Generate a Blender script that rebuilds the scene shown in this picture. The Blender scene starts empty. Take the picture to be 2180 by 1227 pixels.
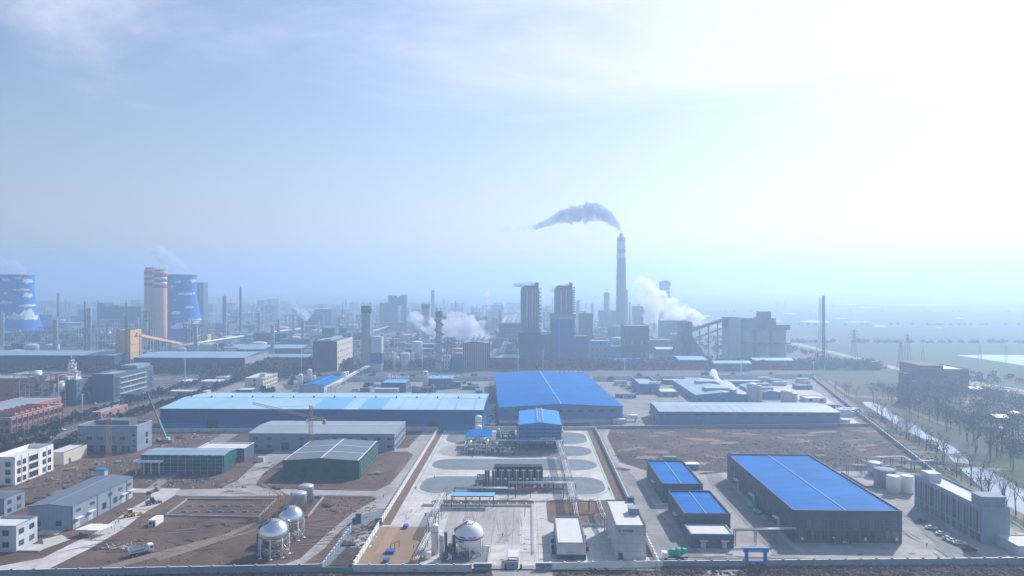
import bpy, math, random
from mathutils import Vector, Matrix, noise
random.seed(7)
sc = bpy.context.scene
C = sc.collection
R = math.radians
PI = math.pi

# ------------------------------------------------------------------ camera
CAM_H, FPX, CX, CY = 100.0, 1453.3, 1090.0, 613.5
YAW, PITCH = R(1.3), R(0.3)
cam_d = bpy.data.cameras.new('camera')
cam = bpy.data.objects.new('camera', cam_d)
C.objects.link(cam)
cam.location = (0, 0, CAM_H)
cam.rotation_euler = (PI/2 - PITCH, 0, YAW)
cam_d.sensor_width = 36
cam_d.lens = 24
cam_d.clip_start = 1
cam_d.clip_end = 90000
sc.camera = cam

# ------------------------------------------------------------------ sky, sun, exposure
CLOUD_OFS = (0.4, 4.7, 0)
SUN_EL, SUN_AZ = R(38), R(39)          # azimuth measured clockwise from +Y
w = bpy.data.worlds.new("World"); sc.world = w; w.use_nodes = True
nt = w.node_tree; N = nt.nodes; L = nt.links
N.clear()
out = N.new('ShaderNodeOutputWorld'); bg = N.new('ShaderNodeBackground')
sky = N.new('ShaderNodeTexSky'); sky.sky_type = 'NISHITA'; sky.sun_disc = False
sky.sun_elevation = SUN_EL; sky.sun_rotation = SUN_AZ
sky.altitude = 100; sky.air_density = 1.6; sky.dust_density = 0.9; sky.ozone_density = 2.2
bg.inputs['Strength'].default_value = 0.09
# thin high cirrus: streaks of procedural noise over the sky directions
tc = N.new('ShaderNodeTexCoord')
sep = N.new('ShaderNodeSeparateXYZ'); L.new(tc.outputs['Generated'], sep.inputs[0])
zm = N.new('ShaderNodeMath'); zm.operation = 'MAXIMUM'; zm.inputs[1].default_value = 0.03; L.new(sep.outputs['Z'], zm.inputs[0])
dx = N.new('ShaderNodeMath'); dx.operation = 'DIVIDE'; L.new(sep.outputs['X'], dx.inputs[0]); L.new(zm.outputs[0], dx.inputs[1])
dy = N.new('ShaderNodeMath'); dy.operation = 'DIVIDE'; L.new(sep.outputs['Y'], dy.inputs[0]); L.new(zm.outputs[0], dy.inputs[1])
cmb = N.new('ShaderNodeCombineXYZ'); L.new(dx.outputs[0], cmb.inputs[0]); L.new(dy.outputs[0], cmb.inputs[1])
mp0 = N.new('ShaderNodeMapping'); mp0.inputs['Rotation'].default_value = (0, 0, R(27)); L.new(cmb.outputs[0], mp0.inputs['Vector'])
mp = N.new('ShaderNodeMapping'); mp.inputs['Scale'].default_value = (0.16, 0.42, 1)
mp.inputs['Location'].default_value = CLOUD_OFS
L.new(mp0.outputs[0], mp.inputs['Vector'])
n1 = N.new('ShaderNodeTexNoise'); n1.inputs['Scale'].default_value = 0.8; n1.inputs['Detail'].default_value = 8
n1.inputs['Roughness'].default_value = 0.62; n1.inputs['Distortion'].default_value = 1.1
L.new(mp.outputs[0], n1.inputs['Vector'])
cr = N.new('ShaderNodeMapRange'); cr.interpolation_type = 'SMOOTHERSTEP'; cr.inputs['From Min'].default_value = 0.41; cr.inputs['From Max'].default_value = 0.69
cr.inputs['To Max'].default_value = 0.85
ad = N.new('ShaderNodeMath'); ad.operation = 'MULTIPLY_ADD'; L.new(dx.outputs[0], ad.inputs[0]); ad.inputs[1].default_value = 0.03; L.new(n1.outputs['Fac'], ad.inputs[2])
L.new(ad.outputs[0], cr.inputs['Value'])
mx = N.new('ShaderNodeMix'); mx.data_type = 'RGBA'
tn = N.new('ShaderNodeMix'); tn.data_type = 'RGBA'; tn.blend_type = 'MULTIPLY'; tn.inputs['Factor'].default_value = 1; tn.inputs['B'].default_value = (0.975, 0.945, 1.10, 1)
L.new(sky.outputs[0], tn.inputs['A']); L.new(cr.outputs['Result'], mx.inputs['Factor']); L.new(tn.outputs['Result'], mx.inputs['A'])
zf = N.new('ShaderNodeMapRange'); zf.inputs['From Min'].default_value = 0.10; zf.inputs['From Max'].default_value = 0.24; L.new(sep.outputs['Z'], zf.inputs['Value'])
zq = N.new('ShaderNodeMath'); zq.operation = 'MULTIPLY'; L.new(cr.outputs['Result'], zq.inputs[0]); L.new(zf.outputs['Result'], zq.inputs[1]); L.new(zq.outputs[0], mx.inputs['Factor'])
mx.inputs['B'].default_value = (9.0, 9.0, 10.2, 1)
L.new(mx.outputs['Result'], bg.inputs['Color']); L.new(bg.outputs[0], out.inputs['Surface'])

sun_d = bpy.data.lights.new('sun', 'SUN'); sun_d.energy = 4.9; sun_d.angle = R(0.6); sun_d.color = (1, 0.95, 0.90)
sun = bpy.data.objects.new('sun', sun_d); C.objects.link(sun)
sdir = Vector((math.sin(SUN_AZ)*math.cos(SUN_EL), math.cos(SUN_AZ)*math.cos(SUN_EL), math.sin(SUN_EL)))
sun.rotation_euler = sdir.to_track_quat('Z', 'Y').to_euler()
sun.location = (0, 0, 900)

sc.view_settings.view_transform = 'Standard'; sc.view_settings.look = 'None'
sc.view_settings.exposure = 0.33; sc.view_settings.gamma = 1.0
sc.view_settings.use_curve_mapping = False
sc.cycles.use_denoising = True
sc.cycles.max_bounces = 5; sc.cycles.diffuse_bounces = 2; sc.cycles.glossy_bounces = 2
sc.cycles.transmission_bounces = 2; sc.cycles.volume_bounces = 4; sc.cycles.transparent_max_bounces = 6
sc.cycles.volume_step_rate = 1.0; sc.cycles.volume_max_steps = 96
sc.cycles.sample_clamp_indirect = 6

# ------------------------------------------------------------------ photo pixel -> point at height z
cy_, sy_ = math.cos(YAW), math.sin(YAW); cp_, sp_ = math.cos(PITCH), math.sin(PITCH)
FW = Vector((-sy_*cp_, cy_*cp_, -sp_)); RT = Vector((cy_, sy_, 0)); UP = RT.cross(FW)
def P(px, py, z=0.0):
    d = FW*FPX + RT*(px - CX) + UP*(CY - py)
    t = (z - CAM_H)/d.z
    return Vector((d.x*t, d.y*t, z))
def Q(px, Y, z=0.0):
    """point on pixel column px at world depth Y"""
    a = (FW + RT*((px - CX)/FPX)); t = Y/a.y
    return Vector((a.x*t, Y, z))
def ZH(px, py, Y):
    """height seen at pixel row py at depth Y"""
    d = FW*FPX + RT*(px - CX) + UP*(CY - py)
    return CAM_H + d.z*Y/d.y

# ------------------------------------------------------------------ materials
def mat(name, col, rough=0.8, metal=0.0, var=0.18, scale=0.15, col2=None, detail=6, bump=0.0, bscale=2.0, stretch=(1, 1, 1), stripes=None, spec=0.4, macro=None, grid=None):
    m = bpy.data.materials.new(name); m.use_nodes = True
    nt = m.node_tree; n = nt.nodes; l = nt.links
    b = n['Principled BSDF']; b.inputs['Roughness'].default_value = rough; b.inputs['Metallic'].default_value = metal
    b.inputs['Specular IOR Level'].default_value = spec
    tc = n.new('ShaderNodeTexCoord'); mp = n.new('ShaderNodeMapping'); mp.inputs['Scale'].default_value = stretch
    l.new(tc.outputs['Object'], mp.inputs['Vector'])
    nz = n.new('ShaderNodeTexNoise'); nz.inputs['Scale'].default_value = scale; nz.inputs['Detail'].default_value = detail; nz.inputs['Roughness'].default_value = 0.65
    l.new(mp.outputs[0], nz.inputs['Vector'])
    rmp = n.new('ShaderNodeMapRange'); rmp.inputs['From Min'].default_value = 0.3; rmp.inputs['From Max'].default_value = 0.7
    l.new(nz.outputs['Fac'], rmp.inputs['Value'])
    if col2 is None:
        a = tuple(c*(1-var) for c in col); c2 = tuple(min(1, c*(1+var)) for c in col)
    else:
        a, c2 = col, col2
    mx = n.new('ShaderNodeMix'); mx.data_type = 'RGBA'
    mx.inputs['A'].default_value = (*a, 1); mx.inputs['B'].default_value = (*c2, 1)
    l.new(rmp.outputs['Result'], mx.inputs['Factor'])
    last = mx.outputs['Result']
    if stripes:                              # (axis, period m, darkening) panel seams
        ax, per, dk = stripes
        sp = n.new('ShaderNodeSeparateXYZ'); l.new(tc.outputs['Object'], sp.inputs[0])
        dv = n.new('ShaderNodeMath'); dv.operation = 'DIVIDE'; l.new(sp.outputs[ax], dv.inputs[0]); dv.inputs[1].default_value = per
        fr = n.new('ShaderNodeMath'); fr.operation = 'FRACT'; l.new(dv.outputs[0], fr.inputs[0])
        st = n.new('ShaderNodeMath'); st.operation = 'LESS_THAN'; l.new(fr.outputs[0], st.inputs[0]); st.inputs[1].default_value = 0.12
        wn = n.new('ShaderNodeTexWhiteNoise'); wn.noise_dimensions = '1D'
        fl = n.new('ShaderNodeMath'); fl.operation = 'FLOOR'; l.new(dv.outputs[0], fl.inputs[0]); l.new(fl.outputs[0], wn.inputs['W'])
        ml = n.new('ShaderNodeMath'); ml.operation = 'MULTIPLY'; l.new(st.outputs[0], ml.inputs[0]); ml.inputs[1].default_value = dk
        m2 = n.new('ShaderNodeMath'); m2.operation = 'MULTIPLY_ADD'; l.new(wn.outputs['Value'], m2.inputs[0]); m2.inputs[1].default_value = dk*0.6; l.new(ml.outputs[0], m2.inputs[2])
        mk = n.new('ShaderNodeMix'); mk.data_type = 'RGBA'; l.new(m2.outputs[0], mk.inputs['Factor']); l.new(last, mk.inputs['A'])
        mk.inputs['B'].default_value = (*[c*0.3 for c in a], 1)
        last = mk.outputs['Result']
    if macro:                                # broad drifting tone: (scale, amount)
        nm = n.new('ShaderNodeTexNoise'); nm.inputs['Scale'].default_value = macro[0]; nm.inputs['Detail'].default_value = 4; nm.inputs['Distortion'].default_value = 1.5
        l.new(tc.outputs['Object'], nm.inputs['Vector'])
        rm = n.new('ShaderNodeMapRange'); rm.inputs['From Min'].default_value = .35; rm.inputs['From Max'].default_value = .65; rm.inputs['To Min'].default_value = 1-macro[1]; rm.inputs['To Max'].default_value = 1+macro[1]*.6
        l.new(nm.outputs['Fac'], rm.inputs['Value'])
        mm = n.new('ShaderNodeMix'); mm.data_type = 'RGBA'; mm.blend_type = 'MULTIPLY'; mm.inputs['Factor'].default_value = 1
        l.new(last, mm.inputs['A']); l.new(rm.outputs['Result'], mm.inputs['B']); last = mm.outputs['Result']
    if grid:                                 # cast slabs with joints: (size, tone step)
        bk = n.new('ShaderNodeTexBrick'); bk.offset = 0; bk.inputs['Scale'].default_value = 1; bk.inputs['Brick Width'].default_value = grid[0]; bk.inputs['Row Height'].default_value = grid[0]*.8
        bk.inputs['Mortar Size'].default_value = .05; bk.inputs['Color1'].default_value = (1,1,1,1); bk.inputs['Color2'].default_value = (1-grid[1],)*3+(1,); bk.inputs['Mortar'].default_value = (.55,.55,.55,1)
        l.new(tc.outputs['Object'], bk.inputs['Vector'])
        mg = n.new('ShaderNodeMix'); mg.data_type = 'RGBA'; mg.blend_type = 'MULTIPLY'; mg.inputs['Factor'].default_value = 1
        l.new(last, mg.inputs['A']); l.new(bk.outputs['Color'], mg.inputs['B']); last = mg.outputs['Result']
    l.new(last, b.inputs['Base Color'])
    if bump:
        nb = n.new('ShaderNodeTexNoise'); nb.inputs['Scale'].default_value = bscale; nb.inputs['Detail'].default_value = 5
        l.new(tc.outputs['Object'], nb.inputs['Vector'])
        bp = n.new('ShaderNodeBump'); bp.inputs['Strength'].default_value = bump; bp.inputs['Distance'].default_value = 0.5
        l.new(nb.outputs['Fac'], bp.inputs['Height']); l.new(bp.outputs[0], b.inputs['Normal'])
    return m

# ------------------------------------------------------------------ mesh builder
class MB:
    def __init__(s): s.v = []; s.f = []; s.m = []; s.cur = 0; s.sm = []
    def add(s, vs, fs, smooth=False):
        o = len(s.v); s.v += [tuple(v) for v in vs]
        for f in fs: s.f.append([i+o for i in f]); s.m.append(s.cur); s.sm.append(smooth)
    def box(s, x0, x1, y0, y1, z0, z1):
        s.add([(x0,y0,z0),(x1,y0,z0),(x1,y1,z0),(x0,y1,z0),(x0,y0,z1),(x1,y0,z1),(x1,y1,z1),(x0,y1,z1)],
              [(3,2,1,0),(4,5,6,7),(0,1,5,4),(1,2,6,5),(2,3,7,6),(3,0,4,7)]); return s
    def bar(s, p, q, w, h=None):
        p, q = Vector(p), Vector(q); h = h or w; d = (q-p)
        if d.length < 1e-6: return s
        d.normalize(); up = Vector((0,0,1)) if abs(d.z) < 0.98 else Vector((0,1,0))
        r = d.cross(up).normalized(); u = r.cross(d)
        r *= w/2; u *= h/2
        s.add([p-r-u, p+r-u, p+r+u, p-r+u, q-r-u, q+r-u, q+r+u, q-r+u],
              [(3,2,1,0),(4,5,6,7),(0,1,5,4),(1,2,6,5),(2,3,7,6),(3,0,4,7)]); return s
    def tube(s, p, q, r, r2=None, n=8, cap=True, smooth=True):
        p, q = Vector(p), Vector(q); r2 = r if r2 is None else r2; d = q-p
        if d.length < 1e-6: return s
        d.normalize(); up = Vector((0,0,1)) if abs(d.z) < 0.98 else Vector((1,0,0))
        a = d.cross(up).normalized(); b = a.cross(d)
        vs = []
        for k in range(n):
            t = 2*PI*k/n; c = a*math.cos(t)+b*math.sin(t); vs.append(p+c*r); vs.append(q+c*r2)
        fs = [(2*k, 2*((k+1)%n), 2*((k+1)%n)+1, 2*k+1) for k in range(n)]
        s.add(vs, fs, smooth)
        if cap:
            o = len(s.v)-2*n
            for e in (0, 1):
                f = [o+2*k+e for k in range(n)]
                if e == 0: f.reverse()
                s.f.append(f); s.m.append(s.cur); s.sm.append(False)
        return s
    def path(s, pts, r, n=6):
        for a, b in zip(pts[:-1], pts[1:]): s.tube(a, b, r, n=n)
        return s
    def lathe(s, c, prof, n=24, smooth=True, a0=0, a1=2*PI):
        c = Vector(c); vs = []; fs = []; m = len(prof); full = abs(a1-a0-2*PI) < 1e-6
        cnt = n if full else n+1
        for k in range(cnt):
            t = a0+(a1-a0)*k/n
            for (r, z) in prof: vs.append((c.x+r*math.cos(t), c.y+r*math.sin(t), c.z+z))
        for k in range(n):
            k2 = (k+1) % cnt
            for j in range(m-1): fs.append((k*m+j, k2*m+j, k2*m+j+1, k*m+j+1))
        s.add(vs, fs, smooth); return s
    def poly(s, pts, z):
        s.add([(p[0], p[1], z) for p in pts], [tuple(range(len(pts)))]); return s
    def prism(s, pts, z0, z1):
        n = len(pts); vs = [(p[0],p[1],z0) for p in pts]+[(p[0],p[1],z1) for p in pts]
        s.add(vs, [tuple(reversed(range(n))), tuple(range(n, 2*n))]+[(i,(i+1)%n,(i+1)%n+n,i+n) for i in range(n)]); return s
    def quad(s, a, b, c, d): s.add([a,b,c,d], [(0,1,2,3)]); return s
    def blob(s, c, r, sq=(1,1,1), amp=0.35, n=8, seed=0):
        """rough lump: a low lat/long ball with noisy radius"""
        c = Vector(c); vs = []; fs = []
        rows = max(4, n//2+1)
        for i in range(rows+1):
            th = PI*i/rows
            for k in range(n):
                ph = 2*PI*k/n
                d = Vector((math.sin(th)*math.cos(ph), math.sin(th)*math.sin(ph), math.cos(th)))
                rr = r*(1+amp*noise.noise(d*1.9+Vector((seed*3.1, seed*1.7, 0))))
                vs.append((c.x+d.x*rr*sq[0], c.y+d.y*rr*sq[1], c.z+d.z*rr*sq[2]))
        for i in range(rows):
            for k in range(n): fs.append((i*n+k, (i+1)*n+k, (i+1)*n+(k+1)%n, i*n+(k+1)%n))
        s.add(vs, fs, False); return s
    def build(s, name, mats, parent=None, fix=False):
        if not isinstance(mats, (list, tuple)): mats = [mats]
        if parent is not None: off = wloc(parent)
        else:
            xs = [v[0] for v in s.v]; ys = [v[1] for v in s.v]
            off = Vector(((min(xs)+max(xs))/2, (min(ys)+max(ys))/2, min(v[2] for v in s.v)))
        me = bpy.data.meshes.new(name)
        me.from_pydata([(v[0]-off[0], v[1]-off[1], v[2]-off[2]) for v in s.v], [], s.f)
        for m in mats: me.materials.append(m)
        for i, p in enumerate(me.polygons): p.material_index = s.m[i]; p.use_smooth = s.sm[i]
        o = bpy.data.objects.new(name, me); C.objects.link(o)
        if parent is not None: o.parent = parent
        else: o.location = off
        return o
WL = {}
def wloc(o):
    v = Vector(o.location)
    while o.parent is not None: o = o.parent; v = v+Vector(o.location)
    return v
def tag(o, label=None, cat=None, group=None, kind=None):
    if label: o['label'] = label
    if cat: o['category'] = cat
    if group: o['group'] = group
    if kind: o['kind'] = kind
    return o
def thing(name, label, cat, loc=(0,0,0), group=None, rz=0):
    o = bpy.data.objects.new(name, None); C.objects.link(o); o.location = loc; o.rotation_euler = (0,0,rz)
    o.empty_display_size = 1
    return tag(o, label, cat, group)
def copy_tree(o, loc=None, rz=None, label=None, group=None, parent=None, scale=None):
    c = o.copy(); C.objects.link(c)
    if parent is not None: c.parent = parent
    if loc is not None: c.location = loc
    if rz is not None: c.rotation_euler = (0, 0, rz)
    if scale is not None: c.scale = (scale, scale, scale) if not isinstance(scale, tuple) else scale
    if label: c['label'] = label
    if group: c['group'] = group
    for ch in o.children: copy_tree(ch, parent=c)
    return c
def struct(o): o['kind'] = 'structure'; return o
def inst(me, name, parent, loc, rz=0, scale=None):
    o = bpy.data.objects.new(name, me); C.objects.link(o)
    o.parent = parent; o.location = Vector(loc)-(wloc(parent) if parent else Vector((0,0,0))); o.rotation_euler = (0,0,rz)
    if scale: o.scale = scale
    return o

# ------------------------------------------------------------------ palette
M = {}
def defm(k, *a, **kw): M[k] = mat(k, *a, **kw)
defm('concrete', (0.35,0.335,0.325), 0.9, var=0.16, scale=0.25, macro=(.03,.2), grid=(6,.1))
defm('concrete_new', (0.54,0.515,0.485), 0.85, var=0.12, scale=0.3, macro=(.035,.18), grid=(5,.07))
defm('asphalt', (0.10,0.10,0.105), 0.9, var=0.15, scale=0.05)
defm('road_grey', (0.24,0.235,0.235), 0.9, var=0.18, scale=0.2, macro=(.04,.2), grid=(7,.08))
defm('gravel', (0.175,0.20,0.225), 0.95, var=0.16, scale=0.5, macro=(.05,.15))
defm('dirt', (0.085,0.052,0.040), 1.0, col2=(0.165,0.11,0.086), scale=0.06, detail=10, bump=0.6, bscale=0.5, macro=(.012,.35))
defm('dirt_pale', (0.17,0.13,0.105), 1.0, col2=(0.26,0.21,0.175), scale=0.09, detail=9, bump=0.4, bscale=0.8, macro=(.03,.2))
defm('dirt_red', (0.12,0.075,0.055), 1.0, col2=(0.19,0.125,0.09), scale=0.12, detail=8)
defm('dirt_dark', (0.05,0.038,0.036), 1.0, col2=(0.10,0.08,0.075), scale=0.08, detail=9, bump=0.5, bscale=0.7, macro=(.02,.3))
defm('scrub', (0.055,0.045,0.042), 1.0, col2=(0.135,0.095,0.07), scale=0.05, detail=11, bump=0.7, bscale=0.4, macro=(.014,.5))
defm('sand', (0.24,0.175,0.105), 1.0, col2=(0.30,0.22,0.14), scale=0.15, detail=8)
defm('grass', (0.035,0.065,0.022), 1.0, col2=(0.085,0.105,0.045), scale=0.06, detail=9)
defm('field', (0.045,0.065,0.045), 1.0, col2=(0.085,0.095,0.065), scale=0.004, detail=10, macro=(.0015,.3))
defm('white_wall', (0.82,0.80,0.76), 0.7, var=0.07, scale=0.9, stretch=(1,1,.15), macro=(.12,.07))
defm('cream_wall', (0.62,0.57,0.47), 0.8, var=0.06, scale=0.2)
defm('grey_wall', (0.26,0.30,0.37), 0.75, var=0.06, scale=0.15, stripes=(0, 3.0, 0.10))
defm('grey_wall_plain', (0.24,0.29,0.37), 0.8, var=0.10, scale=0.9, stretch=(1,1,.12), macro=(.1,.12))
defm('pale_wall', (0.50,0.53,0.56), 0.75, var=0.09, scale=0.9, stretch=(1,1,.15), macro=(.12,.10))
defm('dark_grey_wall', (0.05,0.08,0.13), 0.6, var=0.08, scale=0.12, stripes=(0, 4.0, 0.15))
defm('slate_wall', (0.085,0.13,0.20), 0.7, var=0.08, scale=0.12, stripes=(1, 4.0, 0.12))
defm('brick_red', (0.42,0.20,0.17), 0.85, var=0.12, scale=0.4)
defm('brick_dark', (0.13,0.075,0.07), 0.85, var=0.15, scale=0.3)
defm('yellow_wall', (0.68,0.46,0.19), 0.8, var=0.06, scale=0.1)
defm('yellow_stone', (0.66,0.42,0.23), 0.8, var=0.06, scale=0.05)
defm('blue_wall', (0.0,0.07,0.25), 0.5, var=0.08, scale=0.1, stripes=(0, 6.0, 0.12))
defm('blue_wall_light', (0.0,0.22,0.52), 0.5, var=0.08, scale=0.1, stripes=(0, 6.0, 0.12))
defm('blue_clad', (0.02,0.18,0.45), 0.45, var=0.08, scale=0.3)
defm('teal_wall', (0.03,0.24,0.38), 0.6, var=0.1, scale=0.05)
defm('roof_blue', (0.0,0.14,0.45), 0.65, var=0.2, scale=0.25, stripes=(1, 1.1, 0.07), spec=0.06, macro=(.03,.14), stretch=(.15,1.5,1))  # stretched noise: dust streaks, plus wrinkle highlights put into the colour
defm('roof_blue_x', (0.0,0.155,0.44), 0.5, var=0.12, scale=0.05, stripes=(0, 1.2, 0.08), spec=0.3)
defm('roof_cyan', (0.0,0.24,0.62), 0.5, var=0.06, scale=0.1, stripes=(0, 1.0, 0.08), spec=0.3)
defm('roof_pale', (0.30,0.50,0.64), 0.55, col2=(0.38,0.57,0.69), scale=0.02, stripes=(0, 9.0, 0.03), spec=0.3, macro=(.02,.08))
defm('roof_sky', (0.17,0.40,0.62), 0.5, var=0.05, scale=0.05, spec=0.3)
defm('roof_steel', (0.26,0.36,0.44), 0.5, var=0.14, scale=0.03, stripes=(0, 6.0, 0.10))
defm('roof_grey', (0.28,0.32,0.37), 0.6, var=0.08, scale=0.05, stripes=(0, 3.0, 0.08))
defm('roof_slate', (0.13,0.16,0.20), 0.5, var=0.08, scale=0.08, stripes=(1, 1.2, 0.08))
defm('roof_white', (0.60,0.60,0.58), 0.8, var=0.07, scale=0.25)
defm('glass', (0.02,0.03,0.045), 0.12, var=0.3, scale=0.4, spec=0.6)
defm('glass_blind', (0.13,0.14,0.15), 0.35, var=0.3, scale=0.8)
defm('glass_sky', (0.05,0.08,0.12), 0.08, var=0.3, scale=0.3, spec=1.0)
defm('glass_dark', (0.025,0.035,0.05), 0.35, var=0.3, scale=0.4)
defm('frame_white', (0.72,0.72,0.70), 0.5, var=0.03)
defm('dark', (0.03,0.032,0.038), 0.6, var=0.2, scale=0.6)
defm('steel', (0.45,0.46,0.48), 0.4, metal=0.3, var=0.1, scale=0.5)
defm('steel_dark', (0.11,0.12,0.14), 0.55, var=0.15, scale=0.5)
defm('steel_blue', (0.05,0.09,0.17), 0.5, var=0.1, scale=0.5)
defm('pipe_white', (0.72,0.73,0.74), 0.35, var=0.06, scale=0.4)
defm('tank_white', (0.80,0.80,0.79), 0.3, var=0.04, scale=0.3)
defm('tank_pale', (0.52,0.54,0.56), 0.5, var=0.08, scale=0.1)
defm('tank_green', (0.10,0.30,0.26), 0.6, var=0.1, scale=0.1)
defm('silver', (0.80,0.80,0.80), 0.22, metal=1.0, var=0.05, scale=0.3)
defm('galv', (0.50,0.52,0.53), 0.4, metal=0.4, var=0.12, scale=0.25, stripes=(2, 1.6, 0.15))
defm('net_green', (0.0,0.075,0.055), 0.9, col2=(0.006,0.13,0.09), scale=0.25, detail=8, bump=0.6, bscale=0.6)
defm('tarp_green', (0.01,0.36,0.24), 0.6, var=0.15, scale=0.4, bump=0.4, bscale=1.0)
defm('crane_yellow', (0.30,0.18,0.09), 0.6, var=0.1, scale=0.4)
defm('machine_yellow', (0.72,0.45,0.04), 0.5, var=0.12, scale=0.6)
defm('red', (0.5,0.03,0.03), 0.6, var=0.1)
defm('band_red', (0.38,0.05,0.05), 0.8, var=0.1)
defm('blue', (0.02,0.08,0.45), 0.5, var=0.1)
defm('gate_blue', (0.02,0.22,0.58), 0.5, var=0.1)
defm('tower_blue', (0.0,0.15,0.52), 0.75, var=0.06, scale=0.03)
defm('cloud_paint', (0.62,0.72,0.74), 0.8, var=0.06, scale=0.1)
defm('stack_grey', (0.16,0.18,0.21), 0.85, var=0.08, scale=0.03)
defm('stack_pale', (0.6,0.62,0.64), 0.85, var=0.06, scale=0.03)
defm('plant_grey', (0.10,0.14,0.18), 0.8, var=0.25, scale=0.3, stretch=(1,1,.2), macro=(.05,.2))
defm('plant_pale', (0.32,0.34,0.36), 0.8, var=0.1, scale=0.04)
defm('plant_dark', (0.03,0.055,0.085), 0.7, var=0.35, scale=0.3, stretch=(1,1,.2), macro=(.05,.3))
defm('plant_blue', (0.01,0.075,0.22), 0.6, var=0.12, scale=0.05, stripes=(0, 5.0, 0.12))
defm('leaf', (0.018,0.034,0.014), 0.9, col2=(0.058,0.078,0.03), scale=0.6, detail=4, spec=0.15)
defm('leaf_olive', (0.04,0.05,0.022), 0.9, col2=(0.09,0.085,0.045), scale=0.5, detail=4, spec=0.15)
defm('twig', (0.035,0.028,0.026), 0.95, var=0.2, spec=0.15)
defm('bark', (0.06,0.05,0.042), 0.95, var=0.2, spec=0.15)
defm('tyre', (0.02,0.02,0.02), 0.9, var=0.1)
defm('car_white', (0.78,0.78,0.78), 0.25, var=0.02)
defm('car_black', (0.015,0.016,0.02), 0.2, var=0.1)
defm('car_silver', (0.42,0.44,0.46), 0.25, metal=0.4, var=0.03)
defm('car_red', (0.35,0.03,0.03), 0.3, var=0.05)
defm('skin', (0.45,0.27,0.19), 0.6, var=0.05)
defm('cloth_dark', (0.03,0.035,0.06), 0.9, var=0.1)
defm('cloth_orange', (0.6,0.16,0.03), 0.9, var=0.1)
defm('kerb_green', (0.22,0.40,0.36), 0.8, var=0.08)
defm('brick_path', (0.36,0.21,0.16), 0.9, var=0.1, scale=0.5)

# ------------------------------------------------------------------ haze: one closed box of even air
hz = MB(); hz.box(-9000, 9000, -400, 11000, -31, 265)
hzo = hz.build('haze', [])
hm = bpy.data.materials.new('haze'); hm.use_nodes = True; hn = hm.node_tree
for n_ in list(hn.nodes):
    if n_.type == 'BSDF_PRINCIPLED': hn.nodes.remove(n_)
pv = hn.nodes.new('ShaderNodeVolumePrincipled')
pv.inputs['Color'].default_value = (0.55, 0.75, 1.0, 1); pv.inputs['Density'].default_value = 0.00050; pv.inputs['Anisotropy'].default_value = 0.44
hn.links.new(pv.outputs[0], [n_ for n_ in hn.nodes if n_.type == 'OUTPUT_MATERIAL'][0].inputs['Volume'])
hzo.data.materials.append(hm)
tag(hzo, 'pale blue haze hanging over the plant and fields', 'haze', kind='stuff')
hm.volume_intersection_method = 'FAST' if hasattr(hm, 'volume_intersection_method') else 0
# ================================================================== generic builders
def lb(mb, name, m, parent):
    """build a part given in its thing's own coordinates"""
    if not isinstance(m, (list, tuple)): m = [m]
    mats = [M[k] for k in m]
    me = bpy.data.meshes.new(name); me.from_pydata(mb.v, [], mb.f)
    for k in mats: me.materials.append(k)
    for i, p in enumerate(me.polygons): p.material_index = mb.m[i]; p.use_smooth = mb.sm[i]
    o = bpy.data.objects.new(name, me); C.objects.link(o); o.parent = parent
    return o

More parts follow.
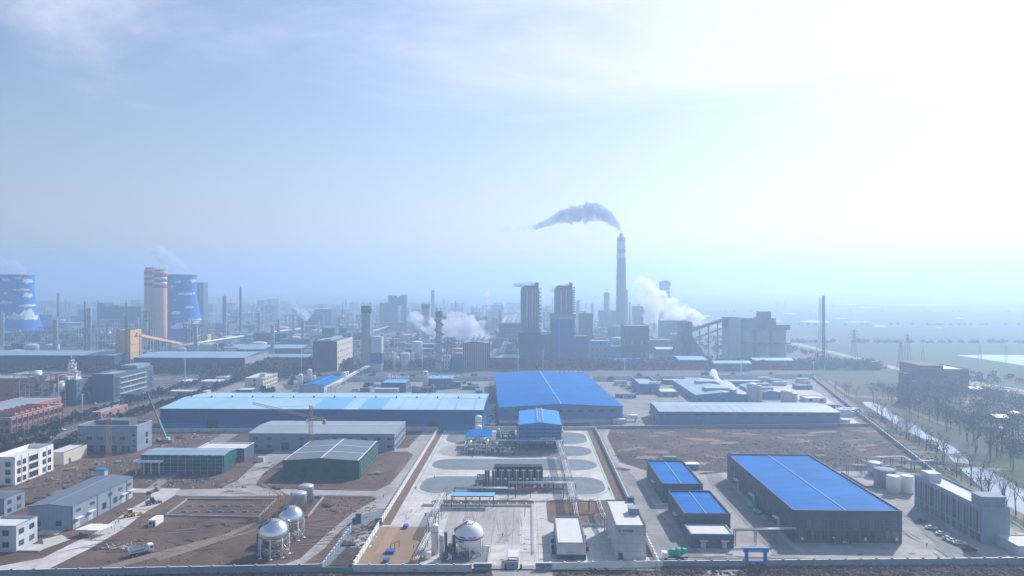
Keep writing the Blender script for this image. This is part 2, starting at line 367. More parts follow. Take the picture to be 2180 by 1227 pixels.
def hall(T, W, D, H, wall='grey_wall', roof='roof_grey', kind='parapet', rise=1.5, band=None, par=0.9, cap=None, oh=0.4, ridge_line=None):
    """walls and roof of a building whose front-left corner is the thing's origin"""
    if kind in ('parapet', 'flat'):
        m = MB(); hw = H-(par if kind == 'parapet' else 0.25)
        if band:
            m.box(0, W, 0, D, band[0], hw); bnd = MB(); bnd.box(-0.06, W+0.06, -0.06, D+0.06, 0, band[0]); lb(bnd, 'base_band', band[1], T)
        else: m.box(0, W, 0, D, 0, hw)
        if kind == 'parapet':
            t = 0.35
            m.box(0, W, 0, t, hw, H); m.box(0, W, D-t, D, hw, H); m.box(0, t, t, D-t, hw, H); m.box(W-t, W, t, D-t, hw, H)
        lb(m, 'wall', wall, T)
        r = MB()
        if kind == 'parapet': r.box(0.36, W-0.36, 0.36, D-0.36, hw, hw+0.12)
        else: r.box(-oh, W+oh, -oh, D+oh, hw, H)
        ro = lb(r, 'roof', roof, T)
        if cap:
            c = MB(); t = 0.5
            c.box(-0.08, W+0.08, -0.08, t, H, H+0.14); c.box(-0.08, W+0.08, D-t, D+0.08, H, H+0.14)
            c.box(-0.08, t, t, D-t, H, H+0.14); c.box(W-t, W+0.08, t, D-t, H, H+0.14)
            lb(c, 'coping', cap, T)
        return ro
    m = MB()
    z0 = band[0] if band else 0
    if band:
        bnd = MB(); bnd.box(-0.05, W+0.05, -0.05, D+0.05, 0, z0); lb(bnd, 'base_band', band[1], T)
    r = MB(); th = 0.3
    if kind == 'gy':       # ridge runs in depth
        m.add([(0,0,z0),(W,0,z0),(W,0,H),(W/2,0,H+rise),(0,0,H),(0,D,z0),(W,D,z0),(W,D,H),(W/2,D,H+rise),(0,D,H)],
              [(0,1,2,3,4),(9,8,7,6,5),(0,5,6,1),(1,6,7,2),(5,0,4,9),(4,3,8,9),(3,2,7,8)])
        e = rise*oh/(W/2)
        r.add([(-oh,-oh,H-e+.02),(W/2,-oh,H+rise+.02),(W+oh,-oh,H-e+.02),(-oh,-oh,H-e+th),(W/2,-oh,H+rise+th),(W+oh,-oh,H-e+th),
               (-oh,D+oh,H-e+.02),(W/2,D+oh,H+rise+.02),(W+oh,D+oh,H-e+.02),(-oh,D+oh,H-e+th),(W/2,D+oh,H+rise+th),(W+oh,D+oh,H-e+th)],
              [(0,1,4,3),(1,2,5,4),(3,4,10,9),(4,5,11,10),(9,10,7,6),(10,11,8,7),(0,3,9,6),(5,2,8,11),(6,7,1,0),(7,8,2,1)])
    else:                   # ridge runs across
        m.add([(0,0,z0),(W,0,z0),(W,0,H),(0,0,H),(0,D,z0),(W,D,z0),(W,D,H),(0,D,H),(0,D/2,H+rise),(W,D/2,H+rise)],
              [(0,1,2,3),(5,4,7,6),(1,5,6,9,2),(4,0,3,8,7),(0,4,5,1),(3,2,9,8),(8,9,6,7)])
        e = rise*oh/(D/2)
        r.add([(-oh,-oh,H-e+.02),(-oh,D/2,H+rise+.02),(-oh,D+oh,H-e+.02),(-oh,-oh,H-e+th),(-oh,D/2,H+rise+th),(-oh,D+oh,H-e+th),
               (W+oh,-oh,H-e+.02),(W+oh,D/2,H+rise+.02),(W+oh,D+oh,H-e+.02),(W+oh,-oh,H-e+th),(W+oh,D/2,H+rise+th),(W+oh,D+oh,H-e+th)],
              [(3,4,1,0),(4,5,2,1),(9,10,4,3),(10,11,5,4),(6,7,10,9),(7,8,11,10),(6,9,3,0),(2,5,11,8),(0,1,7,6),(1,2,8,7)])
    lb(m, 'wall', wall, T)
    ro = lb(r, 'roof', roof, T)
    if ridge_line:
        c = MB()
        if kind == 'gy': c.bar((W/2,-oh,H+rise+th+.03), (W/2,D+oh,H+rise+th+.03), ridge_line[0], 0.2)
        else: c.bar((-oh,D/2,H+rise+th+.03), (W+oh,D/2,H+rise+th+.03), ridge_line[0], 0.2)
        cc = lb(c, 'ridge_cap', ridge_line[1], ro)
    return ro

_wm = {}; _rw = random.Random(9)
def win_mesh(w, h, gl='glass', fr='frame_white', mull=1, trans=1, fw=0.12, one=False):
    k = (round(w,2), round(h,2), gl, fr, mull, trans, one)
    if k in _wm: return _wm[k]
    f = MB()
    f.box(-w/2-fw, w/2+fw, -0.10, 0.02, -fw, 0); f.box(-w/2-fw, w/2+fw, -0.10, 0.02, h, h+fw)
    f.box(-w/2-fw, -w/2, -0.10, 0.02, 0, h); f.box(w/2, w/2+fw, -0.10, 0.02, 0, h)
    for i in range(mull): x = -w/2+w*(i+1)/(mull+1); f.box(x-.05, x+.05, -0.07, 0.02, 0, h)
    for i in range(trans): z = h*(i+1)/(trans+1); f.box(-w/2, w/2, -0.06, 0.02, z-.05, z+.05)
    g = MB(); g.box(-w/2, w/2, -0.03, 0.02, 0, h)
    if one:
        n = len(f.v); f.v += g.v; f.f += [[i+n for i in q] for q in g.f]; f.m += [1]*len(g.f); f.sm += g.sm
        me = bpy.data.meshes.new('window'); me.from_pydata(f.v, [], f.f); me.materials.append(M[fr]); me.materials.append(M[gl])
        for i, p in enumerate(me.polygons): p.material_index = f.m[i]
        _wm[k] = (me, None)
    else:
        me = bpy.data.meshes.new('frame'); me.from_pydata(f.v, [], f.f); me.materials.append(M[fr])
        mg = bpy.data.meshes.new('window'); mg.from_pydata(g.v, [], g.f); mg.materials.append(M[gl])
        _wm[k] = (mg, me)
    return _wm[k]
def put(me, name, parent, loc, rz=0):
    o = bpy.data.objects.new(name, me); C.objects.link(o); o.parent = parent; o.location = loc; o.rotation_euler = (0,0,rz); return o
def face_pt(face, W, D, u, z):
    return {'S': ((u,0,z),0), 'E': ((W,u,z),PI/2), 'W': ((0,D-u,z),-PI/2), 'N': ((W-u,D,z),PI)}[face]
def wins(T, face, W, D, us, zs, w, h, name='window', **kw):
    """one window per position; u runs along the face"""
    base_gl = kw.pop('gl', 'glass')
    for z in zs:
        for u in us:
            rv = _rw.random(); mg, mf = win_mesh(w, h, gl=base_gl if rv < .62 or base_gl == 'dark' else 'glass_blind' if rv < .8 else 'glass_sky', **kw)
            p, rz = face_pt(face, W, D, u, z)
            o = put(mg, name, T, p, rz)
            if mf: put(mf, 'frame', o, (0,0,0))
def lin(a, b, n): return [a+(b-a)*i/(n-1) for i in range(n)] if n > 1 else [(a+b)/2]
def door(T, face, W, D, u, w, h, m='dark', canopy=0, z=0):
    d = MB(); d.box(-w/2, w/2, -0.06, 0.02, 0, h)
    for i in range(int(h/0.6)): d.box(-w/2, w/2, -0.09, -0.05, i*0.6+0.28, i*0.6+0.34)
    o = lb(d, 'door', m, T); p, rz = face_pt(face, W, D, u, z); o.location = p; o.rotation_euler = (0,0,rz)
    if canopy:
        c = MB(); c.box(-w/2-.6, w/2+.6, -canopy, 0, h+.4, h+.6); lb(c, 'canopy', 'frame_white', o)
    return o

def bld(name, label, cat, xl, xr, yb, yt, yback, rz=0, depth=None, h=None, group=None):
    """a building from its front wall in the survey (left, right, foot, eave) and its far eave; returns thing, W, D, H"""
    a = P(xl, yb); b = Q(xr, a.y); W = b.x-a.x
    H = h if h else ZH((xl+xr)/2, yt, a.y)
    D = depth if depth else P((xl+xr)/2, yback, H).y-a.y
    T = thing(name, label, cat, (a.x, a.y, 0), group, rz)
    return T, W, D, H

def sheet(name, pts, m, z, label=None, kind='structure'):
    """a flat area of ground from surveyed corners (px, py)"""
    q = MB(); pp = [P(*p) for p in pts]
    ar = sum(pp[i].x*pp[(i+1)%len(pp)].y-pp[(i+1)%len(pp)].x*pp[i].y for i in range(len(pp)))
    if ar < 0: pp.reverse()
    q.poly(pp, z); o = q.build(name, M[m]); o['kind'] = kind; return o
def wsheet(name, pts, m, z):
    q = MB(); q.poly(pts, z); o = q.build(name, M[m]); o['kind'] = 'structure'; return o
def rr(x0, x1, y0, y1, r, n=7):
    pts = []
    for cx, cy, a in ((x1-r,y0+r,-PI/2),(x1-r,y1-r,0),(x0+r,y1-r,PI/2),(x0+r,y0+r,PI)):
        for i in range(n): t = a+PI/2*i/(n-1); pts.append((cx+r*math.cos(t), cy+r*math.sin(t)))
    return pts

# ---- walls with piers
def fence_wall(name, label, a, b, h=2.5, m='white_wall', pier=6.0, cap='frame_white', group=None, th=0.24):
    a = Vector((a[0], a[1], 0)); b = Vector((b[0], b[1], 0)); d = b-a; Ln = d.length; ang = math.atan2(d.y, d.x)
    T = thing(name, label, 'wall', a, group, ang)
    w_ = MB(); w_.box(0, Ln, -th/2, th/2, 0, h-.12); lb(w_, 'panel', m, T)
    c = MB(); c.box(0, Ln, -th/2-.07, th/2+.07, h-.12, h); lb(c, 'coping', cap, T)
    n = max(1, int(round(Ln/pier))); pm = MB(); pm.box(-.25, .25, -.25, .25, 0, h+.12); pm.box(-.33, .33, -.33, .33, h+.12, h+.3)
    me = None
    if n > 99: n = 99
    for i in range(n+1):
        if me is None: o = lb(pm, 'pier', m, T); me = o.data; o.location = (0,0,0)
        else: put(me, 'pier', T, (Ln*i/n, 0, 0))
    return T

# ---- pipe racks
def rack(label, pts, z, wd=3.0, pipes=4, step=8.0, pm='pipe_white', fm='steel_dark', r=0.13, group=None, deck=True, name='pipe_rack'):
    p0 = Vector((pts[0][0], pts[0][1], 0)); T = thing(name, label, 'pipe rack', p0, group)
    L_ = lambda p: Vector((p[0]-p0.x, p[1]-p0.y, p[2] if len(p) > 2 else z))
    P3 = [L_(p) for p in pts]
    for j in range(pipes):
        off = (j-(pipes-1)/2)*(wd-0.5)/max(1, pipes-1) if pipes > 1 else 0
        q = MB(); rr_ = r*(0.7+0.6*((j*37) % 5)/4)
        ps = []
        for i, p in enumerate(P3):
            d = (P3[min(i+1, len(P3)-1)]-P3[max(0, i-1)]); d.z = 0; d.normalize(); nrm = Vector((-d.y, d.x, 0))
            ps.append(p+nrm*off+Vector((0,0,rr_+.12)))
        q.path(ps, rr_, 8); lb(q, 'pipe', pm if j % 3 != 1 else 'steel', T)
    q = MB()
    for a, b in zip(P3[:-1], P3[1:]):
        d = b-a; Ln = d.length; d.normalize(); dd = Vector((d.x, d.y, 0)); dd = dd.normalized() if dd.length > 1e-3 else Vector((1,0,0))
        nrm = Vector((-dd.y, dd.x, 0))
        for s in (-1, 1): q.bar(a+nrm*s*wd/2, b+nrm*s*wd/2, 0.2, 0.3)
        n = max(1, int(Ln/2.0))
        for i in range(n+1):
            c = a+d*(Ln*i/n); q.bar(c-nrm*wd/2, c+nrm*wd/2, 0.14, 0.14)
    lb(q, 'beam', fm, T)
    tot = 0
    for a, b in zip(P3[:-1], P3[1:]):
        d = b-a; Ln = d.length; d.normalize(); dd = Vector((d.x, d.y, 0))
        if dd.length < 0.3: continue
        dd.normalize(); nrm = Vector((-dd.y, dd.x, 0)); n = max(1, int(Ln/step))
        for i in range(n+1):
            c = a+d*(Ln*i/n); q = MB()
            for s in (-1, 1): q.bar(c+nrm*s*wd/2, (c+nrm*s*wd/2).xy.to_3d(), 0.25, 0.25)
            if c.z > 4: q.bar(c-nrm*wd/2-Vector((0,0,c.z*.45)), c+nrm*wd/2-Vector((0,0,c.z*.45)), .15, .15)
            lb(q, 'trestle', fm, T)
    return T

# ---- tanks, columns, stacks
def tank(label, x, y, r, h, m='tank_pale', dome=0.15, group=None, band=None, ladder=True, cat='tank', name='storage_tank', skirt=True, z0=0):
    T = thing(name, label, cat, (x, y, z0), group)
    b = MB(); b.lathe((0,0,0), [(0,0),(r,0),(r,h)], 28); lb(b, 'shell', m, T)
    d = MB(); d.lathe((0,0,h), [(r*1.01,0),(r*1.01,.12),(r*.72,r*dome*.55),(r*.4,r*dome*.88),(0,r*dome)], 28); lb(d, 'roof', m, T)
    if band: q = MB(); q.lathe((0,0,h*band[0]), [(r+.03,0),(r+.04,.02),(r+.04,h*.02),(r+.03,h*.022)], 28); lb(q, 'band', band[1], T)
    if ladder:
        q = MB(); n = int(h/1.2)+3
        for i in range(n):
            t = -PI/2-1.2+i*1.6/n; t2 = -PI/2-1.2+(i+1)*1.6/n; z = h*i/n; z2 = h*(i+1)/n
            q.bar((math.cos(t)*(r+.4), math.sin(t)*(r+.4), z), (math.cos(t2)*(r+.4), math.sin(t2)*(r+.4), z2), .6, .15)
        lb(q, 'stair', 'steel_dark', T)
        q = MB()
        for i in range(18):
            t = 2*PI*i/18; t2 = 2*PI*(i+1)/18
            q.bar((math.cos(t)*r*.97, math.sin(t)*r*.97, h+1), (math.cos(t2)*r*.97, math.sin(t2)*r*.97, h+1), .08)
            q.bar((math.cos(t)*r*.97, math.sin(t)*r*.97, h), (math.cos(t)*r*.97, math.sin(t)*r*.97, h+1), .06)
        lb(q, 'railing', 'steel', T)
    return T

def column(label, x, y, r, h, m='plant_pale', plats=5, group=None, name='process_column', cat='column', top='vent', r2=None):
    T = thing(name, label, cat, (x, y, 0), group); r2 = r2 or r
    b = MB(); b.lathe((0,0,0), [(r*1.15,0),(r,h*.08),(r,h*.55),(r2,h*.6),(r2,h*.97),(r2*.6,h*.99),(0,h)], 16); lb(b, 'shell', m, T)
    for i in range(plats):
        z = h*(.18+.78*i/max(1, plats-1)); rz_ = r if z < h*.58 else r2; q = MB()
        q.lathe((0,0,z), [(rz_*.9,0),(rz_+1.3,0),(rz_+1.3,.2),(rz_*.9,.2)], 14, False)
        for k in range(10):
            t = 2*PI*k/10; t2 = 2*PI*(k+1)/10; R_ = rz_+1.25
            q.bar((math.cos(t)*R_, math.sin(t)*R_, z+1.1), (math.cos(t2)*R_, math.sin(t2)*R_, z+1.1), .1)
            q.bar((math.cos(t)*R_, math.sin(t)*R_, z), (math.cos(t)*R_, math.sin(t)*R_, z+1.1), .08)
        lb(q, 'platform', 'steel_dark', T)
    q = MB(); q.tube((r+.7,-.3,h*.05), (r+.7,-.3,h*1.02), .28, n=6); q.tube((r+.7,-.3,h*1.02), (0,0,h*1.02), .28, n=6); lb(q, 'riser_pipe', 'pipe_white', T)
    if top == 'vent': q = MB(); q.tube((0,0,h*.98), (0,0,h*1.1), .25, n=6); lb(q, 'vent', 'steel', T)
    return T

def stack(label, x, y, r0, r1, h, m='stack_grey', bands=(), flue=None, group=None, name='chimney', cat='chimney'):
    T = thing(name, label, cat, (x, y, 0), group)
    rad = lambda z: r0+(r1-r0)*min(1, z/h)
    b = MB(); b.lathe((0,0,0), [(r0,0),(rad(h*.3),h*.3),(rad(h*.65),h*.65),(r1,h),(r1*.8,h),(r1*.8,h-3)], 28); lb(b, 'shaft', m, T)
    for z0, z1, mm in bands:
        q = MB(); q.lathe((0,0,0), [(rad(z0)+.05,z0),(rad(z0)+.12,z0+.05),(rad(z1)+.12,z1-.05),(rad(z1)+.05,z1)], 28); lb(q, 'painted_band', mm, T)
    if flue: q = MB(); q.lathe((0,0,h-4), [(flue[0],0),(flue[0],flue[1]+4),(flue[0]*.85,flue[1]+4),(flue[0]*.85,0)], 18); lb(q, 'flue', 'steel_dark', T)
    q = MB()
    for f in (.35, .6, .8, .97):
        z = h*f; q.lathe((0,0,z), [(rad(z),0),(rad(z)+1.2,0),(rad(z)+1.2,.25),(rad(z),.25)], 20, False)
    lb(q, 'gallery', 'steel_dark', T)
    return T

def frame_unit(label, x0, x1, y0, y1, h, floors=4, m='steel_dark', vessels=4, group=None, seed=0, clad=None, vm='plant_pale', name='process_structure', cat='process structure', bays=3):
    """open steel structure with floors, vessels and pipes"""
    rn = random.Random(seed+11); T = thing(name, label, cat, (x0, y0, 0), group); W = x1-x0; D = y1-y0
    q = MB(); nx = bays; ny = 2
    for i in range(nx+1):
        for j in range(ny+1): q.bar((W*i/nx, D*j/ny, 0), (W*i/nx, D*j/ny, h), .55)
    for k in range(1, floors+1):
        z = h*k/floors
        for j in range(ny+1): q.bar((0, D*j/ny, z), (W, D*j/ny, z), .4, .5)
        for i in range(nx+1): q.bar((W*i/nx, 0, z), (W*i/nx, D, z), .4, .5)
        i = rn.randrange(nx); q.bar((W*i/nx, 0, h*(k-1)/floors), (W*(i+1)/nx, 0, z), .25); q.bar((W*(i+1)/nx, 0, h*(k-1)/floors), (W*i/nx, 0, z), .25)
    lb(q, 'steel_frame', m, T)
    for k in range(1, floors+1):
        z = h*k/floors; q = MB(); a = W*rn.uniform(0, .25); b = W*rn.uniform(.75, 1); q.box(a, b, D*.05, D*.95, z-.2, z+.05)
        for s in (0,): q.bar((a, .1, z+1.1), (b, .1, z+1.1), .09)
        lb(q, 'floor', 'plant_dark', T)
    for v in range(vessels):
        q = MB(); fl = rn.randrange(floors); z = h*fl/floors+.3; rad = rn.uniform(.06, .11)*min(W, D*1.6)
        xx = W*(v+.5)/vessels; yy = rn.uniform(.2, .5)*D; hh = h/floors*rn.uniform(.6, 1.6)
        if rn.random() < .65: q.lathe((xx, yy, z), [(0,0),(rad,.2),(rad,hh),(rad*.5,hh+rad*.5),(0,hh+rad*.6)], 12)
        else: q.tube((xx-hh*.4, yy, z+rad), (xx+hh*.4, yy, z+rad), rad, n=12)
        lb(q, 'vessel', vm, T)
    q = MB()
    for v in range(vessels*2):
        xx = rn.uniform(.05, .95)*W; z = h*rn.uniform(.1, .9); yy = -.4
        q.path([(xx, yy, 0), (xx, yy, z), (xx+rn.uniform(-.3, .3)*W, yy, z)], .2, 5)
    lb(q, 'pipework', 'pipe_white', T)
    return T

def gantry_shed(T, W, D, H, n, post='steel_blue', roof='roof_sky'):
    q = MB(); q.box(-.5, W+.5, -.5, D+.5, H, H+.25); lb(q, 'roof', roof, T)
    for i in range(n+1):
        for y in (0, D): q = MB(); q.bar((W*i/n, y, 0), (W*i/n, y, H), .3); lb(q, 'post', post, T)
    q = MB()
    for y in (0, D): q.bar((0, y, H-.3), (W, y, H-.3), .25)
    lb(q, 'beam', post, T)

def text_part(s, size, m, parent, loc, rz=0, name='lettering', ext=0.03, tilt=PI/2):
    cu = bpy.data.curves.new('t', 'FONT'); cu.body = s; cu.size = size; cu.extrude = ext; cu.align_x = 'CENTER'; cu.offset = size*0.015
    o = bpy.data.objects.new('t', cu); C.objects.link(o)
    dg = bpy.context.evaluated_depsgraph_get(); me = bpy.data.meshes.new_from_object(o.evaluated_get(dg))
    bpy.data.objects.remove(o); me.materials.clear(); me.materials.append(M[m])
    p = bpy.data.objects.new(name, me); C.objects.link(p); p.parent = parent; p.location = loc; p.rotation_euler = (tilt, 0, rz)
    return p

# ---- lamps, poles, pylons
def make_lamp(h=9.0):
    T = thing('street_lamp', 'grey street lamp', 'street lamp')
    q = MB(); q.tube((0,0,0), (0,0,h), .13, .07, 8); lb(q, 'pole', 'steel', T)
    q = MB(); q.tube((0,0,h-.05), (1.8,0,h+.5), .06, n=6); lb(q, 'arm', 'steel', T)
    q = MB(); q.box(1.5, 2.5, -.17, .17, h+.42, h+.6); lb(q, 'lamp_head', 'tank_white', T)
    return T
def make_pylon(h=32):
    T = thing('power_pylon', 'lattice power pylon', 'pylon')
    q = MB(); b = h*.09; t = h*.012
    for sx in (-1, 1):
        for sy in (-1, 1): q.bar((sx*b, sy*b, 0), (sx*t, sy*t, h), .3)
    n = 9
    for k in range(n):
        f0 = k/n; f1 = (k+1)/n; w0 = b+(t-b)*f0; w1 = b+(t-b)*f1
        for sy in (-1, 1): q.bar((-w0, sy*w0, h*f0), (w1, sy*w1, h*f1), .16); q.bar((w0, sy*w0, h*f0), (-w1, sy*w1, h*f1), .16)
    lb(q, 'lattice_mast', 'steel_dark', T)
    for f, l in ((.72, .16), (.83, .2), (.94, .13)):
        q = MB(); q.bar((-h*l, 0, h*f), (h*l, 0, h*f), .3); q.bar((-h*l, 0, h*f), (0, 0, h*(f+.05)), .15); q.bar((h*l, 0, h*f), (0, 0, h*(f+.05)), .15)
        for s in (-1, 1): q.tube((s*h*l, 0, h*f), (s*h*l, 0, h*f-1.6), .15, n=5)
        lb(q, 'crossarm', 'steel_dark', T)
    return T
def make_pole(h=14):
    T = thing('utility_pole', 'utility pole', 'pole')
    q = MB(); q.tube((0,0,0), (0,0,h), .2, .12, 7); lb(q, 'mast', 'plant_grey', T)
    q = MB(); q.bar((-1.4,0,h*.9), (1.4,0,h*.9), .14); q.bar((-1,0,h*.82), (1,0,h*.82), .12)
    lb(q, 'crossarm', 'steel_dark', T)
    return T

# ---- vehicles
def make_car(body='car_white', label='car', suv=False):
    T = thing('parked_car', label, 'car'); L_ = 4.6; W_ = 1.8
    zt = 1.68 if suv else 1.45
    prof = [(-2.3,.45),(-2.28,.78),(-2.1,.95),(-1.15,1.02),(1.55,1.05),(2.2,.98),(2.3,.7),(2.3,.42)]
    q = MB(); n = len(prof)
    vs = [(x, -W_/2, z) for x, z in prof]+[(x, W_/2, z) for x, z in prof]
    vs2 = [(x, y*(.94 if z > .9 else 1), z) for x, y, z in vs]
    q.add(vs2, [tuple(range(n)), tuple(reversed(range(n, 2*n)))]+[(i, i+n, (i+1) % n+n, (i+1) % n) for i in range(n)])
    q.f = [list(reversed(f)) for f in q.f]
    # wheel arches trim
    lb(q, 'body', body, T)
    q = MB(); back = 2.0 if suv else 1.75
    lo = [(-1.1,.84),(back,.84)]; hi = [(-.35,.72),(back-.55,.72)]
    q.add([(-1.15,-.84,1.0),(back,-.84,1.0),(back,.84,1.0),(-1.15,.84,1.0),(-.4,-.66,zt-.06),(back-.5,-.66,zt-.06),(back-.5,.66,zt-.06),(-.4,.66,zt-.06)],
          [(0,1,5,4),(1,2,6,5),(2,3,7,6),(3,0,4,7),(4,5,6,7)]); lb(q, 'windows', 'glass_dark', T)
    q = MB(); q.box(-.42, back-.48, -.68, .68, zt-.06, zt); 
    for x, x2 in ((-.4,-1.1), (.5,.5), (back-.5, back)):
        for s in (-1, 1): q.bar((x, s*.67, zt-.04), (x2, s*.85, 1.0), .08)
    lb(q, 'roof', body, T)
    for x in (-1.45, 1.4):
        for s in (-1, 1):
            q = MB(); q.tube((x, s*.72, .33), (x, s*.93, .33), .33, n=12); wv = lb(q, 'wheel', 'tyre', T)
            q = MB(); q.tube((x, s*.925, .33), (x, s*.94, .33), .19, n=8); lb(q, 'rim', 'steel', wv)
    for s in (-1, 1): q = MB(); q.box(-2.31, -2.2, s*.62-.2, s*.62+.2, .68, .82); lb(q, 'headlight', 'tank_white', T)
    return T

# ---- smoke and steam: lumpy closed meshes holding a noisy volume
def plume(label, pts, col, dens, cat='steam', name='steam', nscale=0.05, aniso=0.3, thr=0.44, seed=0, absorb=None, soft=.26):
    """pts: list of (x, y, z, radius)"""
    q = MB()
    for i, (x, y, z, r) in enumerate(pts): q.blob((x, y, z), r, (1, .8, .9), amp=.5, n=14, seed=seed+i)
    o = q.build(name, [])
    rm = o.modifiers.new('remesh', 'REMESH'); rm.mode = 'VOXEL'; rm.voxel_size = max(.6, min(p[3] for p in pts)*.28)
    m = bpy.data.materials.new(name); m.use_nodes = True; nt = m.node_tree; n = nt.nodes; l = nt.links
    for n_ in list(n):
        if n_.type == 'BSDF_PRINCIPLED': n.remove(n_)
    v = n.new('ShaderNodeVolumePrincipled'); v.inputs['Color'].default_value = (*col, 1); v.inputs['Anisotropy'].default_value = aniso
    tc = n.new('ShaderNodeTexCoord'); nz = n.new('ShaderNodeTexNoise'); nz.inputs['Scale'].default_value = nscale; nz.inputs['Detail'].default_value = 5; nz.inputs['Roughness'].default_value = .66; nz.inputs['Distortion'].default_value = .5
    mp = n.new('ShaderNodeMapping'); mp.inputs['Location'].default_value = (seed*17.3, seed*5.1, 0)
    l.new(tc.outputs['Object'], mp.inputs[0]); l.new(mp.outputs[0], nz.inputs['Vector'])
    mr = n.new('ShaderNodeMapRange'); mr.inputs['From Min'].default_value = thr; mr.inputs['From Max'].default_value = thr+soft; mr.inputs['To Max'].default_value = dens
    l.new(nz.outputs['Fac'], mr.inputs['Value']); l.new(mr.outputs['Result'], v.inputs['Density'])
    if absorb: v.inputs['Absorption Color'].default_value = (*absorb, 1)
    l.new(v.outputs[0], [x for x in n if x.type == 'OUTPUT_MATERIAL'][0].inputs['Volume'])
    o.data.materials.append(m)
    return tag(o, label, cat)

# ---- trees
def crown_mesh(name, r, h, z0, n, size, m, seed, trunk_r=.18, shape='round'):
    rn = random.Random(seed); q = MB(); q.cur = 0
    q.tube((0,0,0), (rn.uniform(-.2,.2), rn.uniform(-.2,.2), z0+h*.5), trunk_r, trunk_r*.4, 5)
    q.cur = 1
    lobes = [(Vector((rn.uniform(-.5,.5)*r, rn.uniform(-.5,.5)*r, z0+h*rn.uniform(.3,.8))), r*rn.uniform(.4,.7)) for _ in range(6)]
    for i in range(n):
        c, lr = rn.choice(lobes); u = Vector((rn.gauss(0,1), rn.gauss(0,1), rn.gauss(0,1))).normalized()*lr*rn.uniform(.55,1.05)
        u.z *= h/(2*r)*1.1; p = c+u
        if p.z < z0*.7: p.z = z0*.7+rn.random()
        a = Vector((rn.gauss(0,1), rn.gauss(0,1), rn.gauss(0,.6))).normalized(); b = a.cross(Vector((rn.gauss(0,1), rn.gauss(0,1), rn.gauss(0,1)))).normalized()
        s = size*rn.uniform(.6,1.3)
        q.add([p-a*s, p-b*s*.7, p+a*s, p+b*s*.7], [(0,1,2,3)])
    me = bpy.data.meshes.new(name); me.from_pydata(q.v, [], q.f); me.materials.append(M['bark']); me.materials.append(M[m])
    for i, p in enumerate(me.polygons): p.material_index = q.m[i]
    return me, q
def split_tree(q, name, m):
    """trunk mesh and crown mesh from one builder"""
    out = []
    for sel, mm in ((0, 'bark'), (1, m)):
        fs = [f for f, k in zip(q.f, q.m) if k == sel]; idx = sorted({i for f in fs for i in f}); mp_ = {i: j for j, i in enumerate(idx)}
        me = bpy.data.meshes.new(name); me.from_pydata([q.v[i] for i in idx], [], [[mp_[i] for i in f] for f in fs]); me.materials.append(M[mm]); out.append(me)
    return out
def bare_mesh(seed, h=13):
    rn = random.Random(seed); q = MB()
    q.cur = 0
    def br(p, d, ln, r, lvl):
        e = p+d*ln
        q.cur = 0 if lvl < 1 else 1
        q.tube(p, e, r, r*.6, 5 if lvl < 2 else 3, cap=False)
        if lvl >= 4: return
        k = 3 if lvl < 3 else 4
        for i in range(k):
            nd = (d+Vector((rn.gauss(0,.42), rn.gauss(0,.42), rn.gauss(.12,.25)))).normalized()
            br(p+d*ln*rn.uniform(.55,1), nd, ln*rn.uniform(.55,.78), r*.5, lvl+1)
    br(Vector((0,0,0)), Vector((rn.uniform(-.08,.08), rn.uniform(-.08,.08), 1)).normalized(), h*.36, h*.016, 0)
    return q
# ================================================================== the ground and everything lying on it
g = MB(); g.box(-40000, 40000, -600, 60000, -30, 0); struct(g.build('ground', M['field']))
W_ = wsheet
def flat(name, pts, m, k): return sheet(name, pts, m, 0.02*k)
defm('plant_ground', (0.06,0.075,0.085), 1.0, col2=(0.16,0.165,0.165), scale=0.012, detail=10)
defm('water', (0.30,0.36,0.40), 0.06, var=0.1, scale=0.05, bump=0.05, bscale=0.3, spec=1.0)
flat('plant_ground', [(-200,846),(640,810),(1735,806),(1712,748),(1530,690),(1300,662),(-300,662)], 'plant_ground', 1)
flat('yard_ground', [(-500,1230),(-500,846),(640,806),(1730,806),(1990,1015),(2250,1180),(2400,1230)], 'dirt', 2)
# fields on the right, seen in big patches
defm('field_green', (0.03,0.065,0.035), 1.0, col2=(0.055,0.09,0.045), scale=0.01, detail=9)
defm('field_brown', (0.13,0.085,0.06), 1.0, col2=(0.20,0.14,0.10), scale=0.02, detail=9)
defm('field_olive', (0.06,0.07,0.035), 1.0, col2=(0.11,0.10,0.06), scale=0.03, detail=9)
flat('crop_field', [(1780,724),(2010,742),(2180,752),(2300,758),(2300,840),(2180,818),(1950,770)], 'field_green', 2)
flat('crop_field', [(1500,668),(1730,672),(2100,676),(2300,684),(2300,740),(2000,722),(1720,706),(1640,690)], 'field_green', 2)
flat('crop_field', [(1840,1010),(2010,990),(2180,1100),(2300,1160),(2180,1180)], 'field_olive', 3)
flat('grass_bank', [(2070,980),(2180,950),(2300,990),(2300,1080),(2190,1040),(2110,1005)], 'grass', 3)
flat('grass_bank', [(1900,975),(1960,965),(2020,1010),(2080,1060),(2040,1060),(1985,1015)], 'grass', 4)
flat('playing_field', [(1968,848),(2092,846),(2185,868),(2190,886),(2112,886),(2062,878),(2008,862)], 'dirt_pale', 4)
flat('waste_ground', [(1735,812),(1790,806),(1960,840),(2000,880),(1960,960),(1900,930)], 'field_olive', 3)
flat('cleared_ground', [(1760,818),(1800,815),(1900,905),(1960,968),(1925,970),(1830,880)], 'dirt_dark', 5)
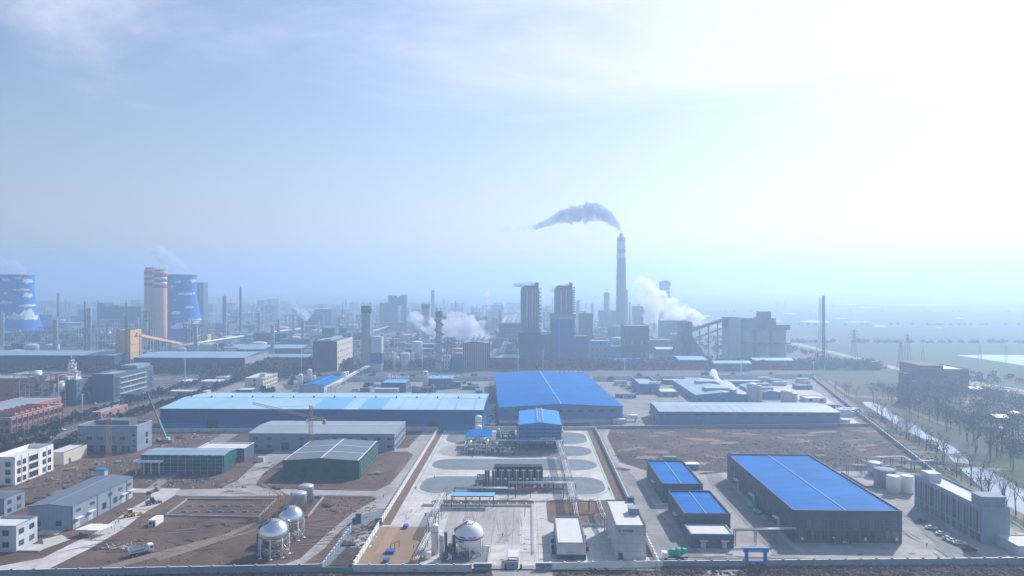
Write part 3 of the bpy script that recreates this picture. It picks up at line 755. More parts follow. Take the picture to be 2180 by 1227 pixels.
# highway, river, lakes
flat('highway', [(1520,690),(1660,723),(1691,728.5),(1839,764),(1927,786),(2101,817),(2300,850),(2300,862),(2101,827),(1927,793),(1839,769.5),(1691,734),(1650,727),(1510,694)], 'concrete', 5)
flat('highway_verge', [(1510,694),(1650,727),(1691,734),(1839,769.5),(1927,793),(2101,827),(2300,862),(2300,868),(2101,833),(1920,798),(1835,773),(1685,738),(1645,730),(1505,696)], 'field_olive', 6)
flat('lake', [(2036,757),(2090,755.5),(2260,757),(2300,790),(2180,779),(2120,769),(2070,762)], 'water', 6)
for (cx, cy, w, h) in ((1955,649.5,105,1.7),(1800,648.5,30,.8),(1640,683,26,3.2),(1737,685,34,3.2),(1825,686,33,1.3),(1874,694.5,17,1.8),(2000,698,9,1),(1500,673,20,2.2),(1790,678,18,1),(1850,655,34,.9),(1045,652,40,1.5),(1680,668,14,1.3),(2045,678,12,1)):
    flat('fish_pond', [(cx-w,cy),(cx-w*.4,cy-h),(cx+w*.5,cy-h*.8),(cx+w,cy+h*.3),(cx+w*.3,cy+h),(cx-w*.5,cy+h*.6)], 'water', 6)
flat('river', [(1836,856),(1856,857),(1880,866),(1905,884),(1938,898),(1966,920),(1995,935),(2030,952),(2065,985),(2110,1005),(2160,1032),(2230,1075),(2300,1110),(2300,1180),(2180,1105),(2130,1072),(2085,1035),(2045,1000),(2015,968),(1975,940),(1925,915),(1890,893),(1860,874),(1842,864)], 'water', 7)
flat('river', [(2125,905),(2160,915),(2190,925),(2190,934),(2150,925),(2128,912)], 'water', 7)
flat('dirt_track', [(1745,812),(1752,810),(1812,856),(1850,880),(1893,912),(1960,960),(2012,990),(2062,1030),(2150,1080),(2260,1140),(2250,1148),(2130,1085),(2045,1032),(1998,996),(1945,962),(1885,915),(1840,882),(1800,856)], 'dirt_pale', 8)
flat('dirt_track', [(1762,812),(1768,811),(1806,838),(1820,843),(1900,846),(1962,850),(1962,853),(1880,850),(1815,847),(1800,841)], 'dirt_pale', 8)
flat('dirt_track', [(1915,866),(1925,866),(2010,902),(2040,912),(2036,914),(1990,900)], 'dirt_pale', 8)
flat('dirt_track', [(2130,925),(2300,950),(2300,956),(2130,930)], 'dirt_pale', 8)
# roads round the middle of the site
flat('service_road', [(-300,814),(640,801),(1735,795),(1735,789),(640,793),(-300,800)], 'asphalt', 4)
flat('service_road', [(640,806),(1735,800),(1740,806),(1735,812),(640,815)], 'road_grey', 5)
W_('avenue', [(-322,380),(-300,380),(-300,980),(-322,980)], 'asphalt', .12)
W_('road_marking', [(-311.2,380),(-310.8,380),(-310.8,980),(-311.2,980)], 'frame_white', .14)
flat('paved_yard', [(540,800),(640,790),(640,815),(1040,812),(1040,838),(430,845)], 'road_grey', 6)
flat('paved_yard', [(1270,812),(1730,808),(1795,862),(1835,905),(1400,912),(1330,915),(1262,915),(1190,812)], 'road_grey', 6)
flat('bright_yard', [(1625,822),(1700,820),(1745,838),(1790,868),(1830,905),(1790,908),(1700,850),(1650,838)], 'concrete_new', 7)
flat('gravel_strip', [(1029,838),(1050,838),(1062,910),(1029,912)], 'dirt_dark', 6)
flat('car_park', [(300,810),(400,806),(420,835),(350,860),(200,880),(160,880),(240,850)], 'asphalt', 7)
flat('car_park', [(160,850),(360,822),(420,806),(200,806)], 'road_grey', 6)
# construction site: dirt with concrete haul roads
flat('graded_dirt', [(-300,1212),(-300,1010),(160,975),(330,905),(930,905),(930,918),(760,1200),(690,1206)], 'dirt', 8)
flat('haul_road', [(-60,1217),(103,1213),(190,1170),(262,1128),(312,1090),(345,1072),(372,1056),(386,1046),(382,1041),(330,1041),(318,1041),(322,1060),(290,1078),(205,1134),(150,1160),(90,1190)], 'concrete_new', 10)
flat('haul_road', [(380,1044),(470,1041),(505,1024),(560,975),(600,950),(640,958),(622,966),(560,1010),(545,1030),(560,1041),(700,1045),(800,1047),(830,1032),(858,1000),(880,970),(868,962),(800,966),(800,960),(868,955),(905,916),(930,916),(905,955),(860,1020),(818,1085),(775,1096),(725,1130),(690,1170),(640,1206),(600,1206),(640,1190),(705,1130),(755,1090),(805,1062),(790,1057),(640,1055),(500,1058),(385,1057),(372,1054)], 'concrete', 11)
flat('haul_road', [(388,980),(470,925),(490,918),(560,919),(560,921),(508,925),(420,980),(330,1045),(310,1043)], 'road_grey', 9)
flat('rutted_road', [(740,1118),(770,1095),(800,1090),(920,915),(932,915),(812,1100),(800,1125),(700,1206),(684,1206)], 'gravel', 9)
flat('dark_soil', [(575,1058),(790,1058),(805,1066),(740,1098),(640,1190),(400,1210),(150,1210),(320,1105),(380,1058)], 'dirt', 9)
flat('dark_soil', [(545,1035),(600,985),(760,965),(840,962),(858,975),(835,1020),(805,1040),(700,1044),(560,1040)], 'dirt', 12)
flat('dark_soil', [(700,1206),(790,1110),(805,1105),(812,1110),(752,1206)], 'dirt_dark', 12)
flat('concrete_slab', [(90,1150),(130,1140),(150,1150),(95,1170)], 'concrete_new', 12)
flat('concrete_slab', [(282,1041),(322,1042),(320,1050),(284,1050)], 'concrete_new', 12)
flat('wheel_track', [(205,1212),(330,1178),(470,1142),(560,1105),(563,1109),(480,1148),(350,1184),(240,1213)], 'dirt_pale', 13)
flat('wheel_track', [(330,1190),(470,1150),(545,1128),(545,1131),(470,1154),(340,1196)], 'dirt_pale', 14)
flat('wheel_track', [(552,1030),(556,1028),(600,1056),(594,1057)], 'dirt_pale', 14)
flat('wheel_track', [(562,1026),(566,1025),(612,1055),(606,1056)], 'dirt_pale', 14)
# the walled gas plant in the middle
X0, X1, Y0, Y1 = -61, 46.3, 238.5, 468
W_('plant_paving', [(X0,Y0),(X1,Y0),(X1,Y1),(X0,Y1)], 'concrete_new', .34)
W_('soil_strip', [(X0+.3,281),(X0+4.2,281),(X0+4.2,Y1-3),(X0+.3,Y1-3)], 'dirt_red', .36)
W_('soil_strip', [(X1-5.6,250),(X1-.4,250),(X1-.4,Y1-3),(X1-5.6,Y1-3)], 'dirt_red', .36)
for y0, y1, xa in ((324,353.5,-53),(366,389,-53),(396.5,421,-8),(427,460,-52.5)):
    W_('gravel_bed', rr(xa, 38.2, y0, y1, min(11, (y1-y0)/2.1)), 'gravel', .38)
W_('process_pad', rr(-36, 20, 395, 423, 3), 'road_grey', .40)
W_('process_pad', rr(-53, 0, 394, 423.5, 12), 'concrete', .37)
W_('painted_kerb', [(-55.4,322),(-54.6,322),(-54.6,462),(-55.4,462)], 'kerb_green', .37)
W_('painted_kerb', [(39.4,322),(40.2,322),(40.2,462),(39.4,462)], 'kerb_green', .37)
for k in (0, 1):
    q = MB()
    for i in range(10):
        a = PI+PI/2*i/9 if k == 0 else -PI/2*i/9; a2 = PI+PI/2*(i+1)/9 if k == 0 else -PI/2*(i+1)/9
        cx = -42 if k == 0 else 26.8; r1, r2 = 12.6, 13.4
        q.quad((cx+r1*math.cos(a),335+r1*math.sin(a),.37),(cx+r2*math.cos(a),335+r2*math.sin(a),.37),(cx+r2*math.cos(a2),335+r2*math.sin(a2),.37),(cx+r1*math.cos(a2),335+r1*math.sin(a2),.37))
    struct(q.build('painted_kerb', M['kerb_green']))
W_('sand_lot', [(X0+.3,Y0+.5),(-38.5,Y0+.5),(-38.5,279),(X0+.3,279)], 'sand', .40)
W_('brick_path', [(-56.5,251),(-52.5,251),(-52.5,279),(-56.5,279)], 'brick_path', .42)
W_('planting_bed', rr(-44, 3, 308.5, 314.5, 2.8), 'dirt_red', .40)
W_('planting_bed', rr(8.5, 40, 283, 316, 6), 'dirt_red', .40)
W_('roadway', [(3.5,238.5),(8.4,238.5),(8.4,316),(3.5,316)], 'concrete_new', .36)
for i in range(9):  # joints in the concrete apron
    W_('paving_joint', [(-37.5,246+i*7.5),(8,246+i*7.5),(8,246.12+i*7.5),(-37.5,246.12+i*7.5)], 'road_grey', .37)
for x in (-30,-22,-14,-6,4): W_('paving_joint', [(x,Y0),(x+.12,Y0),(x+.12,305),(x,305)], 'road_grey', .375)
defm('tyre_stain', (0.27,0.26,0.25), 0.95, col2=(0.44,0.425,0.40), scale=0.2, detail=8, stretch=(1.2,.12,1))
W_('stained_apron', [(-34,262),(-3,262),(-3,303),(-34,303)], 'tyre_stain', .365)
# right-hand compound
flat('compound_paving', [(1268,915),(1300,915),(1292,930),(1318,985),(1378,1004),(1545,1004),(1900,1004),(1990,1014),(2110,1090),(2300,1200),(1398,1208)], 'concrete', 9)
flat('scrub_land', [(1300,917),(1330,913.5),(1400,912.5),(1836,911),(1880,945),(1950,1000),(1830,1000),(1700,1005),(1545,1003),(1480,996),(1378,997),(1335,988),(1318,975),(1296,930)], 'scrub', 10)
flat('compound_road', [(1268,915),(1290,915),(1283,930),(1308,985),(1345,1010),(1372,1040),(1400,1090),(1440,1130),(1500,1185),(1560,1190),(2080,1190),(2080,1197),(1400,1204),(1372,1160),(1330,1050)], 'road_grey', 11)
flat('compound_road', [(1498,1005),(1532,1010),(1640,1120),(1700,1180),(1650,1185),(1590,1120),(1510,1030)], 'road_grey', 12)
flat('compound_road', [(1930,1095),(1960,1080),(2040,1145),(2100,1190),(2020,1195),(1990,1160)], 'road_grey', 12)
# foreground outside the walls
flat('verge_soil', [(-400,1300),(-400,1226),(760,1219),(1000,1218),(1046,1216),(1060,1300)], 'dirt_dark', 3)
flat('verge_soil', [(1172,1300),(1172,1214),(1410,1209),(2300,1201),(2400,1300)], 'dirt', 3)
flat('verge_grass', [(1180,1214),(1330,1210),(1330,1219),(1200,1226)], 'grass', 5)
flat('verge_grass', [(1900,1208),(2030,1205),(2050,1240),(1900,1240),(1870,1222)], 'grass', 5)
flat('verge_grass', [(2070,1206),(2300,1202),(2300,1230),(2130,1225)], 'grass', 5)
flat('spoil_patch', [(1500,1216),(1590,1212),(1590,1222),(1520,1230)], 'concrete', 5)
flat('entrance_road', [(1046,1215),(1174,1213),(1190,1300),(1070,1300)], 'concrete', 6)

# loose rubble and clods: too many to count
def scatter(name, label, cells, n, s0, s1, m, seed, cat='rubble'):
    rn = random.Random(seed); q = MB()
    for i in range(n):
        a, b, c_, d = rn.choice(cells); u, v = rn.random(), rn.random(); s = s0+(s1-s0)*rn.random()**2.5
        p = P(a+(b-a)*u, c_+(d-c_)*v)
        t = rn.random()*PI; l = s*rn.uniform(.6, 2.2)
        dx, dy = math.cos(t)*l, math.sin(t)*l; ex, ey = -math.sin(t)*s*.6, math.cos(t)*s*.6; h = s*rn.uniform(.3, .8)
        q.add([(p.x-dx-ex,p.y-dy-ey,.2),(p.x+dx-ex,p.y+dy-ey,.2),(p.x+dx+ex,p.y+dy+ey,.2),(p.x-dx+ex,p.y-dy+ey,.2),(p.x-dx*.7,p.y-dy*.7,.2+h),(p.x+dx*.6,p.y+dy*.8,.2+h*.8)],
              [(0,1,5,4),(1,2,5),(2,3,4,5),(3,0,4)])
    return tag(q.build(name, M[m]), label, cat, kind='stuff')
scatter('rubble', 'broken pale slabs and rubble strewn on the building site', [(150,300,970,1020),(300,520,1016,1040),(330,400,940,960),(400,470,905,935),(60,230,1000,1040)], 800, .2, 1.1, 'dirt_pale', 1)
scatter('rubble', 'dark clods and timber scraps on the building site', [(60,300,985,1060),(160,640,1105,1200),(640,800,1060,1095),(560,830,985,1035)], 900, .12, .6, 'dirt_dark', 2)
scatter('rubble', 'stones thrown up beside the rutted road', [(690,790,1080,1180),(940,960,1040,1060),(740,800,1120,1140)], 300, .2, .8, 'dirt_pale', 3)
scatter('dry_tussocks', 'dry tussocks and clods across the vacant scrub land', [(1310,1830,915,985),(1560,1900,940,998)], 2400, .2, .7, 'scrub', 4, 'scrub')
scatter('dry_tussocks', 'pale litter scattered over the vacant scrub land', [(1310,1540,915,995),(1500,1560,960,1000)], 160, .2, .6, 'concrete', 5, 'litter')
scatter('verge_clods', 'rough clods of earth along the outer foot of the south wall', [(1180,2180,1206,1227),(0,740,1222,1227)], 2200, .15, .8, 'dirt', 6, 'soil')
scatter('verge_clods', 'ragged dry weeds on the verge below the south wall', [(1590,2180,1204,1227),(1410,1500,1208,1222)], 1800, .2, .9, 'scrub', 8, 'weeds')
scatter('stored_goods', 'jumbled goods and scrap stacked between the long blue warehouse and the blue roofed hall', [(1030,1052,862,905)], 260, .4, 1.5, 'tank_pale', 9, 'scrap')
scatter('bund_rubble', 'white sacks and stones on the dark soil outside the plant wall', [(755,800,1130,1170)], 45, .6, 1.3, 'concrete_new', 10)

rs = random.Random(31)
defm('oil_stain', (0.17,0.165,0.17), 0.8, col2=(0.30,0.29,0.285), scale=0.6, detail=8)
def streaks(name, m, z, x0, x1, y0, y1, n, w0, w1, l0, l1, ang=0, spread=.15):
    q = MB()
    for i in range(n):
        x = rs.uniform(x0, x1); y = rs.uniform(y0, y1); l = rs.uniform(l0, l1); w_ = rs.uniform(w0, w1); t = ang+rs.gauss(0, spread); dx, dy = math.cos(t)*l/2, math.sin(t)*l/2; ex, ey = -math.sin(t)*w_/2, math.cos(t)*w_/2
        q.poly([(x-dx, y-dy), (x-dx*.6+ex, y-dy*.6+ey), (x+dx*.7+ex*.8, y+dy*.7+ey*.8), (x+dx, y+dy), (x+dx*.6-ex, y+dy*.6-ey), (x-dx*.7-ex*.9, y-dy*.7-ey*.9)], z+i*.0004)
    struct(q.build(name, M[m]))
streaks('tyre_marks', 'oil_stain', .39, -30, 0, 262, 300, 26, .3, .6, 5, 18, PI/2, .12)
streaks('tyre_marks', 'oil_stain', .39, -54, -40, 284, 302, 8, .3, .7, 4, 10, PI/2, .3)
streaks('oil_stains', 'oil_stain', .39, -12, 8, 244, 300, 14, .6, 1.6, 1, 3)
streaks('tyre_marks', 'asphalt', .27, 60, 100, 246, 252, 14, .2, .4, 6, 20, 0, .06)
streaks('tyre_marks', 'asphalt', .27, 150, 172, 250, 300, 22, .2, .4, 6, 18, PI/2, .15)
streaks('oil_stains', 'asphalt', .27, 60, 180, 246, 256, 22, .5, 1.4, 1, 3)
streaks('wheel_ruts', 'dirt_dark', .30, -170, -70, 246, 300, 46, .25, .5, 6, 26, .35, .35)
streaks('wheel_ruts', 'dirt_pale', .31, -170, -70, 246, 300, 26, .3, .7, 6, 22, .45, .3)
streaks('wheel_ruts', 'dirt_dark', .30, -150, -100, 320, 352, 20, .25, .5, 6, 20, .3, .5)
streaks('soil_patches', 'dirt_pale', .245, 60, 260, 365, 470, 60, 2, 8, 6, 26, .1, .3)
streaks('soil_patches', 'dirt_dark', .247, 50, 260, 365, 470, 60, 2, 9, 6, 26, .1, .3)

flat('roadside_green', [(640,806),(1055,805),(1055,810),(640,812)], 'grass', 8)
flat('yard_green', [(600,818),(640,816),(655,826),(610,832)], 'grass', 8)
flat('bare_strip', [(640,788),(1735,783),(1735,789),(640,793)], 'dirt', 6)
# ================================================================== walls round the plots
rowY = lambda px, py: P(px, py)
fence_wall('boundary_wall', 'white wall with piers along the west side of the gas plant', (X0, 279), (X0, Y1), 2.6, pier=4)
fence_wall('boundary_wall', 'white wall with piers beside the brown sand lot', (X0, Y0), (X0, 279), 2.6, pier=4)
fence_wall('boundary_wall', 'pale wall closing the north end of the gas plant behind the blue tower', (X0, Y1), (X1, Y1), 2.6, 'pale_wall', pier=6)
fence_wall('boundary_wall', 'white wall along the east side of the gas plant next to the grey road', (X1, Y0+2), (X1, Y1), 2.6, pier=3.2)
pS = [P(751,1218), P(1003,1218), P(1172,1213.5), P(1411,1209), P(1584,1208), P(1634,1207), P(2260,1201)]
fence_wall('boundary_wall', 'pale blue white wall below the sand lot and sphere tank', pS[0], pS[1], 2.6, pier=6, m='pale_wall')
fence_wall('boundary_wall', 'pale wall in front of the white roofed office and tall plant building', pS[2], pS[3], 2.5, pier=5, m='white_wall')
fence_wall('boundary_wall', 'dark weathered wall left of the blue entrance frame', pS[3], pS[4], 2.5, pier=5.4, m='grey_wall_plain')
fence_wall('boundary_wall', 'long grey wall running right from the blue entrance frame', pS[5], pS[6], 2.5, pier=5.5, m='grey_wall_plain')
a = P(-120,1233); b = P(684,1218)
fence_wall('boundary_wall', 'blue grey wall along the bottom of the construction site', a, b, 2.8, pier=7.5, m='grey_wall_plain')
fence_wall('boundary_wall', 'grey wall stepping up beside the concrete haul road', P(686,1215), P(748,1132), 2.6, pier=3.2, m='grey_wall_plain')
fence_wall('boundary_wall', 'pale perimeter wall in front of the long blue warehouse', P(300,921), P(930,917), 2.6, pier=6, m='pale_wall')
fence_wall('boundary_wall', 'long low wall running back along the east edge of the scrub land', P(1992,1014), P(1722,800), 2.6, pier=7, m='grey_wall_plain')
fence_wall('boundary_wall', 'grey wall on the north edge of the scrub land', P(1268,914), P(1850,908), 2.2, pier=9, m='grey_wall_plain')
fence_wall('boundary_wall', 'long white wall beside the tree lined road behind the warehouses', P(640,813), P(1055,811), 5, pier=12, m='pale_wall')
fence_wall('boundary_wall', 'white roadside wall right of the blue roofed hall', P(1262,812), P(1730,806), 5, pier=12, m='pale_wall')

# gate, sign walls and gatehouse of the gas plant
def sign_wall(label, pxa, pxb, yb, h, lines):
    a = P(pxa, yb); b = P(pxb, yb); T = thing('sign_wall', label, 'sign wall', (a.x, a.y, 0), rz=YAW); Wd = (b-a).length
    q = MB(); q.box(0, Wd, -.2, .2, 0, h); lb(q, 'panel', 'grey_wall_plain', T)
    q = MB(); q.box(-.1, Wd+.1, -.35, .35, h, h+.18); lb(q, 'coping', 'frame_white', T)
    for z, s, t in lines: text_part(t, s, 'dark', T, (Wd/2, -.23, z))
    return T
sign_wall('grey sign wall left of the gate with one line of dark lettering', 1008, 1047, 1214.5, 2.4, [(1.3, .58, '中科绿色能源科技有限公司')])
sign_wall('grey sign wall right of the gate with two lines of dark lettering', 1140, 1174, 1214.5, 2.6, [(1.65, .5, '中科绿色能源科技有限公司'), (.85, .5, '空分装置')])
def folding_gate(label, pxa, pxb, yb):
    a = P(pxa, yb); b = P(pxb, yb); Wd = (b-a).length; T = thing('folding_gate', label, 'gate', (a.x, a.y, 0), rz=YAW)
    n = 16; q = MB()
    for i in range(n+1):
        x = Wd*i/n; q.bar((x,0,0), (x,0,1.5), .07)
    lb(q, 'uprights', 'steel', T)
    q = MB()
    for z in (.15, .8, 1.45): q.bar((0,0,z), (Wd,0,z), .05)
    for i in range(n): q.bar((Wd*i/n,.05,.2), (Wd*(i+1)/n,.05,1.4), .04); q.bar((Wd*i/n,-.05,1.4), (Wd*(i+1)/n,-.05,.2), .04)
    lb(q, 'lattice', 'steel', T)
    q = MB(); e = Wd if pxa < 1080 else 0; q.box(e-.35, e+.35, -.3, .3, 0, 1.8); lb(q, 'motor_post', 'dark', T)
folding_gate('retractable steel gate left of the gatehouse', 1049, 1076, 1213)
folding_gate('retractable steel gate right of the gatehouse', 1109, 1138, 1213)
p = P(1083, 1209.5); T = thing('gatehouse', 'small white roofed gatehouse between the two retractable gates', 'gatehouse', (p.x, p.y, 0))
q = MB(); q.box(.2, 3.0, 0, 7.5, 0, 3.0); lb(q, 'wall', 'pale_wall', T)
q = MB(); q.box(-.3, 3.5, 1.5, 8.2, 3.0, 3.35); lb(q, 'roof', 'roof_white', T)
q = MB(); q.box(-.3, 3.5, -.2, 1.3, 2.6, 2.8); lb(q, 'porch_roof', 'steel_dark', T)
q = MB(); q.box(-.2, 3.4, -.9, -.5, 0, 2.6); lb(q, 'sign_panel', 'grey_wall_plain', T)
q = MB(); q.tube((1.6,-.93,1.5), (1.6,-.9,1.5), .42, n=14); q.bar((1.2,-.93,1.25), (2.1,-.93,1.6), .12, .04); lb(q, 'emblem', 'blue', T)
wins(T, 'E', 3.0, 7.5, [2, 4, 6], [1.0], 1.2, 1.2, fr='steel_dark'); wins(T, 'W', 3.0, 7.5, [4.8, 6.4], [1.0], 1.2, 1.2, fr='steel_dark')
# fence line of lamps up the middle of the apron
T = thing('railing_line', 'line of white topped bollards and cables up the middle of the apron', 'railing', (2.2, 252, 0))
q = MB(); q.bar((0,0,.9), (0,52,.9), .06); q.bar((0,0,.4), (0,52,.4), .06); lb(q, 'cable', 'steel_dark', T)
me = None
for i in range(36):
    if me is None:
        q = MB(); q.tube((0,0,0), (0,0,1.1), .09, n=6); q.cur = 1; q.box(-.22,.22,-.22,.22,1.1,1.5); q.cur = 0; q.bar((-1.5,-.4,.05),(0,0,.9),.05); o = lb(q, 'bollard', ['steel_dark','tank_white'], T); me = o.data
    else: put(me, 'bollard', T, (0, i*1.5, 0))

# ================================================================== gas plant: sphere tank
def sphere_tank(label, x, y, r, zc, m, nleg=8, band=None, belt='steel_dark', crown=True, text=None, name='sphere_tank'):
    T = thing(name, label, 'sphere tank', (x, y, 0)); q = MB()
    q.lathe((0,0,zc), [(r*math.sin(PI*k/24), -r*math.cos(PI*k/24)) for k in range(25)], 40); lb(q, 'sphere', m, T)
    q = MB(); q.lathe((0,0,zc-.3), [(r,0),(r+.08,.02),(r+.08,.3),(r,.32)], 40); bo = lb(q, 'belt', belt, T)
    if band: q = MB(); q.lathe((0,0,zc-.02), [(r,.1),(r+.1,.12),(r+.1,.34),(r,.36)], 40); lb(q, 'painted_band', band, T)
    me = None
    for k in range(nleg):
        t = 2*PI*k/nleg-PI/2+.12
        q = MB(); q.tube((r*.99,0,0), (r*.99,0,zc), .24, n=10); q.lathe((r*.99,0,0), [(.75,0),(.75,.25),(.25,.4)], 10)
        if me is None: o = lb(q, 'leg', m if m != 'silver' else 'pipe_white', T); me = o.data; o.rotation_euler = (0,0,t)
        else: put(me, 'leg', T, (0,0,0), t)
    q = MB()
    for k in range(nleg):
        t = 2*PI*k/nleg-PI/2+.12; t2 = 2*PI*(k+1)/nleg-PI/2+.12; a_ = Vector((math.cos(t),math.sin(t),0))*r*.99; b_ = Vector((math.cos(t2),math.sin(t2),0))*r*.99
        q.bar(a_+Vector((0,0,.6)), b_+Vector((0,0,zc*.6)), .1); q.bar(b_+Vector((0,0,.6)), a_+Vector((0,0,zc*.6)), .1)
    lb(q, 'cross_bracing', 'steel', T)
    if crown:
        q = MB(); zt = zc+r*.93; R_ = r*.42
        q.lathe((0,0,zt-.1), [(0,.1),(R_,.1),(R_,0),(0,0)], 20, False); lb(q, 'top_platform', 'steel', T)
        q = MB()
        for k in range(16):
            t = 2*PI*k/16; t2 = t+2*PI/16
            q.bar((math.cos(t)*R_,math.sin(t)*R_,zt+1.1),(math.cos(t2)*R_,math.sin(t2)*R_,zt+1.1),.08); q.bar((math.cos(t)*R_,math.sin(t)*R_,zt),(math.cos(t)*R_,math.sin(t)*R_,zt+1.1),.07)
        lb(q, 'railing', 'crane_yellow', T)
        q = MB(); n = 22           # stair winding over the shell then down
        for k in range(n):
            ph0 = R(78)-R(78)*k/n; ph1 = R(78)-R(78)*(k+1)/n; t0 = -PI/2-.5-1.5*k/n; t1 = -PI/2-.5-1.5*(k+1)/n; rr_ = r+.35
            q.bar((rr_*math.cos(ph0)*math.cos(t0), rr_*math.cos(ph0)*math.sin(t0), zc+rr_*math.sin(ph0)), (rr_*math.cos(ph1)*math.cos(t1), rr_*math.cos(ph1)*math.sin(t1), zc+rr_*math.sin(ph1)), .7, .22)
        q.bar((-r-.5,0,zc), (-r-.5,-.1,0), .9, .5)
        lb(q, 'stair', 'steel_dark', T)
    q = MB(); rn = random.Random(3)
    for k in range(10):
        t = rn.uniform(0, 2*PI); d = rn.uniform(.2,.7)*r; q.path([(math.cos(t)*d,math.sin(t)*d,0),(math.cos(t)*d,math.sin(t)*d,1.6),(0,0,zc-r+.2)], .12, 5)
    for k in range(5): x_ = rn.uniform(-.5,.5)*r; y_ = rn.uniform(-.5,.5)*r; q.box(x_-.4,x_+.4,y_-.4,y_+.4,0,1.2)
    lb(q, 'valve_pipework', 'steel', T)
    if text:
        for (t, z, s, st, mm) in text:
            # each character sits on the shell
            for i, ch in enumerate(st):
                a_ = -PI/2+t+(i-(len(st)-1)/2)*s*1.08/r; rad = math.sqrt(max(.1, r*r-z*z))+.06
                el = math.atan2(z, rad)
                o = text_part(ch, s, mm, T, (rad*math.cos(a_), rad*math.sin(a_), zc+z), a_+PI/2, tilt=PI/2-el)
    return T
sphere_tank('white sphere tank with a red and blue band and small blue lettering', -21.6, 252.5, 5.3, 6.9, 'tank_white', band='band_red', belt='blue', nleg=7,
            text=[(-.42, .62, .62, '中科绿能', 'blue'), (.12, .5, .8, '中', 'blue'), (.4, .62, .5, '液化空气', 'blue'), (-.5, -.95, .6, '液氧储罐', 'blue')])
W_('tank_pad', rr(-31, -14.5, 243, 259, .5), 'gravel', .40)
T = thing('pad_railing', 'dark railing round the pad of the white sphere tank', 'railing', (-14.4, 243, 0))
q = MB(); q.bar((0,0,1.1),(0,16,1.1),.08); q.bar((0,16,1.1),(-16,16,1.1),.08)
for i in range(9): q.bar((0,i*2,0),(0,i*2,1.1),.08); q.bar((-i*2,16,0),(-i*2,16,1.1),.08)
lb(q, 'rail', 'steel_dark', T)
tank('tall white cryogenic tank with a dark ring beside the sand lot', -34.2, 251.5, 1.35, 10.8, 'tank_white', .45, band=(.78,'steel_dark'), ladder=False, name='cryogenic_tank')
tank('slim white cylinder tank near the left front of the sphere tank', -31.2, 246.8, .85, 8.8, 'tank_pale', .4, band=(.8,'steel_dark'), ladder=False, name='cryogenic_tank')
tank('slim dark cylinder standing behind the slim white tank', -29.9, 249, .55, 9.2, 'steel_dark', .3, ladder=False, name='vaporiser_column')
for i, (x, y, r_, h_, lab) in enumerate(((-36.5,247.5,1.5,2.6,'squat white vessel at the foot of the tall cryogenic tank'),(-35.5,256,.6,3.8,'dark upright pump skid beside the tall cryogenic tank'),(-28,256,.5,3.2,'small grey buffer vessel left of the sphere tank'))):
    tank(lab, x, y, r_, h_, ['tank_white','dark','steel'][i], .35, ladder=False, name='vessel', cat='vessel')
frame_unit('low valve skid with grey pipes between the slim tanks and the sphere', -29.5, -27, 246, 254, 3, 1, vessels=3, seed=3, bays=2, vm='pipe_white', name='valve_skid', cat='skid')
rack('raised pipe bridge left of the blue roofed shed', [(-38.2,272.5),(-37.4,303)], 7, 2.8, 5, 7.6)
rack('low bundle of white pipes running down to the south wall', [(-38.6,271.5,6.8),(-38.7,266,2.6),(-39.6,243,2.6),(-39.6,240,2.6)], 2.6, 2.2, 4, 6)
T = thing('drop_pipes', 'rusty pipes climbing over the south wall below the sand lot', 'pipes', (-39.2, 240, 0))
q = MB()
for i in range(4): q.path([(i*.5-1,0,3.2),(i*.5-1,-2.6,3.2),(i*.5-.8,-2.9,1.2),(i*.5-.6,-6,1.0)], .16, 6)
lb(q, 'pipe', 'brick_path', T)
# exercise yard bits on the sand lot
for x, y, s, lab in ((-50.6,276.5,(1.6,2.6,1.3),'small blue bin at the far end of the brick path'),(-52.5,250.4,(3.2,2.4,1.1),'blue platform with posts in the middle of the sand lot'),(-51.6,242.4,(1.8,2.0,1.2),'blue box by the south wall of the sand lot')):
    T = thing('training_rig', lab, 'training equipment', (x, y, .4)); q = MB()
    for i in (0,1):
        for j in (0,1): q.bar((i*s[0],j*s[1],0),(i*s[0],j*s[1],s[2]),.16)
    lb(q, 'leg', 'steel_dark', T); q = MB(); q.box(-.1,s[0]+.1,-.1,s[1]+.1,s[2]*.55,s[2]); lb(q, 'deck', 'blue', T)
    if s[0] > 3:
        q = MB()
        for i in range(3): q.bar((1.2+i*1.3,3.4+i*2,0),(1.2+i*1.3,3.4+i*2,2.4),.22)
        q.bar((1.2,3.4,2.3),(3.8,7.4,2.3),.12); lb(q, 'bars', 'dark', T)

# ---- pipe racks of the gas plant
rack('long rack of pipes running north beside the east edge of the gravel beds', [(20,291),(20,320),(19.6,360),(18.2,404)], 7.2, 3.4, 6, 8)
T = rack('cross rack of pipes above the red banner and blue truss', [(-9,319.5),(22.5,319.5)], 7.0, 2.4, 3, 7.9)
q = MB()
for i in range(21): q.lathe((5.6+i*.98-2, -1.35, 5.9), [(.34,-.06),(.42,-.06),(.42,.06),(.34,.06)], 10)
o_ = MB()
for i in range(21):
    c_ = Vector((6.0-2+i*.98, -1.35, 5.9))
    for k in range(10): t = 2*PI*k/10; t2 = t+2*PI/10; o_.bar(c_+Vector((math.cos(t)*.42,0,math.sin(t)*.42)), c_+Vector((math.cos(t2)*.42,0,math.sin(t2)*.42)), .09)
lb(o_, 'lattice_rings', 'blue', T)
T = thing('banner', 'long red banner hanging below the blue truss across the roadway', 'banner', (-5, 318.1, 0))
q = MB(); q.box(0, 21.3, -.04, .04, 4.3, 5.2); lb(q, 'cloth', 'band_red', T)
T2 = thing('gantry_legs', 'blue grey portal posts standing under the cross rack', 'portal', (-5.6, 318.8, 0))
q = MB()
for x in (0, 22.4): q.bar((x,0,0),(x,0,7),.35); q.bar((x,1.6,0),(x,1.6,7),.3)
lb(q, 'post', 'steel_blue', T2)
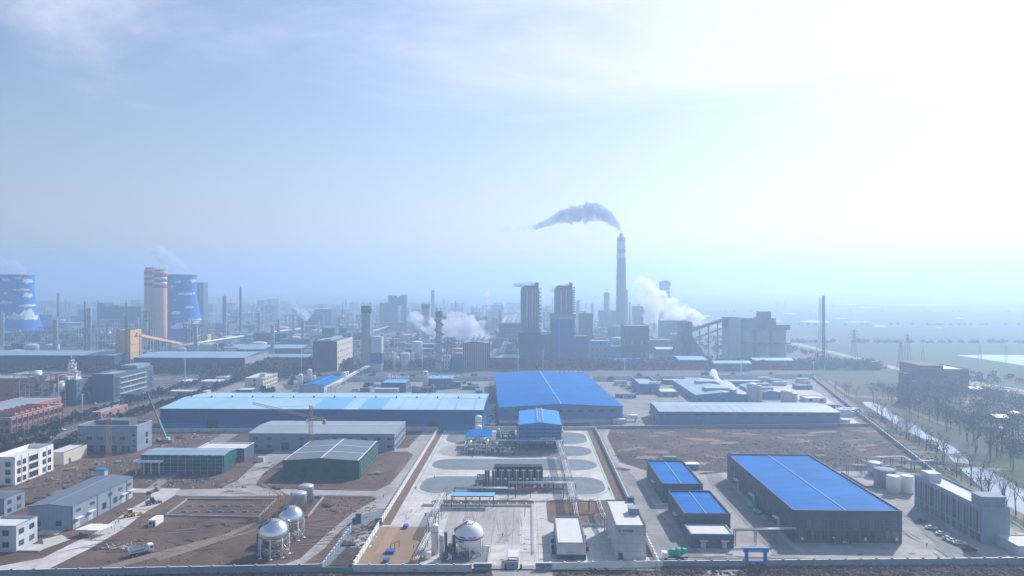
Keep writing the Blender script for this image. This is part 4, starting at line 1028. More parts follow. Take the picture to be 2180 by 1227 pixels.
rack('low rack of pipes west of the red banner', [(-34,316),(-9,316)], 5.4, 2, 3, 6.4)
rack('east branch of white pipes reaching the tall plant building', [(20.5,300),(27,300),(31,300),(31,283),(32,276)], 5.0, 1.8, 3, 6)
rack('white pipes dropping from the end of the long rack', [(20,290.5,7),(20.6,280,2.2)], 3, 1.8, 3, 5)
rack('pipe rack along the south foot of the blue process tower', [(-30,407.5),(21,407.5)], 6.6, 3, 5, 6.4)
rack('small blue grey frame carrying one pipe beside the long rack', [(8,331),(17,331)], 3.6, 1.5, 2, 4.4, fm='steel_blue')

# ---- blue roofed open shed
T = thing('loading_shed', 'open shed with pale blue roof and dark posts beside the apron', 'shed', (-34, 304.2, 0))
gantry_shed(T, 18.8, 4.2, 5.4, 3, 'steel_blue', 'roof_sky')
q = MB()
for i in range(6): q.bar((1.5+i*3, 1.5, 0), (3+i*3, 2.8, 1.1), .35)
lb(q, 'trailer_hoses', 'steel', T)
T = thing('low_wall', 'low concrete wall of bays along the north side of the apron', 'wall', (-47, 305.4, 0))
q = MB(); q.box(0, 49, 0, .4, 0, 1.3)
for i in range(12): q.box(i*4.2, i*4.2+.5, .4, 2.4, 0, 1.5)
lb(q, 'panel', 'pale_wall', T)
T = thing('low_wall', 'low concrete wall of bays left of the tall plant building', 'wall', (21.5, 281, 0))
q = MB(); q.box(0, 13, 0, .4, 0, 1.3)
for i in range(4): q.box(i*3.4, i*3.4+.5, .1, .6, 0, 2.6)
lb(q, 'panel', 'pale_wall', T)

# ---- vaporiser banks in the middle of the gravel
me_sets = None
for i in range(8):
    x = -20.6+i*3.55
    if me_sets is None:
        T = thing('vaporiser_bank', 'tall dark finned vaporiser panel, one of a row on the gravel', 'vaporiser', (x, 331, .4), 'finned vaporisers in a row')
        for k in (0, 1):
            q = MB(); q.box(-.15+k*1.35, .85+k*1.35, 0, 1.2, 1.0, 9.0)
            for j in range(9): q.box(-.2+k*1.35+j*.13, -.15+k*1.35+j*.13, -.08, 1.28, .9, 9.1)
            lb(q, 'fin_stack', 'steel_dark', T)
        q = MB(); q.tube((1.05,-.1,.8),(1.05,-.1,9.3),.13,n=6); q.bar((-.2,.6,9.3),(2.2,.6,9.3),.2); lb(q, 'header_pipe', 'pipe_white', T)
        q = MB()
        for xx in (0, 2): q.bar((xx,.2,0),(xx,.2,1),.2); q.bar((xx,1.1,0),(xx,1.1,1),.2)
        lb(q, 'leg', 'steel', T); me_sets = T
    else: copy_tree(me_sets, (x, 331, .4))
frame_unit('dark louvred cooler cabinet behind the row of finned vaporisers', -17, 7.5, 344, 350, 7.5, 2, vessels=0, seed=5, bays=5, name='cooler', cat='cooler')
T = thing('louvred_screen', 'dark corrugated screen behind the vaporisers', 'screen', (-16.5, 343.2, .4)); q = MB(); q.box(0, 24, 0, .5, 2.2, 7.8)
for i in range(30): q.box(.2+i*.8, .5+i*.8, -.12, 0, 2.2, 7.8)
lb(q, 'louvres', 'dark', T)
frame_unit('jumble of steel platforms and pumps at the left end of the vaporisers', -25, -21, 330, 340, 5, 2, vessels=3, seed=6, bays=2, vm='pipe_white')
frame_unit('pump skid with white valves right of the vaporisers', 8.5, 12.5, 330, 337, 4.5, 1, vessels=3, seed=7, bays=2, vm='pipe_white')

# ---- blue process tower
T = thing('process_tower', 'blue louvred process building with bright blue gable roof', 'process building', (-5, 409, 0))
Wt, Dt, Ht = 25, 45, 15.6
q = MB(); q.add([(-.5,-.5,Ht+.02),(Wt/2,-.5,Ht+1.6),(Wt+.5,-.5,Ht+.02),(-.5,Dt,Ht+.02),(Wt/2,Dt,Ht+1.6),(Wt+.5,Dt,Ht+.02),(-.5,-.5,Ht+.3),(Wt/2,-.5,Ht+1.9),(Wt+.5,-.5,Ht+.3),(-.5,Dt,Ht+.3),(Wt/2,Dt,Ht+1.9),(Wt+.5,Dt,Ht+.3)],
      [(6,7,10,9),(7,8,11,10),(0,3,4,1),(1,4,5,2),(0,1,7,6),(1,2,8,7),(3,0,6,9),(2,5,11,8),(4,3,9,10),(5,4,10,11)])
ro = lb(q, 'roof', 'roof_cyan', T)
me = None
for j in range(10):
    for s in (-1, 1):
        q = MB(); q.box(-.45,.45,-.7,.7,0,.9); q.lathe((0,0,.9), [(.5,0),(.5,.4),(0,.6)], 8)
        if me is None: o = lb(q, 'roof_vent', 'tank_white', ro); me = o.data
        else: o = put(me, 'roof_vent', ro, (0,0,0))
        o.location = (Wt/2+s*1.6, 3+j*4.3, Ht+1.5)
q = MB(); q.add([(0,0,Ht-1.8),(Wt,0,Ht-1.8),(Wt,0,Ht),(Wt/2,0,Ht+1.6),(0,0,Ht),(0,.3,Ht-1.8),(Wt,.3,Ht-1.8),(Wt,.3,Ht),(Wt/2,.3,Ht+1.6),(0,.3,Ht)], [(0,1,2,3,4),(9,8,7,6,5),(0,5,6,1)])
lb(q, 'gable', 'blue_clad', T)
for i, z in enumerate((4.6, 6.9, 9.2, 11.5)):
    q = MB(); q.box(0, Wt, -.15, .15, z, z+1.35); q.box(Wt-.15, Wt+.15, 0, Dt, z, z+1.35); q.box(-.15, .15, 0, Dt, z, z+1.35); lb(q, 'louvre_band', 'blue_clad', T)
q = MB(); q.box(.4, Wt-.4, .6, Dt-.5, 4.4, Ht-.3); lb(q, 'inner_wall', 'blue_wall', T)
q = MB()
for i in range(6):
    for y in (0, Dt*.5, Dt): q.bar((Wt*i/5, y, 0), (Wt*i/5, y, Ht), .45)
lb(q, 'column', 'steel_blue', T)
for side in (-1, 1):
    q = MB(); x = -.9 if side < 0 else Wt+.9
    for k in range(8):
        z = 1+k*1.9; q.bar((x, 1+(k % 2)*5, z), (x, 6-(k % 2)*5, z+1.9), .9, .2); q.box(x-.5, x+.5, .2, 1.6, z, z+.12)
    q.bar((x-.5,0,0),(x-.5,0,Ht),.18); q.bar((x+.5,0,0),(x+.5,0,Ht),.18)
    lb(q, 'stair_tower', 'galv', T)
text_part('中科绿色能源', 1.5, 'tank_white', T, (17.2, -.2, 7.15)); text_part('安全生产', 1.3, 'tank_white', T, (18.6, -.2, 4.75))
q = MB(); q.box(1, Wt-1, 4, Dt-4, 0, 2.8)
lb(q, 'plinth_machinery', 'plant_dark', T)
# equipment left of the tower
T = thing('canopy', 'tilted bright blue canopy roof over the compressor skids', 'canopy', (-38, 414, 0))
q = MB(); q.add([(0,0,7.2),(16,0,7.4),(16,14,8.8),(1.2,14,8.6),(0,0,7.45),(16,0,7.65),(16,14,9.05),(1.2,14,8.85)], [(4,5,6,7),(3,2,1,0),(0,1,5,4),(1,2,6,5),(2,3,7,6),(3,0,4,7)]); lb(q, 'roof', 'roof_blue', T)
for x in (.8, 8, 15.4):
    for y in (.8, 13): q = MB(); q.bar((x,y,0),(x,y,7.4 if y < 2 else 8.7),.3); lb(q, 'post', 'steel', T)
tank('tall white cold box column with dark ring behind the blue canopy', -31.5, 440, 2.3, 14.5, 'tank_white', .5, band=(.76,'steel_dark'), ladder=False, name='cold_column', cat='column')
tank('short white tank in front of the tall cold column', -31, 434.5, 1.9, 9.5, 'tank_white', .5, ladder=False, name='cold_column', cat='column')
frame_unit('compressor skids and silver pipes under the blue canopy', -37, -21, 401, 414, 5.5, 2, vessels=8, seed=21, bays=5, m='steel', vm='silver')
frame_unit('tangle of white vessels and pipes between the canopy and the blue tower', -21, -8, 400, 406, 5.5, 2, vessels=7, seed=22, bays=4, m='steel_dark', vm='pipe_white')
frame_unit('steel frames with exchangers behind the rack left of the blue tower', -19, -8, 418, 428, 8, 2, vessels=5, seed=23, bays=3, m='steel_blue', vm='steel')
tank('silver horizontal separator end beside the compressor skids', -33, 401, 1.6, 3.6, 'silver', .4, ladder=False, name='vessel', cat='vessel')

# ---- white roofed office and tall plant building
T, Wd, D, H = bld('plant_office', 'low pale office with white flat roof in front of the roadway', 'office building', 1185.5, 1248, 1193.6, 1157, 1100, h=6.3)
hall(T, Wd, D, H, 'pale_wall', 'roof_white', 'parapet', band=(2.2, 'dark_grey_wall'), cap='steel_dark', par=.5)
wins(T, 'S', Wd, D, [4.7, 6.1], [1.9], 1.0, 1.0, fr='steel_dark'); door(T, 'S', Wd, D, 5.4, 1.6, 2.3, 'glass_dark', 1.0)
wins(T, 'W', Wd, D, lin(3, D-3, 6), [2.6], 1.2, 1.6, fr='steel_dark'); wins(T, 'E', Wd, D, lin(3, D-3, 6), [2.6], 1.2, 1.6, fr='steel_dark')
q = MB()
for y in (5, 10, 16): q.box(-1.6,-.4,y,y+1.2,0,1.5); q.box(Wd+.5,Wd+1.6,y+3,y+4.1,0,2)
lb(q, 'outdoor_units', 'dark', T)
T, Wd, D, H = bld('plant_building', 'tall windowless grey panel building with blue emblem and lettering', 'plant building', 1309.4, 1376, 1193, 1120, 1065, h=12.5)
hall(T, Wd, D, H, 'pale_wall', 'roof_white', 'parapet', cap='dark', par=.35)
q = MB()
for z in (3.2, 6.2, 9.3): q.box(-.03, Wd+.03, -.03, D, z, z+.08)
lb(q, 'panel_joint', 'grey_wall_plain', T)
q = MB(); q.box(Wd*.62, Wd*.95, D*.42, D*.55, H-.2, H+2.1); q.box(Wd*.6, Wd*.97, D*.4, D*.57, H+2.1, H+2.3); lb(q, 'roof_hatch', 'grey_wall_plain', T)
q = MB(); q.box(Wd*.78, Wd*.99, D*.93, D, H-.2, H+1.6); lb(q, 'stair_head', 'dark_grey_wall', T)
wins(T, 'S', Wd, D, [2.0], [.4], 1.3, 2.2, fr='steel_dark'); 
text_part('中科绿能', .95, 'blue', T, (4.6, -.05, 10.3)); q = MB(); q.lathe((0,0,0), [(.28,-.05),(.55,-.05),(.55,.05),(.28,.05)], 14, False, R(50), R(330)); e_ = lb(q, 'emblem', 'blue', T); e_.location = (1.7,-.06,10.65); e_.rotation_euler = (PI/2,0,0)
door(T, 'W', Wd, D, D*.5, 1.6, 2.4, 'steel_dark', .8)

# ================================================================== right-hand compound
T, Wd, D, H = bld('small_hall', 'rear small dark hall with blue roof west of the big blue hall', 'industrial hall', 1410.6, 1497, 1071.8, 1029.8, 980)
ro = hall(T, Wd, D, H, 'dark_grey_wall', 'roof_blue', 'parapet', par=.9); q = MB(); q.bar((Wd/2,.6,H-.6),(Wd/2,D-.6,H-.6),.35,.2); lb(q, 'ridge_cap', 'roof_sky', ro)
wins(T, 'W', Wd, D, lin(4, D-4, 9), [1.6, 5.2], 1.4, 2.4, fr='steel_dark'); door(T, 'W', Wd, D, D*.5, 3.4, 3.6, 'steel_dark', 1.4)
T, Wd, D, H = bld('small_hall', 'front small dark hall with blue roof and white roofed annex', 'industrial hall', 1456, 1556, 1140, 1093, 1044)
ro = hall(T, Wd, D, H, 'dark_grey_wall', 'roof_blue', 'parapet', par=.9); q = MB(); q.bar((Wd/2,.6,H-.6),(Wd/2,D-.6,H-.6),.35,.2); lb(q, 'ridge_cap', 'roof_sky', ro)
wins(T, 'W', Wd, D, lin(4, D-4, 8), [1.6, 5.2], 1.4, 2.2, fr='steel_dark'); door(T, 'W', Wd, D, D*.55, 3.2, 3.4, 'steel_dark', 1.4)
T, Wd, D, H = bld('annex', 'grey annex with white flat roof, two doors and four windows', 'annex', 1471, 1563, 1168, 1138, 1118.5, depth=11)
hall(T, Wd, D, H, 'slate_wall', 'roof_white', 'parapet', par=.4, cap='grey_wall_plain')
wins(T, 'S', Wd, D, [2.4, 6.9, 10.2, 14.6], [1.9], 1.5, 1.6, gl='glass_dark', fr='steel_dark')
for u in (4.7, 12.6): door(T, 'S', Wd, D, u, 1.9, 2.6, 'pale_wall', .8)
T, Wd, D, H = bld('blue_roof_hall', 'large dark hall with bright blue roof and tall front windows', 'industrial hall', 1689, 1922, 1156, 1087, 968)
ro = hall(T, Wd, D, H, 'dark_grey_wall', 'roof_blue', 'parapet', par=.8); q = MB(); q.bar((Wd/2,.6,H-.5),(Wd/2,D-.6,H-.5),.35,.2); lb(q, 'ridge_cap', 'roof_sky', ro)
wins(T, 'S', Wd, D, lin(2.8, Wd-2.4, 13), [1.2, 5.4], 1.9, 3.6, gl='glass', fr='steel_dark', mull=1, trans=2)
wins(T, 'W', Wd, D, lin(4, D-5, 20), [1.2, 5.2], 1.5, 3.0, gl='glass_dark', fr='steel_dark')
for u in (D*.2, D*.47, D*.82): door(T, 'W', Wd, D, u, 3.2, 4.0, 'pale_wall', 1.8)
q = MB()
for i in range(4): q.box(3+i*12, 3.9+i*12, -.2, -.1, 1.2, 2.3)
lb(q, 'notice_board', 'tank_white', T)
T, Wd, D, H = bld('fin_office', 'long grey office with vertical fins and white flat roof', 'office building', 2090.5, 2152, 1159.5, 1081, 1010.5, h=14.4)
hall(T, Wd, D, H, 'grey_wall_plain', 'roof_white', 'parapet', par=1.0)
q = MB(); q.box(-.55, -.02, -.22, .22, 4.2, H-1.4); fo = None
for i in range(24):
    y = 1.2+(D-2.4)*i/23
    if i in (7, 8, 15, 16): continue
    if fo is None: fo = lb(q, 'fin', 'grey_wall', T); fo.location = (0, y, 0)
    else: put(fo.data, 'fin', T, (0, y, 0))
wins(T, 'W', Wd, D, lin(2.1, D-2.1, 12), [4.6], 2.2, 7.6, gl='glass_dark', fr='steel_dark', trans=3); wins(T, 'W', Wd, D, lin(2.1, D-2.1, 12), [.8], 2.2, 2.6, gl='glass', fr='steel_dark')
q = MB(); q.box(Wd*.1, Wd*.62, D*.80, D*.94, H-.9, H+2.6); lb(q, 'rear_penthouse', 'pale_wall', T)
q = MB(); q.box(.5, Wd-1, .9, 7.2, H-.9, H+3.4); q.box(.2, Wd-.7, .6, 7.5, H+3.4, H+3.7); lb(q, 'front_penthouse', 'grey_wall_plain', T)
T, Wd, D, H = bld('low_annex', 'low flat roofed block beside the fin office at the right edge', 'annex', 2168, 2290, 1186, 1166, 1140, h=4)
hall(T, Wd, 12, H, 'pale_wall', 'roof_white', 'parapet', par=.5)
T = thing('truck_crane', 'red truck with a white boom on the low flat roofed yard at the right edge', 'truck', (P(2170,1148).x, P(2170,1148).y, 0))
q = MB(); q.box(0, 7, 0, 2.4, .8, 1.6); lb(q, 'chassis', 'red', T); q = MB(); q.box(5.4, 7.2, 0, 2.4, 1.6, 3); lb(q, 'cab', 'red', T); q = MB(); q.bar((5,1.2,2.2),(-2,1.2,7),.5); lb(q, 'boom', 'tank_white', T)
for x in (1, 2.6, 6):
    for y in (0, 2.4): q = MB(); q.tube((x,y-.15,.5),(x,y+.15,.5),.5,n=10); lb(q, 'wheel', 'tyre', T)
# tanks behind the big hall
a = P(1895,1042); tank('wide low grey storage tank behind the big blue hall', a.x, a.y+5, 4.9, 8.4, 'grey_wall_plain', .12)
a = P(1884,1024); tank('second wide tank half hidden behind the wide grey tank', a.x, a.y+10, 3.5, 6.8, 'tank_pale', .12)
a = P(1908,1054); tank('white upright tank left of the fin office', a.x, a.y+3, 2.9, 8.2, 'tank_white', .2, ladder=False)
a = P(1938,1054); tank('white upright tank right against the fin office', a.x, a.y+3, 2.9, 8.2, 'tank_white', .2, ladder=False)
rack('steel pipe rack looping round the grey storage tanks', [P(1823,993)[:2], P(1923,990)[:2], P(1943,1001)[:2], P(1990,999)[:2]], 4.5, 2, 3, 6, fm='steel_blue')
rack('short pipe rack from the big blue hall to the storage tanks', [P(1775,1010)[:2], P(1862,1012)[:2], P(1830,997)[:2]], 5, 2, 2, 6, fm='steel_blue')
a = P(1562,1162, 0); rack('pipe bridge on dark posts between the annex and the big blue hall', [P(1564,1160)[:2], P(1694,1157)[:2]], 5.6, 1.6, 3, 7, fm='steel_dark')
T = thing('bund', 'low concrete bund with red soil around the storage tanks', 'bund', (P(1842,1040).x, P(1842,1040).y, 0)); q = MB()
c0 = P(1842,1040); c1 = P(1922,1046); 
q.box(0, c1.x-c0.x, 0, .4, 0, 1.2); q.box(0, .4, .4, 26, 0, 1.2); lb(q, 'kerb_wall', 'concrete', T)
for i, (px, py, s) in enumerate(((1600,1080,2.6),(1612,1094,2.2),(1629,1107,2.0))):
    a = P(px, py); T = thing('covered_pallet', ['largest','middle','nearest'][i]+' of the three green tarpaulin covered loads beside the big blue hall', 'covered load', (a.x, a.y, 0))
    q = MB(); q.blob((0,0,s*.42), s, (.9,1.5,.55), .25, 10, i); q.f = q.f; lb(q, 'tarpaulin', 'tarp_green', T)
a = P(1460,1000); T, Wd, D, H = bld('hut', 'small white roofed hut on the edge of the scrub land', 'hut', 1462, 1488, 1000, 987, 983, h=3); hall(T, Wd, 4, 3, 'grey_wall_plain', 'tank_white', 'flat')
a = P(1414,984); T = thing('green_container', 'dark green container behind the rear small hall', 'container', (a.x, a.y, 0)); q = MB(); q.box(0,7,0,2.5,0,2.8); lb(q, 'body', 'tank_green', T)
# entrance frame
a = P(1586,1206); T = thing('entrance_frame', 'bright blue inflatable style entrance frame in the south wall', 'entrance', (a.x, a.y, 0)); b = P(1632,1206); Wd = b.x-a.x
q = MB(); q.box(0,1.1,-.4,.5,0,5.2); q.box(Wd-1.1,Wd,-.4,.5,0,5.2); lb(q, 'post', 'gate_blue', T)
q = MB(); q.box(-.6,Wd+.6,-.5,.6,5.2,6.5); q.box(-.8,Wd+.8,-.6,.7,6.5,6.75); lb(q, 'header', 'gate_blue', T)
q = MB(); q.box(1.1,Wd-1.1,-.2,.1,.2,1.9); lb(q, 'panel', 'blue', T)
text_part('施工现场安全第一', .62, 'tank_white', T, (Wd/2, -.53, 5.55)); text_part('平安', .8, 'tank_white', T, (2.8, -.24, .7))
# cement mixer truck with green drum
a = P(1416,1192); T = thing('mixer_truck', 'concrete mixer truck with green wrapped drum behind the south wall', 'mixer truck', (a.x, a.y, 0))
q = MB(); q.box(0,8.2,-.5,.5,.8,1.3); lb(q, 'chassis', 'steel_dark', T); q = MB(); q.box(-1.2,.8,-1.2,1.2,.8,2.9); q.box(-1.25,-.4,-1.0,1.0,2.9,3.1); lb(q, 'cab', 'tank_white', T)
q = MB(); q.tube((1.2,0,2.6),(3.6,0,2.9),1.0,1.5,14); q.tube((3.6,0,2.9),(5.6,0,3.1),1.5,1.45,14); q.tube((5.6,0,3.1),(7.8,0,3.5),1.45,.8,14); lb(q, 'drum', 'tarp_green', T)
for x in (0, 4.6, 6.2):
    for y in (-1.1, 1.1): q = MB(); q.tube((x,y-.2,.55),(x,y+.2,.55),.55,n=12); lb(q, 'wheel', 'tyre', T)
q = MB(); q.bar((7.6,0,2.6),(8.9,0,1.4),.5,.3); lb(q, 'chute', 'steel', T)
# ================================================================== construction site on the left
def sidebld(name, label, cat, xse, yse_b, yse_t, xne, wid, **kw):
    """building set out from the foot of its south-east corner; xne is where its far east corner shows"""
    a = P(xse, yse_b); H = ZH(xse, yse_t, a.y); lo, hi = a.y+2, a.y+400
    for _ in range(40):
        mid = (lo+hi)/2
        if Q(xne, mid).x < a.x: lo = mid
        else: hi = mid
    # columns left of the vanishing point move right with depth: find where the column meets x = a.x
    D = None; Y = a.y
    while Y < a.y+500:
        if Q(xne, Y).x <= a.x: D = Y-a.y; break
        Y += .5
    T = thing(name, label, cat, (a.x-wid, a.y, 0), kw.get('group')); return T, wid, (D or 20), H

T, Wd, D, H = sidebld('site_office', 'white three storey building with dark windows at the left edge', 'office building', 32, 1034, 973, 112, 13)
hall(T, Wd, D, H, 'white_wall', 'roof_white', 'parapet', par=2.2)
zs = [1.2, 5.4, 9.4]
wins(T, 'E', Wd, D, [2.6, 6.4], zs, 2.1, 2.3, gl='glass', fr='steel_dark'); wins(T, 'E', Wd, D, [D-7.0, D-3.0], zs, 2.1, 2.3, gl='glass', fr='steel_dark')
wins(T, 'E', Wd, D, [D*.46], zs, 6.2, 2.6, gl='glass', fr='steel_dark', mull=5, trans=1)
wins(T, 'S', Wd, D, [3.5, 9.5], zs, 2.4, 2.2, gl='glass', fr='steel_dark')
q = MB()
for y in (4.5, D*.46-3.4, D*.46+3.4, D-5): q.bar((Wd+.1,y,0),(Wd+.1,y,H-.2),.22)
lb(q, 'downpipe', 'frame_white', T)
T, Wd, D, H = sidebld('plain_block', 'plain cream block behind the white three storey building', 'block', 135.7, 991, 964, 184, 9.5)
hall(T, Wd, D, H, 'cream_wall', 'roof_white', 'parapet', par=.5, cap='steel_dark'); wins(T, 'E', Wd, D, [5], [.4], 1.2, 2.4, fr='steel_dark', gl='dark')
T, Wd, D, H = sidebld('grey_block', 'large grey two storey block with parapet behind the yellow mast', 'block', 292, 963, 907, 318, 36)
D = max(D, 16); hall(T, Wd, D, H, 'grey_wall_plain', 'roof_slate', 'parapet', par=1.3, cap='pale_wall')
wins(T, 'S', Wd, D, lin(7, 27, 4), [7.2], 3.4, 1.9, gl='glass', fr='steel_dark', mull=3); wins(T, 'S', Wd, D, [8, 15, 22], [.4], 3.0, 3.4, gl='dark', fr='steel_dark'); wins(T, 'S', Wd, D, [27.5, 30.5], [.2], 1.8, 3.4, gl='dark', fr='steel_dark')
wins(T, 'S', Wd, D, [1.6, 34.0], [3.2, 6.4, 9.6], 1.4, .9, gl='dark', fr='steel_dark'); wins(T, 'E', Wd, D, [D*.65], [3, 7], 2.2, 2.8, gl='glass', fr='steel_dark')
q = MB(); q.box(8, 28, 5, D-2, H-1, H+2.2); lb(q, 'stair_head', 'roof_slate', T)
T, Wd, D, H = sidebld('brick_building', 'long red brick building with rows of square windows at the left edge', 'brick building', 21.5, 940, 889.6, 153.5, 20)
D = 50; hall(T, Wd, D, H, 'brick_red', 'roof_grey', 'parapet', par=1.2, cap='cream_wall')
wins(T, 'E', Wd, D, lin(3.4, D-3, 10), [5.4, 10.2], 3.0, 2.7, gl='glass', fr='brick_dark', mull=2); wins(T, 'E', Wd, D, lin(3.4, D-3, 10), [.8], 3.0, 2.6, gl='glass_dark', fr='brick_dark', mull=1)
q = MB()
for i in range(11): y = .7+(D-1.4)*i/10; q.box(Wd, Wd+.28, y-.3, y+.3, 0, H-.4)
for z in (4.7, 9.5): q.box(Wd, Wd+.2, 0, D, z-.2, z+.1)
lb(q, 'pilasters', 'brick_dark', T)
wins(T, 'S', Wd, D, [14.5, 18], [5.4, 10.2], 2.6, 2.6, gl='glass', fr='brick_dark')
q = MB()
for i in range(7): q.add([(2,8+i*5,H),(Wd-3,8+i*5,H),(Wd-3,12.5+i*5,H),(2,12.5+i*5,H),(2,8+i*5,H+2.2),(Wd-3,8+i*5,H+2.2)], [(0,1,5,4),(4,5,2,3),(0,4,3),(1,2,5)])
lb(q, 'saw_tooth_roof', 'brick_red', T)
T, Wd, D, H = sidebld('brick_building', 'lower red brick wing with a row of small windows behind the long one', 'brick building', 0, 915, 877, 66, 30)
hall(T, Wd, 62, H, 'brick_red', 'roof_grey', 'parapet', par=.6, cap='cream_wall'); wins(T, 'E', Wd, 62, lin(4, 58, 13), [H-3.6], 1.8, 1.2, gl='glass_dark', fr='brick_dark')
for lab, xse, yb, yt, xne, wd, dp in (('red brick gable block with white coping behind the pipe frames', 73, 868, 806, 95, 46, 24), ('red brick stair block beyond the pipe frames', 140, 834, 797, 160, 52, 22), ('small red brick lodge beside the tree lined avenue', 215, 893, 878, 250, 7, 34)):
    T, Wd, D, H = sidebld('brick_building', lab, 'brick building', xse, yb, yt, xne, wd); hall(T, Wd, dp, H, 'brick_red', 'roof_grey', 'parapet', par=.8, cap='cream_wall')
    wins(T, 'E', Wd, dp, lin(3, dp-3, 4), [H*.3, H*.65] if H > 9 else [1.5], 2.2, 1.8, gl='glass_dark', fr='brick_dark', one=True); wins(T, 'S', Wd, dp, lin(4, wd-3, 5) if wd > 20 else [wd/2], [H*.4], 2.2, 1.8, gl='glass_dark', fr='brick_dark', one=True)
# dark office blocks
T, Wd, D, H = sidebld('office_block', 'five storey dark grey office block with long east window rows', 'office building', 242, 855, 797, 326, 19)
hall(T, Wd, D, H, 'slate_wall', 'roof_grey', 'parapet', par=1.4, cap='grey_wall_plain'); wins(T, 'E', Wd, D-14, lin(12, D-16, 14), [2, 6.6, 11.2, 15.8], 2.6, 2.2, gl='glass', fr='grey_wall_plain', one=True)
q = MB()
for z in (5.2, 9.8, 14.4, 19): q.box(Wd, Wd+.6, 9, D-12, z-.5, z+.4)
lb(q, 'sunshade', 'pale_wall', T)
wins(T, 'E', Wd, D, [4.5, D-5], [3], 5, 17, gl='glass_dark', fr='grey_wall_plain', mull=3, trans=5)
q = MB(); q.box(2, Wd-2, D-24, D-2, H, H+3); lb(q, 'roof_plant', 'grey_wall_plain', T); q = MB(); q.box(Wd+.6, Wd+11, 12, 26, 0, 4.4); lb(q, 'entrance_porch', 'dark_grey_wall', T)
T, Wd, D, H = sidebld('office_block', 'smaller dark office block left of the five storey one', 'office building', 162.6, 863, 810, 199, 17)
hall(T, Wd, D, H, 'slate_wall', 'roof_grey', 'parapet', par=1.2, cap='grey_wall_plain'); wins(T, 'E', Wd, D, lin(3, D-4, 7), [2, 6.2, 10.4, 14.6], 2.4, 2.4, gl='glass', fr='grey_wall_plain', one=True)
q = MB(); q.box(3, 9, 2, 9, H, H+2.4); q.box(10.5, 14, 5, 11, H, H+1.8); lb(q, 'roof_boxes', 'tank_white', T)
for lab, xse, yb, yt, xne, wd, dp, wl in (('grey flat shed at the foot of the dark office blocks', 330, 905, 893, 345, 60, 10, 'slate_wall'), ('low carport roof beside the car park', 205, 905, 892, 215, 30, 18, 'grey_wall_plain')):
    pass
fr = [('row of low white stores behind the car park', 466, 821, 812, 380, 14, 'pale_wall'), ('low long white canopy across the car park', 440, 842, 833, 327, 8, 'pale_wall'), ('small pale shed with white end by the avenue', 486, 812, 803, 455, 12, 'white_wall')]
for lab, xr, yb, yt, xl, dp, wl in fr:
    T, Wd, D, H = bld('low_shed', lab, 'shed', xl, xr, yb, yt, 0, depth=dp); hall(T, Wd, dp, H, wl, 'roof_white', 'flat'); wins(T, 'S', Wd, dp, lin(4, Wd-4, max(2, int(Wd/9))), [.8], 2.4, 1.8, gl='glass_dark', one=True)

# sheds and halls
T, Wd, D, H = sidebld('slate_hall', 'long low hall with slate blue roof and pale side doors', 'industrial hall', 153, 1129.5, 1078, 284, 18.2)
D = 43; hall(T, Wd, D, H-.4, 'grey_wall_plain', 'roof_slate', 'gy', rise=.9, oh=.25, ridge_line=(.25, 'roof_grey'))
wins(T, 'E', Wd, D, [4, 13, 25.5, 33, 40], [6.4], 2.6, 1.1, gl='glass', fr='steel_dark', mull=3); wins(T, 'E', Wd, D, [21.3, 29.3], [2.0], 2.6, 2.4, gl='glass', fr='steel_dark', mull=2)
for y in (3.6, 11.8, 35.5, 41): door(T, 'E', Wd, D, y, 2.8, 3.6, 'pale_wall', 1.4)
wins(T, 'S', Wd, D, [4.2, 12.8, 3.2], [1.8], 2.2, 1.8, gl='dark', fr='steel_dark', mull=2)
q = MB()
for y in (.4, 16.5, 25.4, 38): q.bar((Wd+.12,y,0),(Wd+.12,y,H-.5),.16)
q.bar((Wd+.05,0,0),(Wd+.05,0,H),.3)
lb(q, 'downpipe', 'steel_dark', T)
q = MB(); q.box(6, 15.5, -5.5, -.2, 0, .35); lb(q, 'ramp', 'concrete_new', T)
T, Wd, D, H = sidebld('pale_block', 'small pale two storey block with white roof in the lower left corner', 'block', 34.6, 1177, 1121, 74.4, 14)
D = 11; hall(T, Wd, D, H, 'pale_wall', 'roof_white', 'parapet', par=.8, cap='grey_wall_plain'); wins(T, 'E', Wd, D, [2.6, 8], [2.0, 6.4], 2.3, 1.8, gl='glass', fr='steel_dark', mull=2); wins(T, 'S', Wd, D, [10], [2, 6.4], 2.2, 1.8, gl='glass_dark', fr='steel_dark', mull=2)
q = MB(); q.box(Wd+.1, Wd+8, .5, 6.5, 0, .7); lb(q, 'loading_deck', 'concrete_new', T)
T, Wd, D, H = sidebld('grey_house', 'small grey house with slate roof half out of frame at the left', 'house', 9, 1101, 1061.6, 38.6, 18)
D = 12; hall(T, Wd, D, H-.5, 'grey_wall_plain', 'roof_slate', 'gx', rise=.8, oh=.2); wins(T, 'E', Wd, D, [3, 8.5], [1.2, 4.8], 2.0, 1.6, gl='glass', fr='steel_dark', mull=1); wins(T, 'S', Wd, D, [14], [1.2], 2, 1.8, gl='glass', fr='steel_dark')
T, Wd, D, H = sidebld('netted_hall', 'long unfinished hall wrapped in green netting with pale blue roof', 'hall under construction', 475.6, 1009.5, 968, 502, 43.5)
D = 15; ro = hall(T, Wd, D, H-.6, 'dark_grey_wall', 'roof_steel', 'gx', rise=.8, oh=.5, ridge_line=(.25,'tank_white'))
